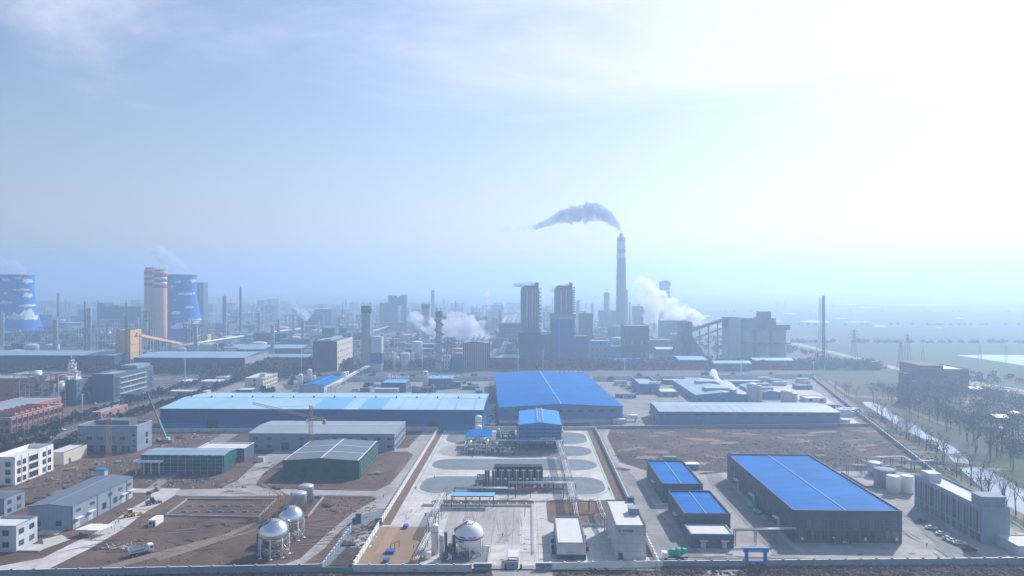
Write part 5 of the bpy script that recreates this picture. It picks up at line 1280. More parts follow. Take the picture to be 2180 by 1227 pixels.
def net(T, Wd, D, z0, z1, o=.55):
    for nm, seg in (('S', ((-o,-o),(Wd+o,-o))), ('E', ((Wd+o,-o),(Wd+o,D+o))), ('W', ((-o,D+o),(-o,-o)))):
        a_, b_ = Vector((*seg[0],0)), Vector((*seg[1],0)); n = max(4, int((b_-a_).length/1.5)); q = MB(); rn = random.Random(5); rows = 4; nv = Vector((-(b_-a_).y, (b_-a_).x, 0)).normalized(); vs = []
        for t_ in (0, .05):
            for i in range(n+1):
                for j in range(rows+1):
                    zz = z0+(z1-z0)*j/rows+(rn.uniform(-.5,.3) if j == 0 else 0); p_ = a_+(b_-a_)*i/n+nv*(rn.uniform(-.18,.18)+t_); vs.append((p_.x, p_.y, zz))
        m1 = (n+1)*(rows+1); fs = []
        for i in range(n):
            for j in range(rows): k_ = i*(rows+1)+j; fs.append((k_, k_+rows+1, k_+rows+2, k_+1)); fs.append((m1+k_, m1+k_+1, m1+k_+rows+2, m1+k_+rows+1))
        q.add(vs, fs); lb(q, 'safety_net', 'net_green', T)
net(T, Wd, D, 4.6, H-.3)
q = MB()
for i in range(12): q.bar((Wd*i/11,-.9,0),(Wd*i/11,-.9,H-1),.16)
for z in (2, 4, 6, 8): q.bar((0,-.9,z),(Wd,-.9,z),.12)
lb(q, 'scaffolding', 'steel', T)
T, Wd, D, H = sidebld('netted_hall', 'square hall wrapped in dark green netting with white roof seams', 'hall under construction', 762.6, 1020, 979.6, 803, 38.2)
D = 43; ro = hall(T, Wd, D, H-.5, 'dark_grey_wall', 'roof_slate', 'gy', rise=1.2, oh=.4, ridge_line=(.5,'tank_white')); net(T, Wd, D, 0.3, H-.3)
q = MB()
for y in (.33, .66): 
    for s in (0,1): q.bar((0 if s == 0 else Wd/2, D*y, (H-.5 if s == 0 else H+.7)+.36), (Wd/2 if s == 0 else Wd, D*y, (H+.7 if s == 0 else H-.5)+.36), .5, .12)
q.bar((0,-.3,H-.15),(0,D,H-.15),.45,.12); q.bar((Wd,-.3,H-.15),(Wd,D,H-.15),.45,.12)
lb(q, 'roof_seam', 'tank_white', ro)
q = MB()
for i in range(16): q.bar((Wd+1.2,2+i*2.6,0),(Wd+1.2,2+i*2.6,H-1),.14)
for z in (2, 4, 6, 8): q.bar((Wd+1.2,2,z),(Wd+1.2,41,z),.1)
lb(q, 'scaffolding', 'steel', T)
T, Wd, D, H = sidebld('grey_shed', 'long grey shed with two rows of small windows behind the netted hall', 'industrial hall', 840, 960, 923, 863, 88.5)
D = 37; ro = hall(T, Wd, D, H-.5, 'grey_wall', 'roof_grey', 'gx', rise=1.1, oh=.4, ridge_line=(.25, 'tank_white'))
us = [4, 12.5, 32.5, 41, 53, 61.5, 70, 78.5, 85.5]; wins(T, 'S', Wd, D, us+[22], [6.4], 2.8, 1.3, gl='glass', fr='steel_dark', mull=3); wins(T, 'S', Wd, D, [4, 12.5, 32.5, 41, 85.5], [1.6], 2.8, 1.6, gl='glass', fr='steel_dark', mull=3)
door(T, 'S', Wd, D, 22, 4.2, 4.6, 'dark'); wins(T, 'E', Wd, D, lin(3, D-3, 8), [1.4, 5.8], 1.8, 1.6, gl='glass', fr='steel_dark')
T, Wd, D, H = sidebld('low_shed', 'low white roofed shed tucked behind the long netted hall', 'shed', 520, 984, 955, 530, 27)
D = 14; hall(T, Wd, D, H, 'slate_wall', 'roof_white', 'parapet', par=.5, cap='tank_white'); wins(T, 'E', Wd, D, [6], [1.5], 2, 2, fr='steel_dark', gl='glass')
a = P(283,1012); T = thing('portico', 'white portico slab standing on slim columns in front of the netted hall', 'portico', (a.x, a.y, 0))
q = MB(); q.box(0,15,0,7,6.6,7.4); 
lb(q, 'slab', 'white_wall', T)
for x in (1.2, 5.2, 9.2, 13.4):
    for y in (1, 6): q = MB(); q.box(x-.32,x+.32,y-.32,y+.32,0,6.6); lb(q, 'column', 'pale_wall', T)
q = MB()
for x in (4.2,5.8,7.4,9,10.6): q.tube((x,3.5,7.38),(x,3.5,7.46),.5,n=10)
lb(q, 'roof_opening', 'dark', T)
a = P(213,1020); T = thing('site_cabin', 'blue and white site cabin on the ground behind the slate hall', 'cabin', (a.x-4, a.y+2, 0))
q = MB(); q.box(0,5,0,3,0,3.6); lb(q, 'body', 'pale_wall', T); q = MB(); q.box(-.15,5.15,-.2,3.2,3.6,4.4); lb(q, 'roof', 'gate_blue', T)
a = P(316,1122); T = thing('site_cabin', 'small white site cabin with dark doorway on bare ground', 'cabin', (a.x, a.y, 0))
q = MB(); q.box(0,3,0,6.2,0,2.8); lb(q, 'body', 'tank_white', T); wins(T, 'S', 3, 6, [.9], [1], 1, 1, fr='blue'); door(T, 'S', 3, 6, 2.2, .8, 2.1, 'dark')
a = P(548,985); T = thing('white_container', 'pale container by the haul road beside the grey shed', 'container', (a.x, a.y, 0)); q = MB(); q.box(0,3.4,0,2.6,0,3); lb(q, 'body', 'tank_pale', T)

# silver spheres, silos and bund
sphere_tank('front silver sphere tank on white legs with a scaffold stair', (P(580,1184).x), P(580,1184).y+1.5, 5.5, 7.6, 'silver', text=None)
sphere_tank('rear silver sphere tank half hidden behind the front one', (P(616,1150).x), P(616,1146).y, 4.9, 7.9, 'silver')
for px, py, lab in ((630,1092,'front corrugated grey silo behind the silver spheres'),(646,1075,'rear corrugated grey silo behind the silver spheres')):
    a = P(px, py); tank(lab, a.x, a.y+3.4, 3.5, 7.6, 'galv', .28, ladder=False, name='silo', cat='silo')
def scaffold(label, x, y, w_, d_, h_, seed, m='crane_yellow'):
    T = thing('scaffold', label, 'scaffolding', (x, y, 0)); q = MB(); nx = max(2, int(w_/1.8)); nz = max(2, int(h_/1.8))
    for i in range(nx+1):
        for yy in (0, d_): q.bar((w_*i/nx, yy, 0), (w_*i/nx, yy, h_*(1-.25*((i*7+seed) % 3)/3)), .12)
    for k in range(1, nz+1):
        for yy in (0, d_): q.bar((0, yy, h_*k/nz*.75), (w_, yy, h_*k/nz*.75), .1)
    for i in range(nx): q.bar((w_*i/nx, 0, 0), (w_*(i+1)/nx, 0, h_*.7), .1)
    lb(q, 'tubes', m, T); return T
a = P(548,1105); scaffold('thin yellow scaffold wrapped round the rear silver sphere', a.x, a.y, 12, 3, 11, 1)
a = P(196,1168); scaffold('heap of yellow scaffold tubes beside the haul road', a.x, a.y-1, 8, 5, 1.2, 2)
a = P(186,1125); scaffold('yellow scaffold stack at the corner of the slate hall', a.x, a.y, 3, 2, 3.6, 3)
T = thing('stair_brace', 'long yellow stair truss leaning against the front silver sphere', 'stair', (P(560,1150).x, P(560,1150).y, 0))
a = P(614,1190); b0 = T.location; q = MB(); e = Vector((a.x-b0.x, a.y-b0.y, .2)); s0_ = Vector((0,-8,8.5))
q.bar(s0_, e, .12); q.bar(s0_+Vector((0,0,1)), e+Vector((0,0,1)), .1); q.bar(s0_+Vector((.8,0,0)), e+Vector((.8,0,0)), .12)
for i in range(12): p_ = s0_+(e-s0_)*i/11; q.bar(p_, p_+Vector((.8,0,0)), .1); q.bar(p_, p_+Vector((0,0,1)), .08)
lb(q, 'truss', 'crane_yellow', T)
c = [P(352,1100), P(399,1065), P(588,1066), P(549,1104)]
T = thing('foundation_wall', 'low concrete foundation walls laid out as a rectangle on bare soil', 'foundation', (c[0].x, c[0].y, 0)); q = MB()
for i in range(4):
    if i != 2: pass
    q.bar(c[i]-c[0]+Vector((0,0,.45)), c[(i+1)%4]-c[0]+Vector((0,0,.45)), .5, .9)
lb(q, 'wall', 'concrete', T)
c = [P(640,1104), P(655,1104), P(688,1062), P(640,1060)]
T = thing('foundation_wall', 'low concrete wall angled round the corrugated silos', 'foundation', (c[0].x, c[0].y, 0)); q = MB()
for i in range(3): q.bar(c[i]-c[0]+Vector((0,0,.6)), c[i+1]-c[0]+Vector((0,0,.6)), .5, 1.2)
lb(q, 'wall', 'concrete', T)
proto = None
for j, py in enumerate((1079, 1091)):
    for i in range(7):
        a = P(404+i*26-j*12, py)
        if proto is None:
            q = MB(); q.box(-1.3,1.3,-.4,.4,0,.5); q.box(-1.0,1.0,-.2,.2,.5,.8); proto = q.build('footing', M['concrete']); proto.location = a; tag(proto, 'pale concrete footing block, one of a grid inside the foundation walls', 'footing', 'footings inside the foundation')
        else: o = proto.copy(); C.objects.link(o); o.location = a
a = P(756,1135); T = thing('wall_stub', 'dark grey block pier at the broken end of the stepped wall', 'pier', (P(757,1115).x, P(757,1115).y, 0)); q = MB(); q.box(0,2.2,0,1.4,0,4); q.box(-1.4,0,0,1.4,0,2.2); lb(q, 'blocks', 'slate_wall', T)
T = thing('gate_pier', 'blue grey wall end where the sand lot wall turns', 'pier', (X0-1.8, 280, 0)); q = MB(); q.box(0,2.6,0,1.0,0,3.4); lb(q, 'blocks', 'slate_wall', T)
T = thing('hoarding', 'dark green hoarding between the two south walls', 'hoarding', (P(684,1220).x, P(684,1220).y, 0), rz=YAW); q = MB(); q.box(0,11,-.1,.1,0,2.0); lb(q, 'panel', 'tank_green', T)

# ---- vehicles and machines on the site
def place_rot(T, a, rz): T.location = (a.x, a.y, a.z); T.rotation_euler = (0,0,rz); return T
def wheels(T, xs, y, r, m='tyre'):
    for x in xs:
        for s in (-1, 1):
            q = MB(); q.tube((x, s*y-.22, r), (x, s*y+.22, r), r, n=14); w__ = lb(q, 'wheel', m, T); q = MB(); q.tube((x, s*(y+.2), r), (x, s*(y+.25), r), r*.5, n=10); lb(q, 'rim', 'steel', w__)
T = thing('dump_truck', 'white and green dump truck on the brown ground', 'dump truck')
q = MB(); q.box(-4,4,-.5,.5,.9,1.3); lb(q, 'chassis', 'steel_dark', T)
q = MB(); q.box(2.3,4.1,-1.2,1.2,.9,3.1); q.add([(2.3,-1.2,3.1),(4.1,-1.2,3.1),(4.1,1.2,3.1),(2.3,1.2,3.1),(2.3,-1.0,3.4),(3.6,-1.0,3.4),(3.6,1.0,3.4),(2.3,1.0,3.4)],[(4,5,6,7),(0,1,5,4),(1,2,6,5),(2,3,7,6),(3,0,4,7)]); cb = lb(q, 'cab', 'tank_white', T)
q = MB(); q.box(4.1,4.14,-1.05,1.05,1.9,2.9); q.box(2.9,3.8,-1.23,-1.2,1.9,2.8); q.box(2.9,3.8,1.2,1.23,1.9,2.8); lb(q, 'windscreen', 'glass_dark', cb)
q = MB(); q.box(-4.2,2.0,-1.25,-1.1,1.4,3.0); q.box(-4.2,2.0,1.1,1.25,1.4,3.0); q.box(1.85,2.0,-1.1,1.1,1.4,3.3); q.box(-4.2,-4.05,-1.1,1.1,1.4,2.8); q.box(-4.05,1.85,-1.1,1.1,1.4,1.6); tb_ = lb(q, 'tipper_body', 'tank_pale', T)
q = MB(); q.box(-3.2,1.2,-1.3,-1.26,1.8,2.4); q.box(-3.2,1.2,1.26,1.3,1.8,2.4); lb(q, 'green_stripe', 'tarp_green', tb_); q = MB(); q.blob((-1.1,0,1.9),1.0,(2.4,1,.6),.3,8); lb(q, 'load', 'dirt_dark', T)
wheels(T, (3.1,-1.6,-3.0), 1.05, .55); place_rot(T, P(300,1181), R(42))
T = thing('backhoe_loader', 'yellow wheeled loader digging on the haul road', 'loader')
q = MB(); q.box(-2.2,1.6,-.8,.8,.9,1.9); q.box(-2.3,-.6,-.7,.7,1.9,2.3); lb(q, 'body', 'machine_yellow', T); q = MB(); q.box(-.5,1.0,-.7,.7,1.9,3.2); lb(q, 'cab', 'glass_dark', T); q = MB(); q.box(-.6,1.1,-.8,.8,3.2,3.35); lb(q, 'cab_roof', 'tank_white', T)
q = MB(); q.bar((1.4,-.6,1.6),(4.0,-.6,.9),.25); q.bar((1.4,.6,1.6),(4.0,.6,.9),.25); lb(q, 'lift_arm', 'machine_yellow', T); q = MB(); q.add([(4.0,-1.3,.2),(5.1,-1.3,.2),(4.2,-1.3,1.2),(4.0,1.3,.2),(5.1,1.3,.2),(4.2,1.3,1.2)],[(0,1,2),(5,4,3),(0,2,5,3),(0,3,4,1)]); lb(q, 'bucket', 'machine_yellow', T)
q = MB(); q.path([(-2.2,0,1.6),(-3.6,0,3.4),(-4.8,0,2.0)], .18, 6); lb(q, 'rear_boom', 'steel_dark', T); wheels(T, (-1.4,1.2), .95, .7); place_rot(T, P(276,1101), R(38))
T = thing('wheel_loader', 'dark green loader parked further up the haul road', 'loader')
q = MB(); q.box(-2.2,1.4,-.9,.9,1,2.1); lb(q, 'body', 'steel_dark', T); q = MB(); q.box(-.4,1.0,-.7,.7,2.1,3.2); lb(q, 'cab', 'glass_dark', T); q = MB(); q.bar((1.2,-.6,1.6),(3.4,-.6,.8),.3); q.bar((1.2,.6,1.6),(3.4,.6,.8),.3); q.box(3.2,4.2,-1.3,1.3,.2,1.2); lb(q, 'bucket', 'tank_green', T); wheels(T, (-1.3,1.2), 1.0, .75); place_rot(T, P(322,1075), R(48))
T = thing('delivery_truck', 'grey flatbed truck at the top of the haul road', 'truck'); q = MB(); q.box(-2.8,1.6,-1.1,1.1,.8,1.1); lb(q, 'flatbed', 'steel_dark', T); q = MB(); q.box(1.7,3.2,-1.1,1.1,.6,2.4); lb(q, 'cab', 'car_silver', T); wheels(T, (-1.8,2.3), .95, .45); place_rot(T, P(326,1049), R(70))
for i, (px, py) in enumerate(((186,1138),(212,1139))):
    a = P(px, py); T = thing('site_canopy', ('left','right')[i]+' of the two white sheet canopies across the haul road', 'canopy', (a.x, a.y, 0)); q = MB(); q.add([(-3,-3,2.8),(2.4,-3,2.8),(4.6,3,3.1),(-.6,3,3.1),(-3,-3,2.95),(2.4,-3,2.95),(4.6,3,3.25),(-.6,3,3.25)],[(3,2,1,0),(4,5,6,7),(0,1,5,4),(1,2,6,5),(2,3,7,6),(3,0,4,7)]); lb(q, 'sheet', 'tank_white', T)
    for x, y in ((-2.8,-2.8),(2.2,-2.8),(4.3,2.8),(-.5,2.8)): q = MB(); q.bar((x,y,0),(x,y,2.8),.12); lb(q, 'post', 'steel', T)
a = P(250,1168); T = thing('scrap_heap', 'tangled heap of silver ducting on the bare ground', 'scrap heap', (a.x, a.y, 0)); q = MB(); rn = random.Random(4)
for i in range(34): x, y = rn.uniform(-4.5,4.5), rn.uniform(-2.5,2.5); t = rn.random()*PI; q.bar((x,y,rn.uniform(.1,.8)),(x+math.cos(t)*2,y+math.sin(t)*1.6,rn.uniform(.2,1.4)),rn.uniform(.1,.3),.1)
lb(q, 'ducting', 'tank_pale', T)
# tower cranes and mobile crane
def lattice(q, a, b, w_, th=.12, n=None):
    a, b = Vector(a), Vector(b); d = b-a; L_ = d.length; d.normalize(); up = Vector((0,0,1)) if abs(d.z) < .9 else Vector((0,1,0)); r = d.cross(up).normalized()*w_/2; u = r.normalized().cross(d)*w_/2; n = n or int(L_/w_)
    cs = [-r-u, r-u, r+u, -r+u]
    for c_ in cs: q.bar(a+c_, b+c_, th*1.4)
    for i in range(n):
        p_ = a+d*(L_*i/n); p2 = a+d*(L_*(i+1)/n)
        for k in range(4): q.bar(p_+cs[k], p2+cs[(k+1)%4], th); 
        if i % 2 == 0: q.bar(p_+cs[0], p_+cs[1], th); q.bar(p_+cs[2], p_+cs[3], th)
a = P(662,975); zt = ZH(662, 893, a.y); T = thing('tower_crane', 'yellow tower crane with long jib in front of the long blue warehouse', 'tower crane', (a.x, a.y, 0))
q = MB(); lattice(q, (0,0,0), (0,0,zt), 1.8, .11); lb(q, 'mast', 'crane_yellow', T)
q = MB(); q.box(-1.5,1.5,-1.5,1.5,zt,zt+.6); lattice(q, (0,0,zt), (0,0,zt+8), 1.2, .14); lb(q, 'tower_head', 'crane_yellow', T)
tipY = a.y+12; tz = ZH(538, 859, tipY); tp = Q(538, tipY, tz)
q = MB(); lattice(q, (0,0,zt+1.4), (tp.x-a.x, 12, tz), 1.1, .07); lb(q, 'jib', 'crane_yellow', T)
q = MB(); dv = Vector((tp.x-a.x, 12, 0)).normalized(); e_ = -dv*9; lattice(q, (0,0,zt+1), (e_.x, e_.y, zt+.6), 1.2, .12); lb(q, 'counter_jib', 'crane_yellow', T)
q = MB(); q.box(e_.x-.8, e_.x+.8, e_.y-.8, e_.y+.8, zt-2.2, zt+.4); lb(q, 'counterweight', 'concrete', T)
q = MB(); q.tube((0,0,zt+8), (tp.x-a.x)*.6*Vector((1,0,0))+Vector((0,7,zt+1.4+(tz-zt)*.6)), .06, n=4); q.tube((0,0,zt+8), (e_.x,e_.y,zt+1), .06, n=4); lb(q, 'tie_bar', 'steel_dark', T)
q = MB(); q.box(-2.2,-.7,-1.9,-.5,zt-2,zt+.2); lb(q, 'cab', 'tank_white', T); q = MB(); q.box(-1.8,1.8,-1.8,1.8,zt-9,zt-8.6); lb(q, 'collar', 'steel_dark', T)
a = P(232,1008); zt = ZH(232, 880, a.y); T = thing('tower_crane', 'orange lattice mast without a jib in front of the large grey block', 'tower crane mast', (a.x, a.y, 0))
q = MB(); lattice(q, (0,0,0), (0,0,zt), 1.7, .11); lb(q, 'mast', 'crane_yellow', T); q = MB(); q.box(-2.2,2.2,-.8,.8,zt-3.2,zt-2.9); q.bar((-3.4,0,zt-2),(3.4,0,zt-2.4),.3); q.bar((0,0,zt),(-2.5,0,zt-2),.12); lb(q, 'head', 'steel', T)
a = P(352,943); T = thing('mobile_crane', 'mobile crane with long dark green boom raised beside the grey block', 'mobile crane', (a.x, a.y, 0)); q = MB(); q.box(-5,5,-1.3,1.3,1,2); q.box(-5.5,-3.8,-1.3,1.3,1,3); lb(q, 'carrier', 'crane_yellow', T)
q = MB(); q.box(-1,2.6,-1.3,1.3,2,3.4); lb(q, 'turret', 'tank_pale', T); wheels(T, (-4.2,-2.6,1.8,3.4), 1.15, .6)
bz = ZH(313, 836, a.y+2); bp_ = Q(313, a.y+2, bz); e_ = Vector((bp_.x-a.x, 2, bz)); s0_ = Vector((.5,0,3)); m_ = s0_+(e_-s0_)*.4
q = MB(); q.bar(s0_, m_, 1.0, 1.1); lb(q, 'lower_boom', 'tank_green', T); q = MB(); q.bar(m_, e_, .6, .7); q.bar(e_+Vector((-.8,0,.4)), e_+Vector((1.2,0,0)), .8, .8); lb(q, 'upper_boom', 'steel_dark', T)

# ---- spoil heaps, stacked materials and site clutter
hp = []
for k_ in range(3):
    q = MB(); q.blob((0,0,0), 2.0, (1.7,1,.30), .35, 14, 40+k_); hp.append(q)
hm_ = ['dirt','dirt_pale','dirt']; hmesh = [None]*3
for i, (px, py) in enumerate(((90,1062),(120,1052),(150,1040),(66,1072),(250,985),(205,1000),(385,930),(470,912),(560,938),(590,1040),(800,1010),(700,1075),(740,1160),(150,1000))):
    a = P(px, py); k_ = i % 3
    if hmesh[k_] is None: o = hp[k_].build('spoil_heap', M[hm_[k_]]); hmesh[k_] = o
    else: o = hmesh[k_].copy(); C.objects.link(o)
    o.location = (a.x, a.y, -.2); o.rotation_euler = (0,0,i*1.3); o.scale = (1+.1*(i % 4),)*3; tag(o, 'low spoil heap on the construction site', 'spoil heap', 'spoil heaps of the construction site')
mt_ = None; rn = random.Random(15)
for i in range(34):
    px, py = rn.choice(((160,985),(200,1010),(330,1020),(400,1025),(470,1022),(440,905),(360,930),(560,1110),(620,1180),(450,1120),(380,1150),(700,1090),(90,1020),(130,1030))); px += rn.uniform(-30,30); py += rn.uniform(-6,6); a = P(px, py)
    if mt_ is None:
        q = MB(); rn2 = random.Random(2)
        for j in range(9): x = rn2.uniform(-1.6,1.6); y = rn2.uniform(-.7,.7); q.bar((x-1.6,y,.1+.12*(j % 4)),(x+1.6,y+rn2.uniform(-.5,.5),.1+.12*(j % 4)),.16,.12)
        mt_ = q.build('timber_stack', M['dirt_pale']); o = mt_
    else: o = mt_.copy(); C.objects.link(o)
    o.location = (a.x, a.y, .25); o.rotation_euler = (0,0,rn.random()*3); tag(o, 'loose stack of timbers on the construction site', 'timber stack', 'timber stacks of the construction site')
# ================================================================== warehouses across the middle
T, Wd, D, H = bld('long_warehouse', 'very long warehouse with pale blue roof and dark blue walls', 'warehouse', 341, 1028, 914, 872, 838)
ro = hall(T, Wd, D, H, 'blue_wall', 'roof_pale', 'gx', rise=2.2, band=(4.2, 'blue_wall_light'), oh=.5, ridge_line=(.7, 'roof_sky'))
for u in (36.5, 113, 189): door(T, 'S', Wd, D, u, 8, 6.6, 'dark')
me = None
for i in range(15):
    q = MB(); q.box(-.5,.5,-.5,.5,0,1.2)
    if me is None: o = lb(q, 'ridge_vent', 'steel_dark', ro); me = o.data
    else: o = put(me, 'ridge_vent', ro, (0,0,0))
    o.location = (5+i*(Wd-10)/14, D/2, H+2.4)
q = MB()
for i in range(5):
    x = Wd*(.74+.058*i); q.bar((x, 0, H+.42), (x, D/2, H+2.62), .5, .1); q.bar((x, D/2, H+2.62), (x, D, H+.42), .5, .1)
lb(q, 'roof_seam', 'roof_sky', ro)
q = MB()
for (f0, f1) in ((.47,.57),(.615,.69)):
    q.add([(Wd*f0,-.45,H+.37),(Wd*f1,-.45,H+.37),(Wd*f1,D/2-.5,H+2.58),(Wd*f0,D/2-.5,H+2.58)],[(0,1,2,3)])
lb(q, 'blue_roof_panels', 'roof_sky', ro)
a = P(1062.6,902); T = thing('blue_roof_hall', 'broad hall with deep blue low gable roof and pale blue front wall', 'warehouse', (a.x, a.y, 0), rz=R(3.7)); Wd, D, H = 89.5, 187, 11.4
defm('hall_blue_wall', (0.08,0.20,0.36), 0.6, var=0.06, scale=0.1, stripes=(0, 6.0, 0.06))
hall(T, Wd, D, H, 'hall_blue_wall', 'roof_blue', 'gy', rise=2.2, band=(2.4, 'pale_wall'), oh=.5, ridge_line=(.9, 'roof_sky'))
wins(T, 'S', Wd, D, [5.5, 13.5, 51, 58.7, 66.4, 74.2, 82, 36, 44], [8.0], 3.6, 1.5, gl='glass_dark', fr='steel_dark', mull=2)
T, Wd, D, H = bld('pale_warehouse', 'long low warehouse with pale steel roof at the edge of the scrub land', 'warehouse', 1404, 1789, 907, 878, 858)
ro = hall(T, Wd, D, H, 'hall_blue_wall', 'roof_steel', 'gx', rise=1.2, oh=.5)
q = MB()
for i in range(7): x = Wd*(.12+.06*i); q.bar((x,0,H+.4),(x,D/2,H+1.6),.3,.1)
lb(q, 'roof_seam', 'roof_sky', ro)
wins(T, 'S', Wd, D, lin(8, Wd-6, 12), [H-2.2], 7, .9, gl='glass_dark', fr='steel_dark', mull=3, one=True); door(T, 'W', Wd, D, D*.5, 4, 4.4, 'dark'); door(T, 'S', Wd, D, Wd*.22, 5, 4.6, 'steel_dark'); 
T, Wd, D, H = bld('court_block', 'blue grey flat roofed block with open court right of the blue roofed hall', 'block', 1362, 1405, 838, 817.5, 801.6)
hall(T, Wd, D, H, 'hall_blue_wall', 'roof_steel', 'parapet', par=2.0, cap='pale_wall'); q = MB(); q.box(Wd*.55, Wd*.95, 3, 9, H-2, H+1); lb(q, 'roof_box', 'tank_pale', T); door(T, 'S', Wd, D, Wd*.5, 1.6, 5, 'dark')
fr = [('low_block', 'low tan block with pale roof beyond the court block', 'block', 1407, 1445, 845, 834, 12, 22, 'grey_wall_plain', 'roof_white'),
      ('low_block', 'long brownish row building behind the yard', 'block', 1412, 1474, 819, 809, 8, 10, 'brick_dark', 'roof_white'),
      ('steel_hall', 'large steel roofed hall beside the steaming vent', 'hall', 1481, 1600, 857, 842, 22, 90, 'hall_blue_wall', 'roof_steel'),
      ('steel_hall', 'steel roofed hall section right of the twin grey silos', 'hall', 1612, 1672, 850, 838, 16, 50, 'hall_blue_wall', 'roof_steel'),
      ('low_block', 'blue long shed behind the steaming vent', 'shed', 1545, 1625, 822, 812, 8, 16, 'hall_blue_wall', 'roof_steel'),
      ('low_block', 'small pale store at the end of the white yard', 'store', 1716, 1760, 858, 848, 8, 14, 'pale_wall', 'roof_white'),
      ('low_block', 'dark low shed near the white yard', 'shed', 1697, 1730, 830, 821, 8, 12, 'slate_wall', 'roof_slate')]
for nm, lab, cat, xl, xr, yb, yt, _, dp, wl, rf in fr:
    T, Wd, D, H = bld(nm, lab, cat, xl, xr, yb, yt, 0, depth=dp); hall(T, Wd, dp, H, wl, rf, 'gy' if 'hall' in nm else 'parapet', rise=2.4, par=.6)
    wins(T, 'S', Wd, dp, lin(4, Wd-4, max(2, int(Wd/12))), [1.2], 3, 2, gl='glass_dark', fr='steel_dark', one=True)
    if 'hall' in nm: q = MB(); q.box(Wd*.25, Wd*.7, dp*.15, dp*.28, H+.5, H+4); q.box(Wd*.3, Wd*.9, dp*.6, dp*.7, H+.5, H+4.2); lb(q, 'roof_monitor', 'roof_steel', T)
for lab, px, yb, yt, r_ in (('pale steaming vent stack between the steel roofed halls', 1562, 856, 829, 2.0), ('slim duct beside the steaming vent stack', 1554, 856, 831, .9)):
    a = P(px, yb); stack(lab, a.x, a.y, r_, r_, ZH(px, yt, a.y), 'tank_pale', name='vent_stack', cat='vent')
for lab, px, yb, yt, r_ in (('left of the twin grey silos on the steel roofed halls', 1600, 857, 818, 4.2), ('right of the twin grey silos on the steel roofed halls', 1615, 857, 822, 3), ('squat grey silo with a rusty top', 1674, 858, 833, 4.6), ('short grey silo next to the rusty topped one', 1689, 858, 838, 3.2)):
    a = P(px, yb); tank(lab, a.x, a.y, r_, ZH(px, yt, a.y), 'tank_pale', .25, ladder=False, name='silo', cat='silo')
for lab, px, py, wd, dp, h_ in (('left of two small white kiosks in front of the pale warehouse', 1733, 904, 4, 3, 3), ('right of two small white kiosks in front of the pale warehouse', 1752, 903.5, 4, 3, 3), ('white utility box near the left front of the pale warehouse', 1642, 907, 5, 3, 3), ('small gate lodge right of the pale warehouse', 1795, 903, 5, 5, 3.2), ('equipment skid in front of the blue roofed hall corner', 1305, 903, 9, 4, 3.4)):
    a = P(px, py); T = thing('kiosk', lab, 'kiosk', (a.x, a.y, 0)); hall(T, wd, dp, h_, 'pale_wall', 'roof_white', 'flat', oh=.3); wins(T, 'S', wd, dp, [wd*.3], [1], 1, 1, gl='dark', one=True)
a = P(1345,898); T = thing('horizontal_tank', 'white horizontal tank at the corner of the blue roofed hall', 'tank', (a.x, a.y, 0)); q = MB(); q.tube((-7,0,3.6),(4,1,3.6),1.7,n=16); lb(q, 'shell', 'tank_white', T); q = MB(); q.box(-5,-4,-1,1,0,2.4); q.box(2,3,-1,1,0,2.4); lb(q, 'saddle', 'concrete', T)
T, Wd, D, H = bld('brown_block', 'dark brown four storey building beside the highway', 'building', 1962, 2064, 834, 786, 776)
hall(T, Wd, D, H, 'brick_dark', 'roof_grey', 'parapet', par=1.0); wins(T, 'S', Wd, D, lin(3, Wd-3, 11), [3, 8, 13], 2.4, 2, gl='glass_dark', fr='brick_dark', one=True); q = MB(); q.box(Wd*.25, Wd*.5, 4, D-3, H-1, H+2.6); lb(q, 'roof_box', 'tank_pale', T); q=MB(); q.box(0, Wd*.48, 2, D, H, H+3); lb(q, 'upper_storey', 'brick_dark', T)
T, Wd, D, H = bld('brown_tower', 'narrow brown tower left of the dark brown building', 'tower', 1925, 1943, 858, 795, 0, depth=9); hall(T, Wd, 9, H, 'brick_dark', 'roof_grey', 'parapet', par=.8); wins(T, 'S', Wd, 9, [Wd*.5], lin(3, H-6, 5), 2.4, 2, gl='glass_dark', fr='brick_dark', one=True)
T, Wd, D, H = bld('low_block', 'low brown link block between the tower and the brown building', 'block', 1943, 1962, 836, 812, 0, depth=14); hall(T, Wd, 14, H, 'brick_dark', 'roof_grey', 'parapet')
for i, (xl, xr, yb, yt, lab) in enumerate(((2120,2150,900,890,'blue white farm store below the playing field'),(2150,2175,888,882,'tiny pale shed at the right end of the playing field'),(2068,2092,838,829,'small pale outhouse right of the brown building'))):
    T, Wd, D, H = bld('farm_shed', lab, 'shed', xl, xr, yb, yt, 0, depth=9); hall(T, Wd, 9, H, 'slate_wall', 'roof_steel', 'gx')

# ---- small plant between the tree belt and the long warehouse
T, Wd, D, H = sidebld('pink_office', 'cream three storey office with dark window pairs behind the long warehouse', 'office building', 560, 833, 805, 590, 17)
hall(T, Wd, D, H, 'cream_wall', 'roof_white', 'parapet', par=1, cap='pale_wall'); wins(T, 'E', Wd, D, lin(2.5, D-2.5, 9), [1.5, 5.4, 9.3], 1.7, 2, gl='glass_dark', fr='brick_dark', one=True); wins(T, 'S', Wd, D, [9], [5, 9], 2, 2, gl='glass_dark', fr='brick_dark', one=True); q = MB(); q.box(9, 14, 12, 18, H-1, H+2.6); lb(q, 'stair_head', 'pale_wall', T)
T, Wd, D, H = bld('low_shed', 'grey lean-to with white gable in front of the cream office', 'shed', 502, 536, 842, 830, 0, depth=14); hall(T, Wd, 14, H, 'slate_wall', 'roof_white', 'parapet', par=.5)
T, Wd, D, H = sidebld('blue_roof_shed', 'small hall with bright blue roof beside the white vertical tanks', 'hall', 690, 842, 822, 727, 20)
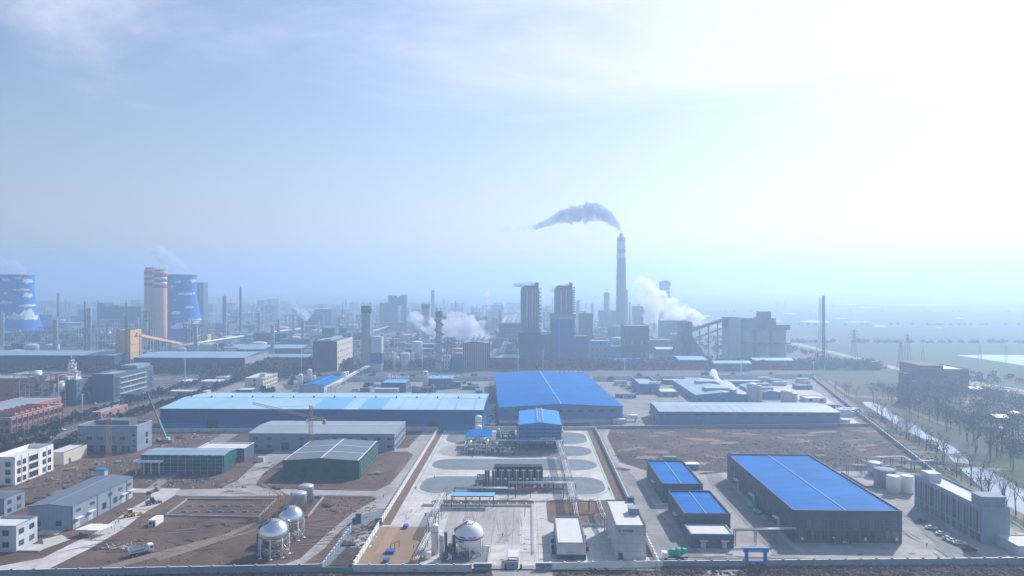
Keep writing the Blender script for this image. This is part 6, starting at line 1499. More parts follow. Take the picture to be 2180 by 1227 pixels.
hall(T, Wd, D, H, 'pale_wall', 'roof_blue', 'gy', rise=1.6, oh=.5, ridge_line=(.5, 'roof_sky')); wins(T, 'E', Wd, D, lin(3, D-3, 7), [1.5], 2.6, 2.6, gl='glass_dark', one=True)
for lab, px, yb, yt, r_ in (('tall white tank left of the small blue roofed hall', 639.5, 838, 798, 2.2), ('white twin tank with rust stain behind the small blue roofed hall', 659, 823, 788, 2.3), ('short white tank behind the small blue roofed hall', 669, 816, 801, 1.9), ('left of two white tanks by the pipe bridge', 733, 818, 794, 2.3), ('right of two white tanks by the pipe bridge', 738.5, 812, 792, 2.0), ('tall white tank with a dark round emblem', 906, 828, 792, 2.6), ('small white tank in front of the blue grey shed', 947, 827, 815, 1.5), ('slim white tank beside the pump house', 828, 812, 797, 1.2), ('low grey round tank beside the pump house', 886, 838, 823, 4)):
    a = P(px, yb); T = tank(lab, a.x, a.y, r_, ZH(px, yt, a.y), 'tank_white' if 'grey round' not in lab else 'grey_wall_plain', .4, ladder=False, name='vertical_tank')
    if 'emblem' in lab: q = MB(); q.tube((0,-r_-.05,15),(0,-r_+.3,15),1.2,n=16); lb(q, 'emblem', 'steel_dark', T)
a0 = P(700,838); a1 = P(828,773); rack('long pipe bridge climbing from the long warehouse towards the plant', [(a0.x,a0.y,5),(P(760,806).x,P(760,806).y,7),(a1.x,a1.y,9)], 7, 5, 4, 14, r=.32, fm='steel')
T, Wd, D, H = bld('pump_house', 'stepped blue grey pump house with a row of small white vents', 'pump house', 812, 864, 836, 815, 0, depth=26); hall(T, Wd, 26, H, 'slate_wall', 'roof_sky', 'parapet', par=.5); q = MB()
for i in range(11): q.tube((2+i*(Wd-4)/10, 22, H), (2+i*(Wd-4)/10, 22, H+3.4), .5, n=8)
lb(q, 'roof_vents', 'tank_white', T); q = MB(); q.box(-4, Wd-6, -9, -.1, 0, 4.5); q.box(-4.5, Wd-5.5, -9.5, 0, 4.5, 4.9); lb(q, 'lean_to', 'tank_pale', T)
wins(T, 'E', Wd, 26, [6, 12, 18], [2], 2, 3, gl='glass_dark', one=True)
T, Wd, D, H = bld('grey_blue_shed', 'blue grey flat shed with roof fans right of the emblem tank', 'shed', 911, 963, 828, 806, 0, depth=20); hall(T, Wd, 20, H, 'slate_wall', 'roof_sky', 'flat'); q = MB()
for i in range(4): q.tube((4+i*8, 10, H), (4+i*8, 10, H+1.2), 1, n=8)
lb(q, 'roof_fan', 'tank_white', T); wins(T, 'S', Wd, 20, lin(5, Wd-5, 4), [2], 3, 2.4, gl='glass_dark', one=True)
T, Wd, D, H = bld('grey_blue_shed', 'lower blue grey extension beside the roof fan shed', 'shed', 963, 981, 827, 814, 0, depth=14); hall(T, Wd, 14, H, 'slate_wall', 'roof_slate', 'parapet', par=.5)
a = P(992,828); T = thing('dark_container', 'dark container standing alone on the paved yard', 'container', (a.x+6, a.y, 0)); q = MB(); q.box(0,6,0,3,0,4); lb(q, 'body', 'dark_grey_wall', T)
frame_unit('open pipe frames in front of the emblem tank', P(893,838).x, P(925,838).x, P(893,838).y, P(893,836).y+6, 5, 1, vessels=3, seed=31)

# ---- tall masts with crossarms
mp_ = None
for i, (px, yb, yt, lab) in enumerate(((269,800,640,'tall lattice mast with crossarms in front of the yellow stone building'),(642,812,738,'slim mast behind the white vertical tanks'),(394,828,762,'slim mast by the low canopy near the car park'),(175,898,838,'slim mast between the red brick and dark office blocks'),(840,803,752,'slim mast in the tree belt left of centre'),(899,803,745,'slim mast rising over the emblem tank'),(522,800,745,'slim mast at the corner of the grey ended warehouse'),(1103,800,742,'slim mast behind the broad blue roofed hall'),(1156,795,745,'slim mast at the left foot of the blue boiler house'),(1330,803,768,'high light mast with a bent arm right of the blue roofed hall'),(1578,800,765,'slim mast left of the silo building'),(1732,805,770,'white mast at the north end of the long low wall'))):
    a = P(px, yb); h_ = ZH(px, yt, a.y); T = thing('mast', lab, 'mast', (a.x, a.y, 0)); q = MB()
    if i == 0: lattice(q, (0,0,0), (0,0,h_*.8), 1.6, .2, 40); q.bar((0,0,h_*.8),(0,0,h_),.5)
    else: q.tube((0,0,0),(0,0,h_),.5,.3,7)
    lb(q, 'pole', 'tank_pale' if i else 'steel_dark', T); q = MB(); q.bar((-1.6,0,h_*.96),(1.6,0,h_*.96),.4) 
    if i == 9: q.bar((0,0,h_*.9),(-9,0,h_+3),.4)
    lb(q, 'crossarm', 'tank_pale' if i else 'steel_dark', T)

# ---- small stores, containers and stacks on the paved yards behind the warehouses
rn = random.Random(61); ct = []
for k_, (l_, w_, h_, m_) in enumerate(((6,2.5,2.6,'tank_pale'),(9,5,3.4,'slate_wall'),(5,3,2.8,'blue_clad'),(12,6,4,'pale_wall'))):
    T = thing('yard_store', 'small store or container on the paved yard', 'store', (0,0,0), 'small stores on the paved yards'); hall(T, l_, w_, h_, m_, ('roof_grey','roof_slate','roof_sky','roof_steel')[k_], 'flat', oh=.15); ct.append([T, False])
for i in range(44):
    px, py = rn.choice(((560,838),(620,834),(760,836),(790,822),(880,832),(1000,834),(1020,822),(850,815),(985,818),(1290,820),(1320,845),(1450,815),(1650,818),(1620,815),(1460,860),(1440,875),(1700,815),(1760,868),(1790,885)))
    px += rn.uniform(-22,22); py += rn.uniform(-4,4); a = P(px, py); pr = ct[i % 4]
    if not pr[1]: pr[1] = True; pr[0].location = a
    else: copy_tree(pr[0], a)
# ================================================================== far plant
def cooling_tower(label, cx, Y, r0, r1, h, seed, patches):
    x = Q(cx, Y).x; T = thing('cooling_tower', label, 'cooling tower', (x, Y, 0)); zt = h*.80; rth = r1*.965
    def rad(z):
        if z <= zt: t = (zt-z)/zt; return rth*math.sqrt(1+((r0/rth)**2-1)*t*t)
        t = (z-zt)/(h-zt); return rth+(r1-rth)*t*t
    q = MB(); n = 26; q.lathe((0,0,0), [(rad(6+(h-6)*k/n), 6+(h-6)*k/n) for k in range(n+1)]+[(r1-1.2,h),(r1-1.4,h-6),(rad(h*.8)-1.5,h*.8)], 56); lb(q, 'shell', 'tower_blue', T)
    q = MB(); q.lathe((0,0,h-1.4), [(r1,0),(r1+.5,0),(r1+.5,1.6),(r1,1.6)], 56); lb(q, 'rim', 'steel_dark', T)
    q = MB()
    for k in range(40):
        a_ = 2*PI*k/40; b_ = 2*PI*(k+1)/40; p0 = Vector((math.cos(a_)*(r0+2), math.sin(a_)*(r0+2), 0)); p1 = Vector((math.cos(b_)*rad(7), math.sin(b_)*rad(7), 7)); q.bar(p0, p1, .9); q.bar(Vector((math.cos(b_)*(r0+2), math.sin(b_)*(r0+2), 0)), Vector((math.cos(a_)*rad(7), math.sin(a_)*rad(7), 7)), .9)
    lb(q, 'raking_columns', 'plant_pale', T)
    q = MB(); q.lathe((0,0,0), [(r0+3,0),(r0+3,1.6),(r0+2,1.6),(r0+2,0)], 48, False); lb(q, 'basin', 'concrete', T)
    for i, (px, py, w_, h_) in enumerate(patches):       # painted clouds on the shell
        rn = random.Random(seed*50+i); R_ = r1*1.15
        z0 = ZH(px, py, Y-R_*.9); ux = Q(px, Y-R_*.9).x-x; ang = math.asin(max(-.97, min(.97, ux/rad(z0))))-PI/2
        wz = h_*1.35*Y/1453; wa = w_*Y/1453/rad(z0)/max(.35, math.cos(ang+PI/2)); q = MB(); m_ = 20; pts = []
        for k in range(m_):
            t = 2*PI*k/m_; u = math.cos(t); v_ = math.sin(t); b = 1+.32*math.sin(3*t+rn.random()*6)+.2*math.sin(5*t+rn.random()*6)
            if v_ < 0: v_ *= .55
            pts.append((ang+wa/2*u*(.75+.25*b), z0+wz/2*v_*b))
        vs = []; rings = 4
        for g_ in range(rings+1):
            f = 1-g_/rings
            for (a_, z_) in pts:
                aa = ang+(a_-ang)*f; zz = z0+(z_-z0)*f; rr_ = rad(zz)+.22; vs.append((rr_*math.cos(aa), rr_*math.sin(aa), zz))
        fs = [(g_*m_+k, g_*m_+(k+1)%m_, (g_+1)*m_+(k+1)%m_, (g_+1)*m_+k) for g_ in range(rings) for k in range(m_)]
        q.add(vs, fs, True); lb(q, 'painted_cloud', 'cloud_paint', T)
    return T
cooling_tower('blue cooling tower with painted clouds behind the beige banded silos', 386, 1253, 44, 27, 118, 1, [(378,601,11,6),(399,598,9,5),(390,627,22,6),(411,626,5,5),(397,655,12,5),(375,667,19,6),(388,696,34,9),(420,689,22,13),(414,600,5,6),(365,611,6,5),(372,640,5,3)])
cooling_tower('blue cooling tower with painted clouds cut by the left edge of the view', 36, 1253, 46, 28, 118, 2, [(10,597,17,7),(34,593,14,3),(62,600,9,10),(36,618,20,6),(59,630,8,10),(12,645,26,8),(58,652,16,5),(44,676,36,18),(14,678,9,3),(76,668,6,12),(10,625,10,3)])
for lab, px, Y, r_, yt in (('front beige silo of the banded pair beside the cooling tower', 341.5, 1190, 10.7, 577), ('rear beige silo of the banded pair beside the cooling tower', 321, 1206, 10.6, 573)):
    h_ = ZH(px, yt, Y); T = thing('banded_silo', lab, 'silo', (Q(px, Y).x, Y, 0)); q = MB(); q.lathe((0,0,0), [(r_,0),(r_,h_-2),(r_*.96,h_),(0,h_+.3)], 32); lb(q, 'shaft', 'yellow_stone', T)
    for k, (za, zb, mm) in enumerate(((h_-30,h_-24.5,'band_red'),(h_-24.5,h_-19.5,'frame_white'),(h_-19.5,h_-15,'band_red'),(h_-15,h_-11,'frame_white'),(h_-11,h_-4,'band_red'))): q = MB(); q.lathe((0,0,0), [(r_+.05,za),(r_+.15,za+.05),(r_+.15,zb-.05),(r_+.05,zb)], 32); lb(q, 'painted_band', mm, T)
    q = MB(); q.lathe((0,0,h_), [(r_*.9,0),(r_*.9,2.6),(0,3)], 20); lb(q, 'head_house', 'brick_dark', T)
T, Wd, D, H = sidebld('yellow_block', 'tall yellow stone transfer tower with small square windows', 'transfer tower', 278, 786, 703, 300, 18)
hall(T, Wd, D, H, 'yellow_wall', 'roof_grey', 'parapet', par=1.2, cap='brick_dark'); wins(T, 'E', Wd, D, lin(3, D-3, 4), lin(8, H-9, 4), 1.5, 1.8, gl='dark', fr='yellow_wall', mull=0, trans=0, one=True); wins(T, 'S', Wd, D, [13, 16], lin(8, H-9, 4), 1.3, 1.6, gl='dark', fr='yellow_wall', mull=0, trans=0, one=True)
q = MB()
for k in range(14): q.box(Wd*.1, Wd*.45, -2.6, 0, 2+k*3, 2.3+k*3); q.bar((Wd*.1,-2.4,2+k*3),(Wd*.45,-2.4,5+k*3),.3)
for x in (Wd*.1, Wd*.45): q.bar((x,-2.6,0),(x,-2.6,H),.35)
for k in range(13): q.box(Wd+.1, Wd+3, D-2.6, D, 3+k*3.1, 3.3+k*3.1)
lb(q, 'stair_tower', 'yellow_stone', T); cX, cY = T.location.x+Wd, T.location.y+D*.5
T = thing('conveyor_gallery', 'cream conveyor gallery with red line sloping right from the yellow tower', 'conveyor', (cX, cY, 0)); e = P(398,740); e = Vector((e.x-cX, e.y-cY, 4)); s0_ = Vector((0,0,40))
q = MB(); q.bar(s0_, e, 3.4, 3.2); lb(q, 'gallery', 'yellow_stone', T); q = MB(); q.bar(s0_+Vector((0,0,1.8)), e+Vector((0,0,1.8)), 3.8, .5); lb(q, 'roof', 'band_red', T)
for i in range(1, 8): c_ = s0_+(e-s0_)*i/8; q = MB(); q.bar(c_+Vector((-1.5,0,0)), (c_.x-3, c_.y, 0), .5); q.bar(c_+Vector((1.5,0,0)), (c_.x+3, c_.y, 0), .5); q.bar((c_.x-2.4,c_.y,c_.z*.5),(c_.x+2.4,c_.y,c_.z*.5),.4); lb(q, 'trestle', 'steel', T)
T, Wd, D, H = sidebld('yellow_block', 'small yellow block at the right foot of the cooling tower', 'block', 442, 737, 712, 447.5, 12); hall(T, Wd, 12, H, 'yellow_wall', 'roof_grey', 'parapet')
a0 = P(362,754); a1 = P(520,731); a2 = P(640,716); rack('long conveyor rack rising to the right behind the grey ended warehouse', [(a0.x,a0.y,9),(a1.x,a1.y,12),(a2.x,a2.y,14)], 10, 7, 5, 22, r=.8, fm='steel', pm='pipe_white')
# long pale roofed sheds
defm('shed_wall', (0.045,0.08,0.14), 0.7, var=0.1, scale=0.03)
for lab, xl, xr, yb, yt, yk, m_ in (('long pale blue roofed store left of the yellow tower', -60, 243, 790, 757, 747, 'shed_wall'), ('long pale blue roofed store with a grey east gable', 284, 521, 792, 762, 749, 'shed_wall'), ('third pale roofed store behind the conveyor rack', 470, 640, 757, 742, 734, 'plant_grey'), ('low rail shed with a flat pale roof in front of the dark cube', 545, 655, 778, 761, 756, 'plant_grey')):
    T, Wd, D, H = bld('long_store', lab, 'store', xl, xr, yb, yt, yk); ro = hall(T, Wd, D, H, m_, 'roof_steel', 'gx', rise=2.5, oh=.8)
    q = MB()
    for i in range(int(Wd/9)): q.bar((4+i*9, -.5, H+.35), (8+i*9, D/2, H+2.9), .8, .15)
    lb(q, 'roof_ribs', 'roof_sky', ro)
    if 'east gable' in lab: q = MB(); q.box(Wd, Wd+.3, -.2, D, 0, H); lb(q, 'gable_wall', 'plant_pale', T)
# tanks
def tk(lab, px, yb, yt, wpx, m='tank_pale', dome=.2, grp=None, **kw):
    a = P(px, yb); r_ = wpx/2*a.y/1453; return tank(lab, a.x, a.y, r_, max(3, ZH(px, yt, a.y)), m, dome, ladder=kw.pop('ladder', False), group=grp, **kw)
tk('left of two pale domed tanks behind the long store', 67, 757, 735, 28); tk('right of two pale domed tanks behind the long store', 111, 757, 735, 29)
tk('white domed tank left of the spiral ramp tower', 888, 760, 728, 23, 'tank_white', .15, ladder=True); tk('white square shouldered tank with a stair in front of the tree belt', 863, 787, 752, 19, 'tank_white', .08, ladder=True)
tk('tall slim white tank right of the square shouldered one', 879, 787, 752, 6, 'tank_white'); tk('tall slim white tank left of the square shouldered one', 839, 787, 752, 7, 'tank_white'); tk('small white tank beside the blue pump box', 847, 784, 760, 7, 'tank_white')
tk('pale round tank right of the stair tower', 822, 752, 726, 15); tk('green round tank behind the third store', 530, 737, 722, 20, 'tank_green', .1); tk('smaller green round tank behind the third store', 552, 735, 722, 12, 'tank_green', .1); tk('dark green tank next to the green pair', 568, 736, 721, 12, 'plant_dark', .1)
tk('pale fluted tank group behind the square tanks', 866, 742, 712, 30, 'tank_pale', .05); tk('grey squat reservoir in front of the chimney', 1309, 729, 697, 31, 'plant_grey', .4); tk('second grey reservoir behind the boiler house', 1340, 722, 694, 24, 'plant_grey', .4)
for i in range(4): tk('grey storage tank in the hazy tank row', 940+i*16, 696, 684, 12, 'plant_pale', .1, 'tank row in the haze')
# dark cube and towers
T, Wd, D, H = sidebld('cube_building', 'large dark cube shaped plant building with east wall coloured pale as sunlit', 'plant building', 717.5, 790, 727, 750, 28)
hall(T, Wd, D, H, 'plant_dark', 'roof_slate', 'parapet', par=.8); q = MB(); q.box(Wd, Wd+.3, 0, D, 0, H); lb(q, 'lit_east_face', 'cream_wall', T); q = MB(); q.box(4, Wd-14, -.4, D*.5, H, H+1.2); q.box(Wd*.45, Wd*.7, 4, D*.8, H, H+2.4); lb(q, 'roof_monitor', 'roof_steel', T); wins(T, 'E', Wd+.3, D, lin(5, D-5, 8), lin(6, H-6, 4), 3, 2, gl='glass_dark', one=True)  # beige east sheet, its sunlit brightness put into the colour
def prill(label, px, wpx, yb, yt, m, band='steel_dark', stair=1, Yd=None):
    a = P(px, yb); Y = Yd or a.y; x = Q(px, Y).x; r_ = wpx/2*Y/1453; h_ = ZH(px, yt, Y); T = thing('prilling_tower', label, 'tower', (x, Y, 0)); q = MB(); q.lathe((0,0,0), [(r_,0),(r_,h_*.55),(r_*.98,h_*.56),(r_*.98,h_*.93)], 20); q.box(-r_*1.0,r_*1.0,-r_*.6,r_*.6,0,h_*.42); lb(q, 'shaft', m, T)
    q = MB(); q.lathe((0,0,h_*.9), [(r_*1.1,0),(r_*1.12,h_*.06),(r_*1.12,h_*.1),(r_*.8,h_*.1)], 20, False); lb(q, 'crown', 'steel_dark', T); q = MB()
    for k in range(6): t = 2*PI*k/6; q.bar((math.cos(t)*r_*.9,math.sin(t)*r_*.9,h_),(math.cos(t)*r_*.9,math.sin(t)*r_*.9,h_+4),.4)
    lb(q, 'lightning_rods', 'steel_dark', T)
    if stair == 1:
        q = MB(); n = 16; x0 = r_+.4
        for k in range(n): z = h_*(.3+.68*k/n); z2 = h_*(.3+.68*(k+1)/n); q.bar((x0+(3 if k % 2 else 0), -r_*.4, z), (x0+(0 if k % 2 else 3), -r_*.4, z2), 1.4, .8); q.box(x0-.2, x0+3.2, -r_*.6, -r_*.1, z-.2, z+.1)
        q.bar((x0+3.2,-r_*.4,h_*.3),(x0+3.2,-r_*.4,h_*.98),.4); lb(q, 'stair', 'tank_white', T)
    elif stair == 2:
        q = MB(); n = 90
        for k in range(n): t = -PI/2-k*2*PI*5.5/n; t2 = -PI/2-(k+1)*2*PI*5.5/n; R_ = r_+.9; z = h_*.9*k/n; z2 = h_*.9*(k+1)/n; q.bar((math.cos(t)*R_,math.sin(t)*R_,z),(math.cos(t2)*R_,math.sin(t2)*R_,z2),1.6,1.0)
        lb(q, 'spiral_ramp', 'steel_dark', T)
    return T, x, Y, r_, h_
T, x, Y, r_, h_ = prill('pale concrete tower with white zigzag stair and dark crown', 780, 21, 790, 652, 'plant_pale'); q = MB(); q.box(r_+.5, r_+13, -5, 5, h_*.28, h_*.53); q.box(r_+.5, r_+13, -5, 5, 0, h_*.12); lb(q, 'lift_house', 'tank_pale', T); q = MB(); q.box(r_+.5, r_+13.2, -5.2, 5.2, h_*.12, h_*.28); lb(q, 'dark_panel', 'plant_blue', T)
prill('pale concrete tower with spiral ramp winding round it', 934.5, 14, 790, 663, 'plant_pale', stair=2); prill('hazy pale tower with a dark crown behind the steam', 906.5, 17, 735, 648, 'plant_pale', stair=0)
def boxb(name, lab, cat, xl, xr, yb, yt, dep, m, rf='roof_slate', grp=None, kind='parapet', win=None, **kw):
    T, Wd, D, H = bld(name, lab, cat, xl, xr, yb, yt, 0, depth=dep, group=grp); hall(T, Wd, dep, H, m, rf, kind, par=.8, rise=2, **kw)
    if win: wins(T, 'S', Wd, dep, lin(Wd*.1, Wd*.9, win[0]), lin(H*.12, H*.8, win[1]), Wd/win[0]*.45, H/win[1]*.35, gl='glass_dark', fr='plant_grey', one=True)
    return T, Wd, dep, H
T, Wd, D, H = boxb('silo_hall', 'brown ribbed silo hall with pipes on its roof beside the steam', 'hall', 985, 1039, 788, 731, 40, 'brick_dark', 'roof_steel', kind='gy'); q = MB()
for i in range(14): q.box(Wd*i/14, Wd*i/14+.4, -.3, 0, 0, H)
for k in range(3): q.tube((Wd*.3+k*6, 10, H+1), (Wd*.45+k*6, 12, H+7), 1.4, n=8)
q.bar((-8,8,H-6),(Wd*.2,10,H+6),1.2); lb(q, 'roof_ducts', 'tank_pale', T)
boxb('blue_box_shed', 'blue pump shed at the foot of the spiral ramp tower', 'shed', 962, 986, 788, 760, 14, 'plant_blue'); boxb('white_block', 'white block right of the spiral ramp tower', 'block', 942, 957, 788, 757, 12, 'tank_pale', win=(3,3)); boxb('blue_box', 'small blue cabin at the head of the pipe bridge', 'cabin', 811, 826, 783, 759, 9, 'gate_blue')
frame_unit('grey pipe structure between the stair tower and the white tanks', P(811,790).x, P(836,790).x, 802, 815, 24, 4, 'steel', 6, seed=41, vm='tank_white'); frame_unit('dense column structure between spiral tower and silo hall', P(944,775).x, P(966,775).x, 862, 880, 32, 5, 'steel_dark', 6, seed=42); frame_unit('silver pipe tangle left of the stair tower', P(748,790).x, P(768,790).x, 795, 812, 18, 3, 'steel', 6, seed=43, vm='tank_white')
# fluted twin towers with steaming tops
def fluted(label, x0, x1, yb, yt, ybt, dep=22):
    a = P(x0, yb); Y = a.y; X_0 = a.x; X_1 = Q(x1, Y).x; W_d = X_1-X_0; h_ = ZH(x0, yt, Y); zb = ZH(x0, ybt, Y); T = thing('fluted_tower', label, 'tower', (X_0, Y, 0)); q = MB(); q.box(0, W_d, 0, dep, zb, h_); lb(q, 'shaft', 'plant_grey', T); q = MB(); n = 11
    for i in range(n+1): x = W_d*i/n; q.box(x-.35, x+.35, -1.0, 0, zb, h_-3)
    for i in range(6): y = dep*i/5; q.box(W_d, W_d+1, y-.35, y+.35, zb, h_-3); q.box(-1, 0, y-.35, y+.35, zb, h_-3)
    lb(q, 'ribs', 'plant_pale', T); q = MB()
    for k in range(11): z = zb+(h_-zb)*(k+.5)/11; q.box(W_d+.9, W_d+3.4, 1, 7, z, z+1.6); 
    lb(q, 'balconies', 'steel_dark', T); q = MB(); q.box(W_d*.12, W_d*.96, 2, dep-2, h_, h_+2.2); q.box(W_d*.8, W_d, 1, 6, h_, h_+6); lb(q, 'head_house', 'plant_dark', T); q = MB()
    for xx in (.33, .62): q.tube((W_d*xx, -1.2, zb+4), (W_d*xx, -1.2, h_-4), .7, n=8)
    lb(q, 'duct', 'tank_pale', T); return T, W_d, dep, zb, h_
T, Wd, D, zb, h_ = fluted('left fluted tower with dark steam at its top', 1110, 1147, 772, 612, 708); q = MB(); q.box(-4, Wd+4, -2, D+4, 0, zb); lb(q, 'base_block', 'plant_dark', T); q = MB(); q.bar((Wd+2,-3,zb+4),(Wd+10,-3,3),2); lb(q, 'chute', 'tank_pale', T)
T, Wd, D, zb, h_ = fluted('right fluted tower standing on the blue boiler house', 1183, 1219, 772, 612, 668); q = MB(); q.box(-7, Wd+4, -4, D+6, zb-7, zb-.2); lb(q, 'collar_platform', 'plant_pale', T); q = MB(); q.box(-6, Wd+2.5, -3, D+5, 0, zb-7); lb(q, 'boiler_house', 'plant_blue', T); q = MB(); q.box(2.5, 5.2, -3.6, -3, 0, zb-9); lb(q, 'light_strip', 'blue_wall_light', T)
for args in (('boiler_wing','dark blue wing left of the boiler house','hall',1145,1172,773,712,30,'plant_blue'),('boiler_wing','dark blue wing right of the boiler house','hall',1224,1252,772,716,30,'plant_blue'),('teal_hall','teal clad hall with stepped pale roofs','hall',1258,1300,764,726,26,'teal_wall','roof_steel'),('teal_hall','lower teal hall right of the stepped one','hall',1300,1330,764,738,20,'teal_wall','roof_steel'),('blue_shed','low bright blue shed at the roadside','shed',1290,1376,782,769,24,'gate_blue','roof_blue'),('blue_shed','low pale blue gabled shed right of the hopper building','shed',1446,1506,786,767,44,'plant_blue','roof_sky'),('dark_hall','dark turbine hall right of the chimney','hall',1330,1382,768,694,40,'plant_dark'),('dark_hall','dark block behind the boiler house with open top','hall',1234,1262,745,668,20,'plant_dark'),('dark_hall','grey low block between turbine hall and hopper','hall',1382,1434,752,724,30,'plant_grey'),('low_hall','low plant hall behind the road left of the fluted tower','hall',1046,1106,786,762,24,'plant_dark','roof_steel'),('low_hall','pale roofed depot right of the turbine hall','hall',1397,1434,766,744,20,'plant_grey','roof_white'),('low_hall','low wide shed in front of the silo building','shed',1520,1600,790,774,18,'plant_grey','roof_sky'),('low_hall','low blue grey shed under the silo building','shed',1605,1690,786,768,20,'plant_grey','roof_sky')):
    nm, lab, cat, xl, xr, yb, yt, dp, m_ = args[:9]; rf = args[9] if len(args) > 9 else 'roof_slate'; boxb(nm, lab, cat, xl, xr, yb, yt, dp, m_, rf, kind='gx' if 'shed' in nm or 'low_hall' in nm else 'parapet', win=None if 'shed' in nm else (5, 3))
for i, (xl, xr, yb, yt) in enumerate(((1262,1282,748,714),(1266,1290,752,719),(1272,1300,757,725))): boxb('step_roof', 'stepped pale roofed conveyor house, '+('highest','middle','lowest')[i]+' of three behind the teal hall', 'hall', xl, xr, yb, yt, 14, 'plant_grey', 'roof_white')
# chimney
a = Q(1322.5, 1320); stack('tall grey chimney with pale bands trailing dark smoke', a.x, 1320, 10.8, 8.0, ZH(1322, 506, 1320), 'stack_grey', [(ZH(0,533,1320),ZH(0,515,1320),'stack_pale'),(ZH(0,552,1320),ZH(0,541,1320),'stack_pale')], flue=(3.6, 8))
def st(lab, px, Y, w_, yt, m='stack_grey', **kw): r_ = w_/2*Y/1453; x = Q(px, Y).x; return stack(lab, x, Y, r_*1.1, r_, ZH(px, yt, Y), m, **kw)
st('slim grey stack touching the right side of the tall chimney', 1334, 1400, 5, 617); st('thin red stack right of the tall chimney', 1341, 1500, 3, 644, 'band_red'); st('short red topped stack above the hazy block', 1361, 1500, 5, 648, 'stack_pale'); st('short dark stack between fluted tower and chimney', 1261, 1700, 6, 647)
st('hazy banded chimney half hidden by steam right of the tall one', 1415, 1750, 22, 600, 'stack_grey', bands=[(92,97,'stack_pale'),(82,87,'stack_pale'),(72,77,'stack_pale')]); st('thin dark stack in the haze at far left', 124, 1500, 5, 624, 'stack_grey'); st('thin dark stack left of the process column at left', 181, 1010, 3.6, 642, 'steel_dark'); st('short dark stack above the steam in the middle', 969.5, 1700, 3, 641, 'steel_dark'); st('thin stack in the distance left of the stair tower', 730, 1900, 2, 646, 'steel_dark')
a = Q(1420, 1750); T = thing('tank_head', 'dark stepped head house on the hazy banded chimney', 'head house', (a.x, 1742, 96)); q = MB(); q.box(-20,7,-3,10,0,10); q.box(-14,4,-2,9,10,14); lb(q, 'housing', 'plant_grey', T)
def col(lab, px, Y, w_, yt, m='plant_pale', pl=5, **kw): return column(lab, Q(px, Y).x, Y, w_/2*Y/1453, ZH(px, yt, Y), m, pl, **kw)
col('pale process column with a cone top beside the thin dark stack', 190, 1015, 7, 655); col('twin process column right of the cooling tower', 478, 1350, 8, 630, 'plant_grey', 6); col('slender column with many platforms right of the twin column', 512, 1350, 5, 612, 'plant_grey', 9); col('pointed column rising in the haze above the steam', 921.5, 1650, 8, 617, 'plant_pale', 3, top='none'); col('pale column pair between fluted tower and chimney', 1291.5, 1500, 12, 622, 'plant_pale', 4); col('hazy tapering column right of the fluted tower', 1231, 1650, 8, 639, 'plant_pale', 5)
T, Wd, D, H = boxb('grey_tower', 'tall grey service tower behind the right cooling tower', 'tower', 417, 433, 708, 602, 20, 'plant_grey'); q = MB()
for k in range(22): q.box(Wd*.4, Wd*.75, -.5, 0, 8+k*(H-14)/22, 10+k*(H-14)/22)
lb(q, 'ladder_bay', 'plant_pale', T)
T, Wd, D, H = boxb('far_block', 'wide hazy boiler house behind the yellow tower', 'boiler house', 207, 300, 703, 653, 40, 'plant_grey', win=None); q = MB(); q.box(0, Wd*.17, 0, 30, H, H+8); q.box(Wd*.33, Wd*.47, 0, 30, H, H+3); lb(q, 'roof_house', 'plant_grey', T)
T, Wd, D, H = boxb('far_block', 'hazy blue grey power block with clustered silos on top', 'power block', 808, 846, 700, 645, 40, 'plant_grey'); q = MB(); q.box(Wd*.47, Wd*.7, 2, 20, H, H+17); 
for k in range(4): q.tube((Wd*(.75+.13*k), 8, H-5), (Wd*(.75+.13*k), 8, H+12+4*(k % 2)), 4, n=8)
lb(q, 'silo_cluster', 'plant_grey', T); boxb('far_block', 'slim hazy tower at the right end of the power block', 'tower', 855, 865, 700, 628, 14, 'plant_grey')
T, Wd, D, H = boxb('far_block', 'hazy block with red stack behind the chimney', 'block', 1350, 1372, 706, 653, 30, 'plant_grey'); boxb('far_block', 'low hazy block under the pale column pair', 'block', 1276, 1312, 706, 662, 30, 'plant_grey')
# hopper house, conveyor and silo building
T, Wd, D, H = boxb('hopper_house', 'dark hopper house with a flat box head left of the long conveyor', 'hopper house', 1449, 1474, 768, 686, 18, 'plant_dark'); q = MB(); q.add([(-12,0,0),(Wd+22,0,0),(Wd+1,0,H*.62),(-1,0,H*.7),(-12,16,0),(Wd+22,16,0),(Wd+1,16,H*.62),(-1,16,H*.7)], [(0,1,2,3),(7,6,5,4),(1,5,6,2),(4,0,3,7),(3,2,6,7)]); lb(q, 'sloped_base', 'plant_grey', T); hx, hy, hh = T.location.x+Wd, T.location.y+9, H
a = P(1551, 772); T = thing('silo_building', 'massive pale silo building with dark upper storey and head box', 'silo building', (a.x, a.y, 0)); Y = a.y; W1 = Q(1682, Y).x-a.x; z = lambda yy: ZH(1600, yy, Y)
q = MB(); q.box(0, W1*.2, 0, 30, 0, z(678)); 
for k in range(3): q.lathe((W1*(.32+.27*k), 12, 0), [(W1*.13,0),(W1*.13,z(703))], 20)
lb(q, 'silos', 'plant_pale', T); q = MB(); q.box(0, W1*.78, 1, 30, z(703), z(678)); q.box(W1*.6, W1, 0, 30, z(703)+.2, z(692)); lb(q, 'upper_storey', 'plant_grey', T); q = MB(); q.box(W1*.52, W1*.7, 2, 16, z(678), z(664)); q.add([(W1*.44,2,z(678)),(W1*.52,2,z(678)),(W1*.52,2,z(672)),(W1*.44,10,z(678)),(W1*.52,10,z(678)),(W1*.52,10,z(672))],[(0,1,2),(5,4,3),(0,2,5,3)]); lb(q, 'head_box', 'plant_grey', T); q = MB(); q.box(W1*.2, W1, -4, 0, z(732), z(729)); lb(q, 'walkway', 'plant_dark', T)
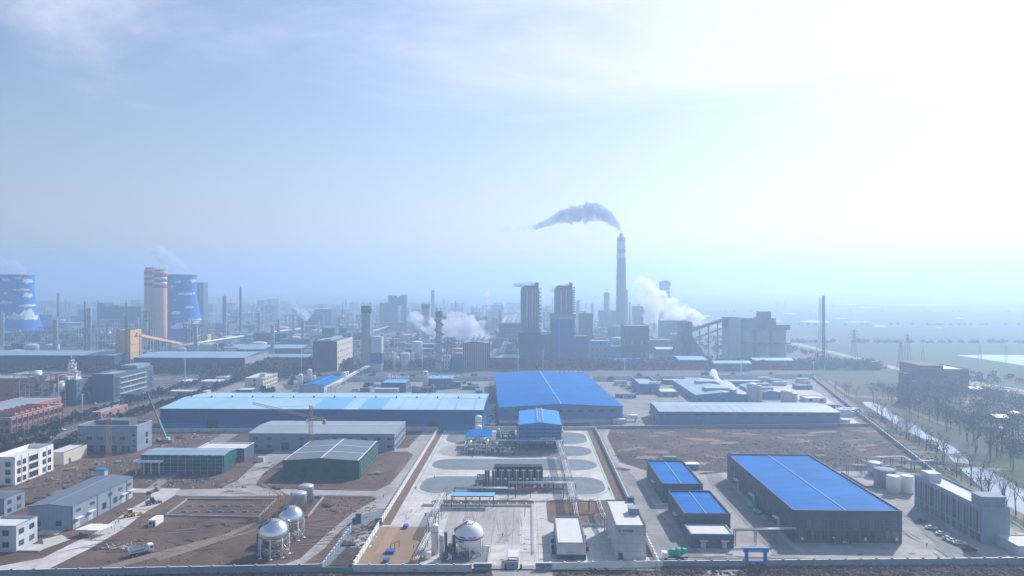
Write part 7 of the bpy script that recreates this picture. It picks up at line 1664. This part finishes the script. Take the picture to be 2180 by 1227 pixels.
sx, sy, sz = T.location.x, T.location.y+8, z(680)
T = thing('conveyor_gallery', 'long inclined conveyor gallery rising to the silo building', 'conveyor', (hx, hy, 0)); s0_ = Vector((0,0,hh*.78)); e = Vector((sx-hx, sy-hy, sz)); q = MB(); q.bar(s0_, e, 4, 4); q.bar(s0_+Vector((8,0,-10)), e+Vector((0,0,-10)), 3, 2); lb(q, 'gallery', 'plant_grey', T)
for i in (1,2,3): c_ = s0_+(e-s0_)*i/4; q = MB(); q.bar(c_, (c_.x,c_.y,0), 1.6); lb(q, 'trestle', 'plant_grey', T)
T = thing('inclined_chute', 'pale inclined belt running down right of the hopper house', 'conveyor', (hx+4, hy-10, 0)); q = MB(); q.bar((0,0,26),(20,-6,2),2,1.4); lb(q, 'belt', 'tank_pale', T)
# lattice flare stack at right
a = P(1751,772); h_ = ZH(1751, 630, a.y); T = thing('flare_stack', 'tall flue held in a lattice frame standing alone on the right', 'flare stack', (a.x, a.y, 0)); q = MB(); q.tube((1.4,0,0),(1.4,0,h_),2.0,1.7,12); lb(q, 'flue', 'plant_dark', T); q = MB()
for s in (-1, 1):
    for t in (-1, 1): q.bar((s*6-1,t*5,0),(s*2.6-1,t*2.6,h_*.45),.7); q.bar((s*2.6-1,t*2.6,h_*.45),(s*2.4-1,t*2.4,h_*.97),.6)
for k in range(16): z0_ = h_*.12+h_*.85*k/16; z1_ = z0_+h_*.85/16; q.bar((-3.6,-2.5,z0_),(1.4,-2.5,z1_),.4); q.bar((1.4,-2.5,z0_),(-3.6,-2.5,z1_),.4); q.box(-3.8,1.6,-2.7,2.7,z0_,z0_+.4)
lb(q, 'lattice_frame', 'steel', T)
# process structures
for i, (x0, x1, yb, yt, fl, ve, lab) in enumerate(((300,318,756,665,5,5,'tangled lattice reactor structure beside the beige silos'),(205,240,748,712,4,5,'dark reactor block with silver ducts on top'),(78,108,734,698,3,4,'dark open frame at the foot of the left cooling tower'),(116,142,716,690,3,3,'dark frame block with a broad head in the haze'),(20,70,730,708,3,8,'low brick coloured exchanger rows beside the left cooling tower'),(1090,1107,760,722,4,6,'bright pipe cluster left of the fluted tower'),(165,182,742,700,4,5,'steel stair frame at the foot of the thin dark stack'),(318,352,757,728,3,6,'low steel frames under the cream conveyor gallery'))):
    a = P(x0, yb); frame_unit(lab, a.x, Q(x1, a.y).x, a.y, a.y+14, ZH(x0, yt, a.y), fl, 'steel_dark', ve, seed=50+i, vm='plant_pale' if i != 1 else 'silver')
frame_unit('chemical plant frames with silver columns at the left edge', P(2,905).x-6, P(30,868).x, 545, 562, 26, 4, 'steel', 8, seed=70, vm='tank_white'); frame_unit('low pipe frames behind the brick gable block', P(30,850).x, P(110,850).x, 590, 602, 9, 2, 'steel', 8, seed=71, vm='tank_white')
a0 = P(20,862); a1 = P(125,850); rack('pipe rack running right from the silver columns to the dark office block', [(a0.x,a0.y-10),(a1.x,a1.y-6)], 8, 4, 5, 14, r=.35, fm='steel')
for i in range(5): a = P(8+i*6, 905-i*7); column('slim silver column in the cluster at the left edge', a.x-4, 560+i*9, 1.2, 28+(i*5) % 9, 'tank_white', 3, group='silver columns at the left edge')
# north-south pipe corridors
for i, (x, ya, yb_, z_) in enumerate(((-58,900,1900,9),(-34,900,2100,9),(-118,830,1500,8),(-205,980,1700,8),(-300,1000,1800,9),(150,1000,1500,9))): rack(('first','second','third','fourth','fifth','sixth')[i]+' pipe corridor from the '+('middle','middle right','middle left','left','far left','right')[i]+' running away to the north', [(x,ya),(x,yb_)], z_, 7, 5, 30, r=.5, fm='plant_grey', pm='plant_pale')
for i, (ya, xa, xb) in enumerate(((905,-300,-60),(960,-420,-90),(1040,-560,-100),(1150,-640,-210),(1300,-420,100),(925,-25,0),(1500,-700,-100))): rack(('nearest','second nearest','third','fourth','fifth','short','farthest')[i]+' cross rack of pale pipes behind the tree belt', [(xa,ya),(xb,ya)], 8+i % 3, 6, 4, 30, r=.5, fm='plant_grey', pm='plant_pale')
# general haze-softened plant buildings
rn = random.Random(21)
occ = []
ntry = 0; cnt = 0
mats_ = ['plant_grey','plant_pale','plant_dark','plant_grey','plant_blue','plant_dark','plant_grey']
protos = {}
def clash(x0, x1, y0, y1):
    for o in C.objects:
        if o.parent is None and o.get('category') and o.type == 'EMPTY' and y0-30 < o.location.y < y1+14 and x0-12 < o.location.x < x1+12: return True
    return any(not (x1 < a or x0 > b or y1 < c_ or y0 > d) for a, b, c_, d in occ)
while cnt < 190 and ntry < 4000:
    ntry += 1
    Y = 880*math.exp(rn.random()*1.25); px = rn.uniform(-20, 1500 if Y < 1500 else 1250); x = Q(px, Y).x; w_ = rn.uniform(14, 55); d_ = rn.uniform(12, 40); h_ = rn.choice([6,8,10,14,18,24]) if rn.random() < .8 else rn.uniform(24, 42)
    if Y < 1000: h_ = min(h_, 14)
    if clash(x, x+w_, Y, Y+d_): continue
    occ.append((x-6, x+w_+6, Y-8, Y+d_+8)); cnt += 1; m_ = rn.choice(mats_); zone = 'left' if px < 520 else 'middle' if px < 1060 else 'right'
    T = thing('works_building', 'hazy works building in the '+zone+' part of the far plant', 'works building', (x, Y, 0), 'works buildings of the far plant, '+zone); hall(T, w_, d_, h_, m_, rn.choice(['roof_steel','roof_slate','roof_slate','roof_sky','roof_grey','plant_grey']), rn.choice(['parapet','gx','parapet']), rise=2)
    if Y < 1500: wins(T, 'S', w_, d_, lin(4, w_-4, max(2, int(w_/8))), lin(2, h_-4, max(1, int(h_/5))), 3.4, 1.6, gl='glass_dark', fr='plant_grey', one=True)
cnt = 0; ntry = 0; fp = []
for s_ in range(4): fp.append(frame_unit('hazy open process frame in the far plant', 3000, 3000+26, 900, 914, 22+s_*5, 4, 'steel_dark' if s_ % 2 else 'steel', 6, 'open process frames of the far plant', seed=80+s_))
cp = [column('hazy slim process column in the far plant', 3000, 900, 1.8+s_*.6, 34+s_*9, 'plant_pale', 4+s_, 'slim process columns of the far plant') for s_ in range(3)]
tp_ = [tank('hazy pale tank in the far plant', 3000, 900, 6+s_*3, 9+s_*2, 'tank_pale', .15, 'pale tanks of the far plant', ladder=False) for s_ in range(3)]
first = set()
def place_far(protos_, n, y_lo, y_hi, w_, pxhi=1450):
    c_ = 0; t_ = 0
    while c_ < n and t_ < 3000:
        t_ += 1; Y = y_lo*math.exp(rn.random()*math.log(y_hi/y_lo)); px = rn.uniform(-10, pxhi if Y < 1500 else 1250); x = Q(px, Y).x
        if clash(x-2, x+w_, Y, Y+w_*.6): continue
        occ.append((x-3, x+w_+3, Y-4, Y+w_*.6)); pr = protos_[c_ % len(protos_)]
        if pr.name not in first: first.add(pr.name); pr.location = (x, Y, 0)
        else: copy_tree(pr, (x, Y, 0))
        c_ += 1
place_far(fp, 84, 890, 2400, 26); place_far(cp, 90, 900, 2600, 8); place_far(tp_, 74, 900, 2400, 18)

# ================================================================== smoke and steam
def PP(px, py, Y): p = Q(px, Y); return (p.x, Y, ZH(px, py, Y))
def pl(label, pts, Y, col, dens, **kw): return plume(label, [(*PP(px, py, Y+i*.01), r*1.22*Y/1453) for i, (px, py, r) in enumerate(pts)], col, dens, **kw)
pl('dark grey smoke bending left from the top of the tall chimney', [(1321,493,2.6),(1318,487,4.5),(1312,479,7),(1303,471,9.5),(1294,462,11.5),(1282,457,14),(1268,452,17),(1256,451,18),(1242,455,17),(1228,457,16),(1213,458,16),(1200,461,14),(1188,466,11),(1176,471,9),(1164,475,8),(1152,479,7),(1141,483,6)], 1322, (.18,.30,.48), .14, cat='smoke', name='smoke', nscale=.05, thr=.36, seed=1, aniso=.2, soft=.17)
pl('thin tail of smoke trailing left below the dark plume', [(1170,474,8),(1158,477,8),(1145,481,7.5),(1132,484,7),(1118,486,6.5),(1104,487,6)], 1324, (.4,.5,.65), .03, cat='smoke', name='smoke', nscale=.05, thr=.34, seed=14, soft=.3)
pl('faint detached puff of smoke far left of the chimney', [(1076,488,7),(1082,494,5)], 1322, (.4,.5,.62), .03, cat='smoke', name='smoke', nscale=.05, thr=.36, seed=2)
pl('white steam billowing left from beside the conveyor', [(1509,688,5),(1497,684,9),(1482,679,14),(1464,674,18),(1446,668,21),(1424,662,25),(1404,652,26),(1390,640,26),(1380,624,21),(1370,608,16),(1362,596,9),(1440,688,12),(1412,684,16),(1385,672,16)], 1180, (.96,.97,1), .2, nscale=.04, thr=.39, seed=3, aniso=.6)
pl('wide white steam bank drifting left from the brown silo hall', [(1034,714,11),(1020,706,16),(1004,702,20),(986,702,21),(968,698,23),(950,702,20),(932,700,19),(914,694,17),(898,686,15),(884,676,13),(980,680,15),(1000,684,12),(960,672,10),(1028,690,9)], 930, (.9,.93,1), .2, nscale=.035, thr=.38, seed=4, aniso=.6)
pl('thin vertical steam column behind the steam bank', [(1043,682,4),(1042,670,5.5),(1040,656,6),(1038,642,6.5),(1036,628,6)], 1250, (.9,.93,1), .12, nscale=.05, thr=.34, aniso=.6, seed=5)
pl('small bright steam trail from the vent between the steel halls', [(1562,828,3.6),(1559,824,5),(1553,820,6),(1546,818,6),(1538,816,5.5),(1531,812,5),(1526,806,5),(1522,799,5.5),(1520,793,6.5),(1516,797,4.5)], 560, (.98,.98,1), .8, nscale=.12, thr=.32, seed=6, aniso=.6)
pl('pale steam leaving the right cooling tower', [(390,580,14),(376,572,16),(364,560,17),(352,548,17),(342,537,14),(372,560,12)], 1240, (.85,.9,1), .14, nscale=.035, thr=.34, seed=7, aniso=.6)
pl('pale steam leaving the left cooling tower', [(36,581,17),(26,572,16),(14,564,14),(2,558,12)], 1240, (.85,.9,1), .14, nscale=.035, thr=.34, seed=8, aniso=.6)
pl('steam rag across the top of the left fluted tower', [(1142,607,5),(1134,606,7),(1124,606,8),(1113,605,7),(1103,606,6),(1094,607,4)], 880, (.62,.72,.9), .5, nscale=.08, thr=.34, seed=9)
pl('steam rag across the top of the right fluted tower', [(1212,612,5),(1205,611,7),(1196,611,7),(1186,612,6.5),(1178,616,5.5),(1171,618,4)], 880, (.72,.8,.95), .5, nscale=.08, thr=.34, seed=10)
pl('white steam over the far left cooling cells', [(650,672,10),(641,664,9),(634,654,7),(628,645,5)], 1350, (.9,.94,1), .14, nscale=.04, thr=.38, seed=11, aniso=.6)
# ================================================================== trees
tree_q = []
for s_ in range(6):
    q_ = crown_mesh('tree', 3.4+.4*(s_ % 3), 5.5+(s_ % 2), 1.6, 260, .85, 'leaf' if s_ % 3 else 'leaf_olive', 100+s_)[1]; tree_q.append(split_tree(q_, 'tree', 'leaf' if s_ % 3 else 'leaf_olive'))
def plant_tree(v, x, y, label, group, s, rz, name='evergreen_tree', cat='tree', meshes=None):
    mt = (meshes or tree_q)[v]
    T = thing(name, label, cat, (x, y, 0), group, rz)
    T.scale = (s, s, s*1.0)
    put(mt[0], 'trunk', T, (0,0,0)); put(mt[1], 'crown', T, (0,0,0)); return T
rn = random.Random(12)
n_ev = 0
def row_trees(xa, ya, xb, yb, sp, jx, label, group, s0=.8, s1=1.15):
    global n_ev
    Ln = math.hypot(xb-xa, yb-ya); n = int(Ln/sp)
    for i in range(n+1):
        x = xa+(xb-xa)*i/n+rn.uniform(-jx, jx); y = ya+(yb-ya)*i/n+rn.uniform(-jx, jx)
        plant_tree(rn.randrange(6), x, y, label, group, rn.uniform(s0, s1), rn.random()*6); n_ev += 1
row_trees(-295, 470, -295, 800, 7.6, .8, 'dark evergreen in the right row of the avenue', 'evergreens in the right row of the avenue', .8, 1.05)
row_trees(-326, 400, -326, 800, 8.6, .8, 'dark evergreen in the left row of the avenue', 'evergreens in the left row of the avenue', .8, 1.05)
row_trees(P(560,798).x, 795, P(1740,798).x, 812, 6.6, 1.6, 'dark evergreen in the front row of the tree belt', 'evergreens in the front row of the tree belt', 1.0, 1.5)
row_trees(P(-20,798).x, 800, P(545,798).x, 800, 9.0, 3.5, 'dark evergreen before the long pale blue roofed stores', 'evergreens before the long stores', .9, 1.3)
for i, (px, py) in enumerate(((124,965),(134,962),(146,956),(156,948),(163,938),(150,966),(112,936),(118,925),(98,948),(60,955),(40,962),(20,968),(8,975),(205,922),(215,915),(180,925),(128,952),(84,951),(575,843),(648,826),(620,824))):
    a = P(px, py); plant_tree(i % 6, a.x, a.y, 'round green tree in the yard below the brick building' if i < 18 else 'round tree beside the small blue roofed hall', 'yard trees below the brick building' if i < 18 else 'trees beside the small blue roofed hall', rn.uniform(.75,1.1), rn.random()*6); n_ev += 1
# the mass of wood behind the front rows
def wood(name, label, boxes, n, seed, m='leaf', hmin=4, hmax=9, s=1.5, kk=26):
    r2 = random.Random(seed); q = MB()
    for i in range(n):
        x0, x1, y0, y1 = boxes[i % len(boxes)]; cx = r2.uniform(x0, x1); cy = r2.uniform(y0, y1); h_ = r2.uniform(hmin, hmax); r_ = r2.uniform(2.2, 3.6)
        for k in range(kk):
            u = Vector((r2.gauss(0,1), r2.gauss(0,1), r2.gauss(0,1))).normalized(); p = Vector((cx, cy, h_*.6))+Vector((u.x*r_, u.y*r_, u.z*h_*.42))
            a_ = Vector((r2.gauss(0,1), r2.gauss(0,1), r2.gauss(0,.6))).normalized(); b_ = a_.cross(Vector((r2.gauss(0,1), r2.gauss(0,1), r2.gauss(0,1)))).normalized(); ss = s*r2.uniform(.6,1.3); q.add([p-a_*ss, p-b_*ss*.7, p+a_*ss, p+b_*ss*.7], [(0,1,2,3)])
    return tag(q.build(name, M[m]), label, 'wood', kind='stuff')
wood('woodland', 'band of woodland behind the front row of the tree belt', [(-350,420,806,838)], 1100, 1, hmin=6, hmax=11)
wood('woodland', 'dark woodland in front of the long pale blue roofed stores', [(-700,-335,782,800),(-620,-335,745,782),(-320,-230,800,850),(-340,-250,700,800)], 800, 2, hmin=6, hmax=11)
wood('shrubbery', 'scrubby bushes in the yards behind the far plant', [(-400,300,1000,1600),(-900,-300,1000,1900),(200,420,850,1300)], 420, 3, hmin=3, hmax=7, s=2.2)
wood('hedgerow', 'hazy lines of field hedges and woods beyond the highway', [(500,2600,1690,1720),(700,3600,2480,2530),(-2600,900,3300,3400),(900,4200,3900,4000),(450,900,1180,1200),(-3600,-600,2700,2800)], 420, 4, hmin=2, hmax=5, s=2.6)
wood('brush', 'bare brown brush along the highway embankment', [(330,420,800,900),(420,520,700,790),(520,640,600,690)], 160, 5, 'twig', 2, 5, 1.2)
wood('thicket', 'dense brown winter thicket behind the river', [(300,400,440,560),(285,350,350,430),(320,440,560,660)], 1000, 6, 'twig', 4, 10, .5, 44)
wood('thicket', 'brown undergrowth along the near bank of the river', [(256,262,490,545),(244,250,410,470),(222,230,340,390)], 90, 7, 'twig', 2, 4, .4)
for i, (px, py) in enumerate(((605,812),(625,812),(680,811),(715,811),(755,811),(792,810),(858,810),(880,811),(930,810),(1010,810),(1300,812),(1360,811),(1400,808),(1500,807),(1560,806),(1640,806),(1700,806),(780,845 if False else 832),(1000,826),(870,818),(560,846 if False else 839))):
    a = P(px, py); plant_tree(i % 6, a.x, a.y, 'green tree on the edge of the paved yards behind the warehouses', 'trees on the edge of the paved yards', rn.uniform(.7,1.1), rn.random()*6)
# ---- bare trees by the river
bare = [split_tree(bare_mesh(200+i, 19), 'bare', 'twig') for i in range(5)]
rn = random.Random(77); nb = 0
def bare_row(pts, n, jit, label, group, s0, s1):
    global nb
    for i in range(n):
        t = (i+rn.random()*.8)/n*(len(pts)-1); k = min(len(pts)-2, int(t)); f = t-k
        px = pts[k][0]+(pts[k+1][0]-pts[k][0])*f; py = pts[k][1]+(pts[k+1][1]-pts[k][1])*f; a = P(px, py)
        plant_tree(rn.randrange(5), a.x+rn.uniform(-jit, jit), a.y+rn.uniform(-jit, jit), label, group, rn.uniform(s0, s1), rn.random()*6, 'bare_tree', 'tree', bare); nb += 1
bare_row([(1865,885),(1890,903),(1920,925),(1950,945),(1990,968),(2030,1005)], 15, 2, 'bare winter tree on the near bank of the river', 'bare trees on the near river bank', .75, 1.15)
bare_row([(2040,1015),(2080,1045),(2120,1072),(2160,1098),(2210,1120)], 12, 2, 'large bare winter tree by the river near the right edge', 'large bare trees at the lower river', .8, 1.2)
bare_row([(1910,862),(1975,888),(2040,925),(2100,965),(2170,1005)], 28, 8, 'bare winter tree on the far bank of the river', 'bare trees on the far river bank', .8, 1.25)
bare_row([(2020,880),(2080,905),(2140,940),(2190,980)], 28, 14, 'bare winter tree in the copse behind the river', 'bare trees of the copse behind the river', .8, 1.3)
bare_row([(1780,840),(1850,850),(1930,855)], 12, 8, 'bare winter tree on the rough ground left of the brown tower', 'bare trees left of the brown tower', .7, 1.0)
bare_row([(2000,845),(2090,860),(2180,850)], 16, 6, 'bare winter tree round the playing field', 'bare trees round the playing field', .5, .8)
# ---- lamps
lamp = make_lamp(9.5); first_l = [True]
def lamps(pts, label, group, rz):
    for (x, y) in pts:
        if first_l[0]: first_l[0] = False; lamp.location = (x, y, 0); lamp.rotation_euler = (0,0,rz); lamp['label'] = label; lamp['group'] = group
        else: copy_tree(lamp, (x, y, 0), rz, label, group)
lamps([(-299.4, 480+i*34) for i in range(11)], 'grey street lamp on the right side of the avenue', 'street lamps right of the avenue', PI)
lamps([(-322.6, 430+i*34) for i in range(12)], 'grey street lamp on the left side of the avenue', 'street lamps left of the avenue', 0)
lamps([(-560+i*38, 776) for i in range(7)]+[(-190+i*44, 784) for i in range(13)], 'grey street lamp in front of the tree belt', 'street lamps along the tree belt', PI/2)
for i, (px, py, s) in enumerate(((2086,775,1),(1963,778,.7),(1924,770,.6),(1830,748,1.3),(1820,700,1.2),(1660,660,2),(1680,658,2.2),(1763,663,2.4),(1820,690,1.4))):
    pass
py0 = make_pylon(30)
for i, (px, yb, yt) in enumerate(((1818,764,702),(1932,768,712),(1917,786,728),(1965,778,736),(2086,775,733),(1773,668,647),(1672,662,640),(1655,662,641),(2142,760,735))):
    a = P(px, yb); h_ = ZH(px, yt, a.y); lab = 'slim power pylon on the fields, '+('left of the three beyond the flare stack','middle one beyond the highway','one standing close to the highway','one above the brown building','one beside the bright lake','tiny one on the horizon right of the flare stack','tiny one left of the horizon pair','tiny leftmost one on the horizon','faint one at the right edge of the fields')[i]
    if i == 0: py0.location = a; py0.scale = (h_/30,)*3; py0['label'] = lab; py0['group'] = 'power pylons across the fields'
    else: copy_tree(py0, a, .3*i, lab, 'power pylons across the fields', scale=h_/30)
pol = make_pole(13)
for i, (px, py) in enumerate(((1700,740),(1760,752),(1820,768),(1880,785),(2000,818),(2075,838),(2150,856))):
    a = P(px, py)
    if i == 0: pol.location = a; pol['label'] = 'utility pole along the near side of the highway'; pol['group'] = 'utility poles along the highway'
    else: copy_tree(pol, a, None, 'utility pole along the near side of the highway', 'utility poles along the highway')
# ---- cars
cw = make_car('car_white', 'x'); cb = make_car('car_black', 'x', True); cs = make_car('car_silver', 'x'); used = set()
def car(pr, px, py, rz, label, group=None):
    a = P(px, py); z = .3 if py > 700 else .1
    if pr.name not in used: used.add(pr.name); o = pr; o.location = (a.x, a.y, z); o.rotation_euler = (0,0,rz); o['label'] = label
    else: o = copy_tree(pr, (a.x, a.y, z), rz, label)
    if group: o['group'] = group
    elif 'group' in o: del o['group']
g_ = 'cars in a line beside the fin office'
car(cb, 1959, 1114, R(172), 'black car farthest up the line beside the fin office', g_); car(cw, 1983, 1128, R(170), 'white car second in the line beside the fin office', g_); car(cw, 2006, 1141, R(168), 'white car third in the line, with a gap behind it', g_)
car(cs, 2020, 1151, R(165), 'silver car fourth in the line beside the fin office', g_); car(cw, 2030, 1156, R(165), 'white car fifth in the line, close behind a silver car', g_); car(cw, 2042, 1161, R(168), 'white car sixth in the line, nearest white one to the wall', g_); car(cb, 2064, 1175, R(172), 'black car at the near end of the line beside the fin office', g_)
car(cb, 1773, 1157, R(100), 'dark car parked nose out at the front of the big blue hall'); car(cs, 1792, 1156, R(92), 'silver car in the shade at the front of the big blue hall'); car(cb, 1804, 1156, R(88), 'dark car right of the silver one at the big blue hall')
for i, (px, py) in enumerate(((344,826),(351,825),(380,829),(340,833),(395,806),(402,803),(366,806),(372,806),(424,802),(430,801),(203,862))): car((cw, cs)[i % 2], px, py, R(20+i*30), 'car parked near the dark office blocks', 'cars near the dark office blocks')
for i in range(22): px = 1319+(i % 11)*4+(i//11)*26; py = 822+(i % 11)*1.8-(i//11)*4; car((cw, cs, cb)[i % 3], px, py, R(8), 'car parked in the lot left of the court block' if i < 11 else 'car parked in the second row beside the court block', 'cars left of the court block' if i < 11 else 'cars beside the court block')
for i in range(12): px = 1186+i*5; car((cw, cs)[i % 2], px, 793.5, R(70), 'pale car in the row behind the broad blue roofed hall', 'cars behind the broad blue roofed hall')
for i, (px, py) in enumerate(((1640,905),(1400,870),(1385,880),(1500,888 if False else 848),(1790,902),(1786,868),(1796,880),(1889,931),(1880,928),(610,803),(617,803),(120,925),(100,934),(108,930),(90,940),(133,918))):
    car((cw, cs, cb)[i % 3], px, py, R(35*i), ('white car at the wall of the pale warehouse','silver car on the yard left of the pale warehouse','dark car on the yard left of the pale warehouse','white car near the low tan block','silver car by the small gate lodge','dark car beside the long low wall','white car further down beside the long low wall','silver car on the cleared ground by the river track','dark car on the cleared ground by the river track','white car by the mast behind the cream office','silver car by the mast behind the cream office')[i] if i < 11 else 'car parked among the trees below the brick building', None if i < 11 else 'cars among the trees below the brick building')
rw = [(px_, 1) for px_ in ()]
T = thing('delivery_truck', 'white box truck on the highway', 'truck', P(2080,831)); q = MB(); q.box(0,9,0,2.5,1,3.8); lb(q, 'box', 'tank_white', T); q = MB(); q.box(9.2,11,0,2.5,.6,3); lb(q, 'cab', 'car_red', T); wheels(T, (2,4,10), 1.1, .5)

# ---- people (one continuous skinned body each)
def person_mesh(shirt, pose=0, trousers='cloth_dark'):
    me = bpy.data.meshes.new('person'); s = .22 if pose else .05
    V_ = [(0,0,.95),(0,0,1.2),(0,0,1.42),(0,0,1.53),(0,-.01,1.63),(0,0,1.72), (.1,0,.9),(.11,-s,.5),(.11,s*.6,.08),(.11,s*.6-.14,.04), (-.1,0,.9),(-.11,s,.5),(-.11,-s*.2,.08),(-.11,-s*.2-.14,.04), (.19,0,1.4),(.25,s*.5,1.13),(.26,-.06,.86),(.26,-.08,.78), (-.19,0,1.4),(-.25,-s*.5,1.13),(-.26,-.1,.86),(-.26,-.12,.78)]
    E_ = [(0,1),(1,2),(2,3),(3,4),(4,5),(0,6),(6,7),(7,8),(8,9),(0,10),(10,11),(11,12),(12,13),(2,14),(14,15),(15,16),(16,17),(2,18),(18,19),(19,20),(20,21)]
    rad = [.15,.14,.15,.06,.105,.08,.095,.07,.05,.045,.095,.07,.05,.045,.07,.05,.038,.04,.07,.05,.038,.04]
    me.from_pydata(V_, E_, []); o = bpy.data.objects.new('person', me); C.objects.link(o); o.modifiers.new('s', 'SKIN')
    for i, r_ in enumerate(rad): me.skin_vertices[0].data[i].radius = (r_, r_*.85)
    me.skin_vertices[0].data[0].use_root = True; o.modifiers.new('u', 'SUBSURF').levels = 1
    dg = bpy.context.evaluated_depsgraph_get(); m2 = bpy.data.meshes.new_from_object(o.evaluated_get(dg)); bpy.data.objects.remove(o)
    m2.materials.clear()
    for k in (shirt, trousers, 'skin', 'car_red'): m2.materials.append(M[k])
    for p in m2.polygons: z_ = p.center.z; p.material_index = 3 if z_ > 1.69 else 2 if z_ > 1.5 or (z_ < .84 and abs(p.center.x) > .2) else 0 if z_ > .93 or abs(p.center.x) > .2 else 1; p.use_smooth = True
    return m2
pm = [person_mesh('cloth_dark', 0), person_mesh('cloth_orange', 1), person_mesh('blue', 1)]
for i, (px, py, lab) in enumerate(((1006,978,'person in dark clothes on the paving left of the blue process tower'),(925,1021,'person standing at the left end of the gravel bed'),(1184,979,'person walking near the foot of the long pipe rack'),(966,1171,'person in dark clothes on the sand lot'),(881,1171,'person in dark clothes crossing the sand lot'),(1118,1078,'person in orange walking up the roadway'),(1973,1166,'person standing on the paving right of the big blue hall'),(252,1116,'worker in dark clothes behind the loader on the haul road'),(246,1119,'worker in orange on the haul road'),(816,1062,'person on the haul road beside the plant wall'),(868,982,'person by the rutted road near the plant wall'),(237,1127,'worker bending beside the haul road'),(1070,1146,'person on the apron beside the bollard line'))):
    if i == 3: px = 893
    a = P(px, py); o = bpy.data.objects.new('person', pm[1 if 'orange' in lab else (0, 0, 2)[i % 3]]); C.objects.link(o); o.location = (a.x, a.y, .4 if 240 < a.y < 470 and -61 < a.x < 46 else .22); o.rotation_euler = (0,0,i*1.1); tag(o, lab, 'person')
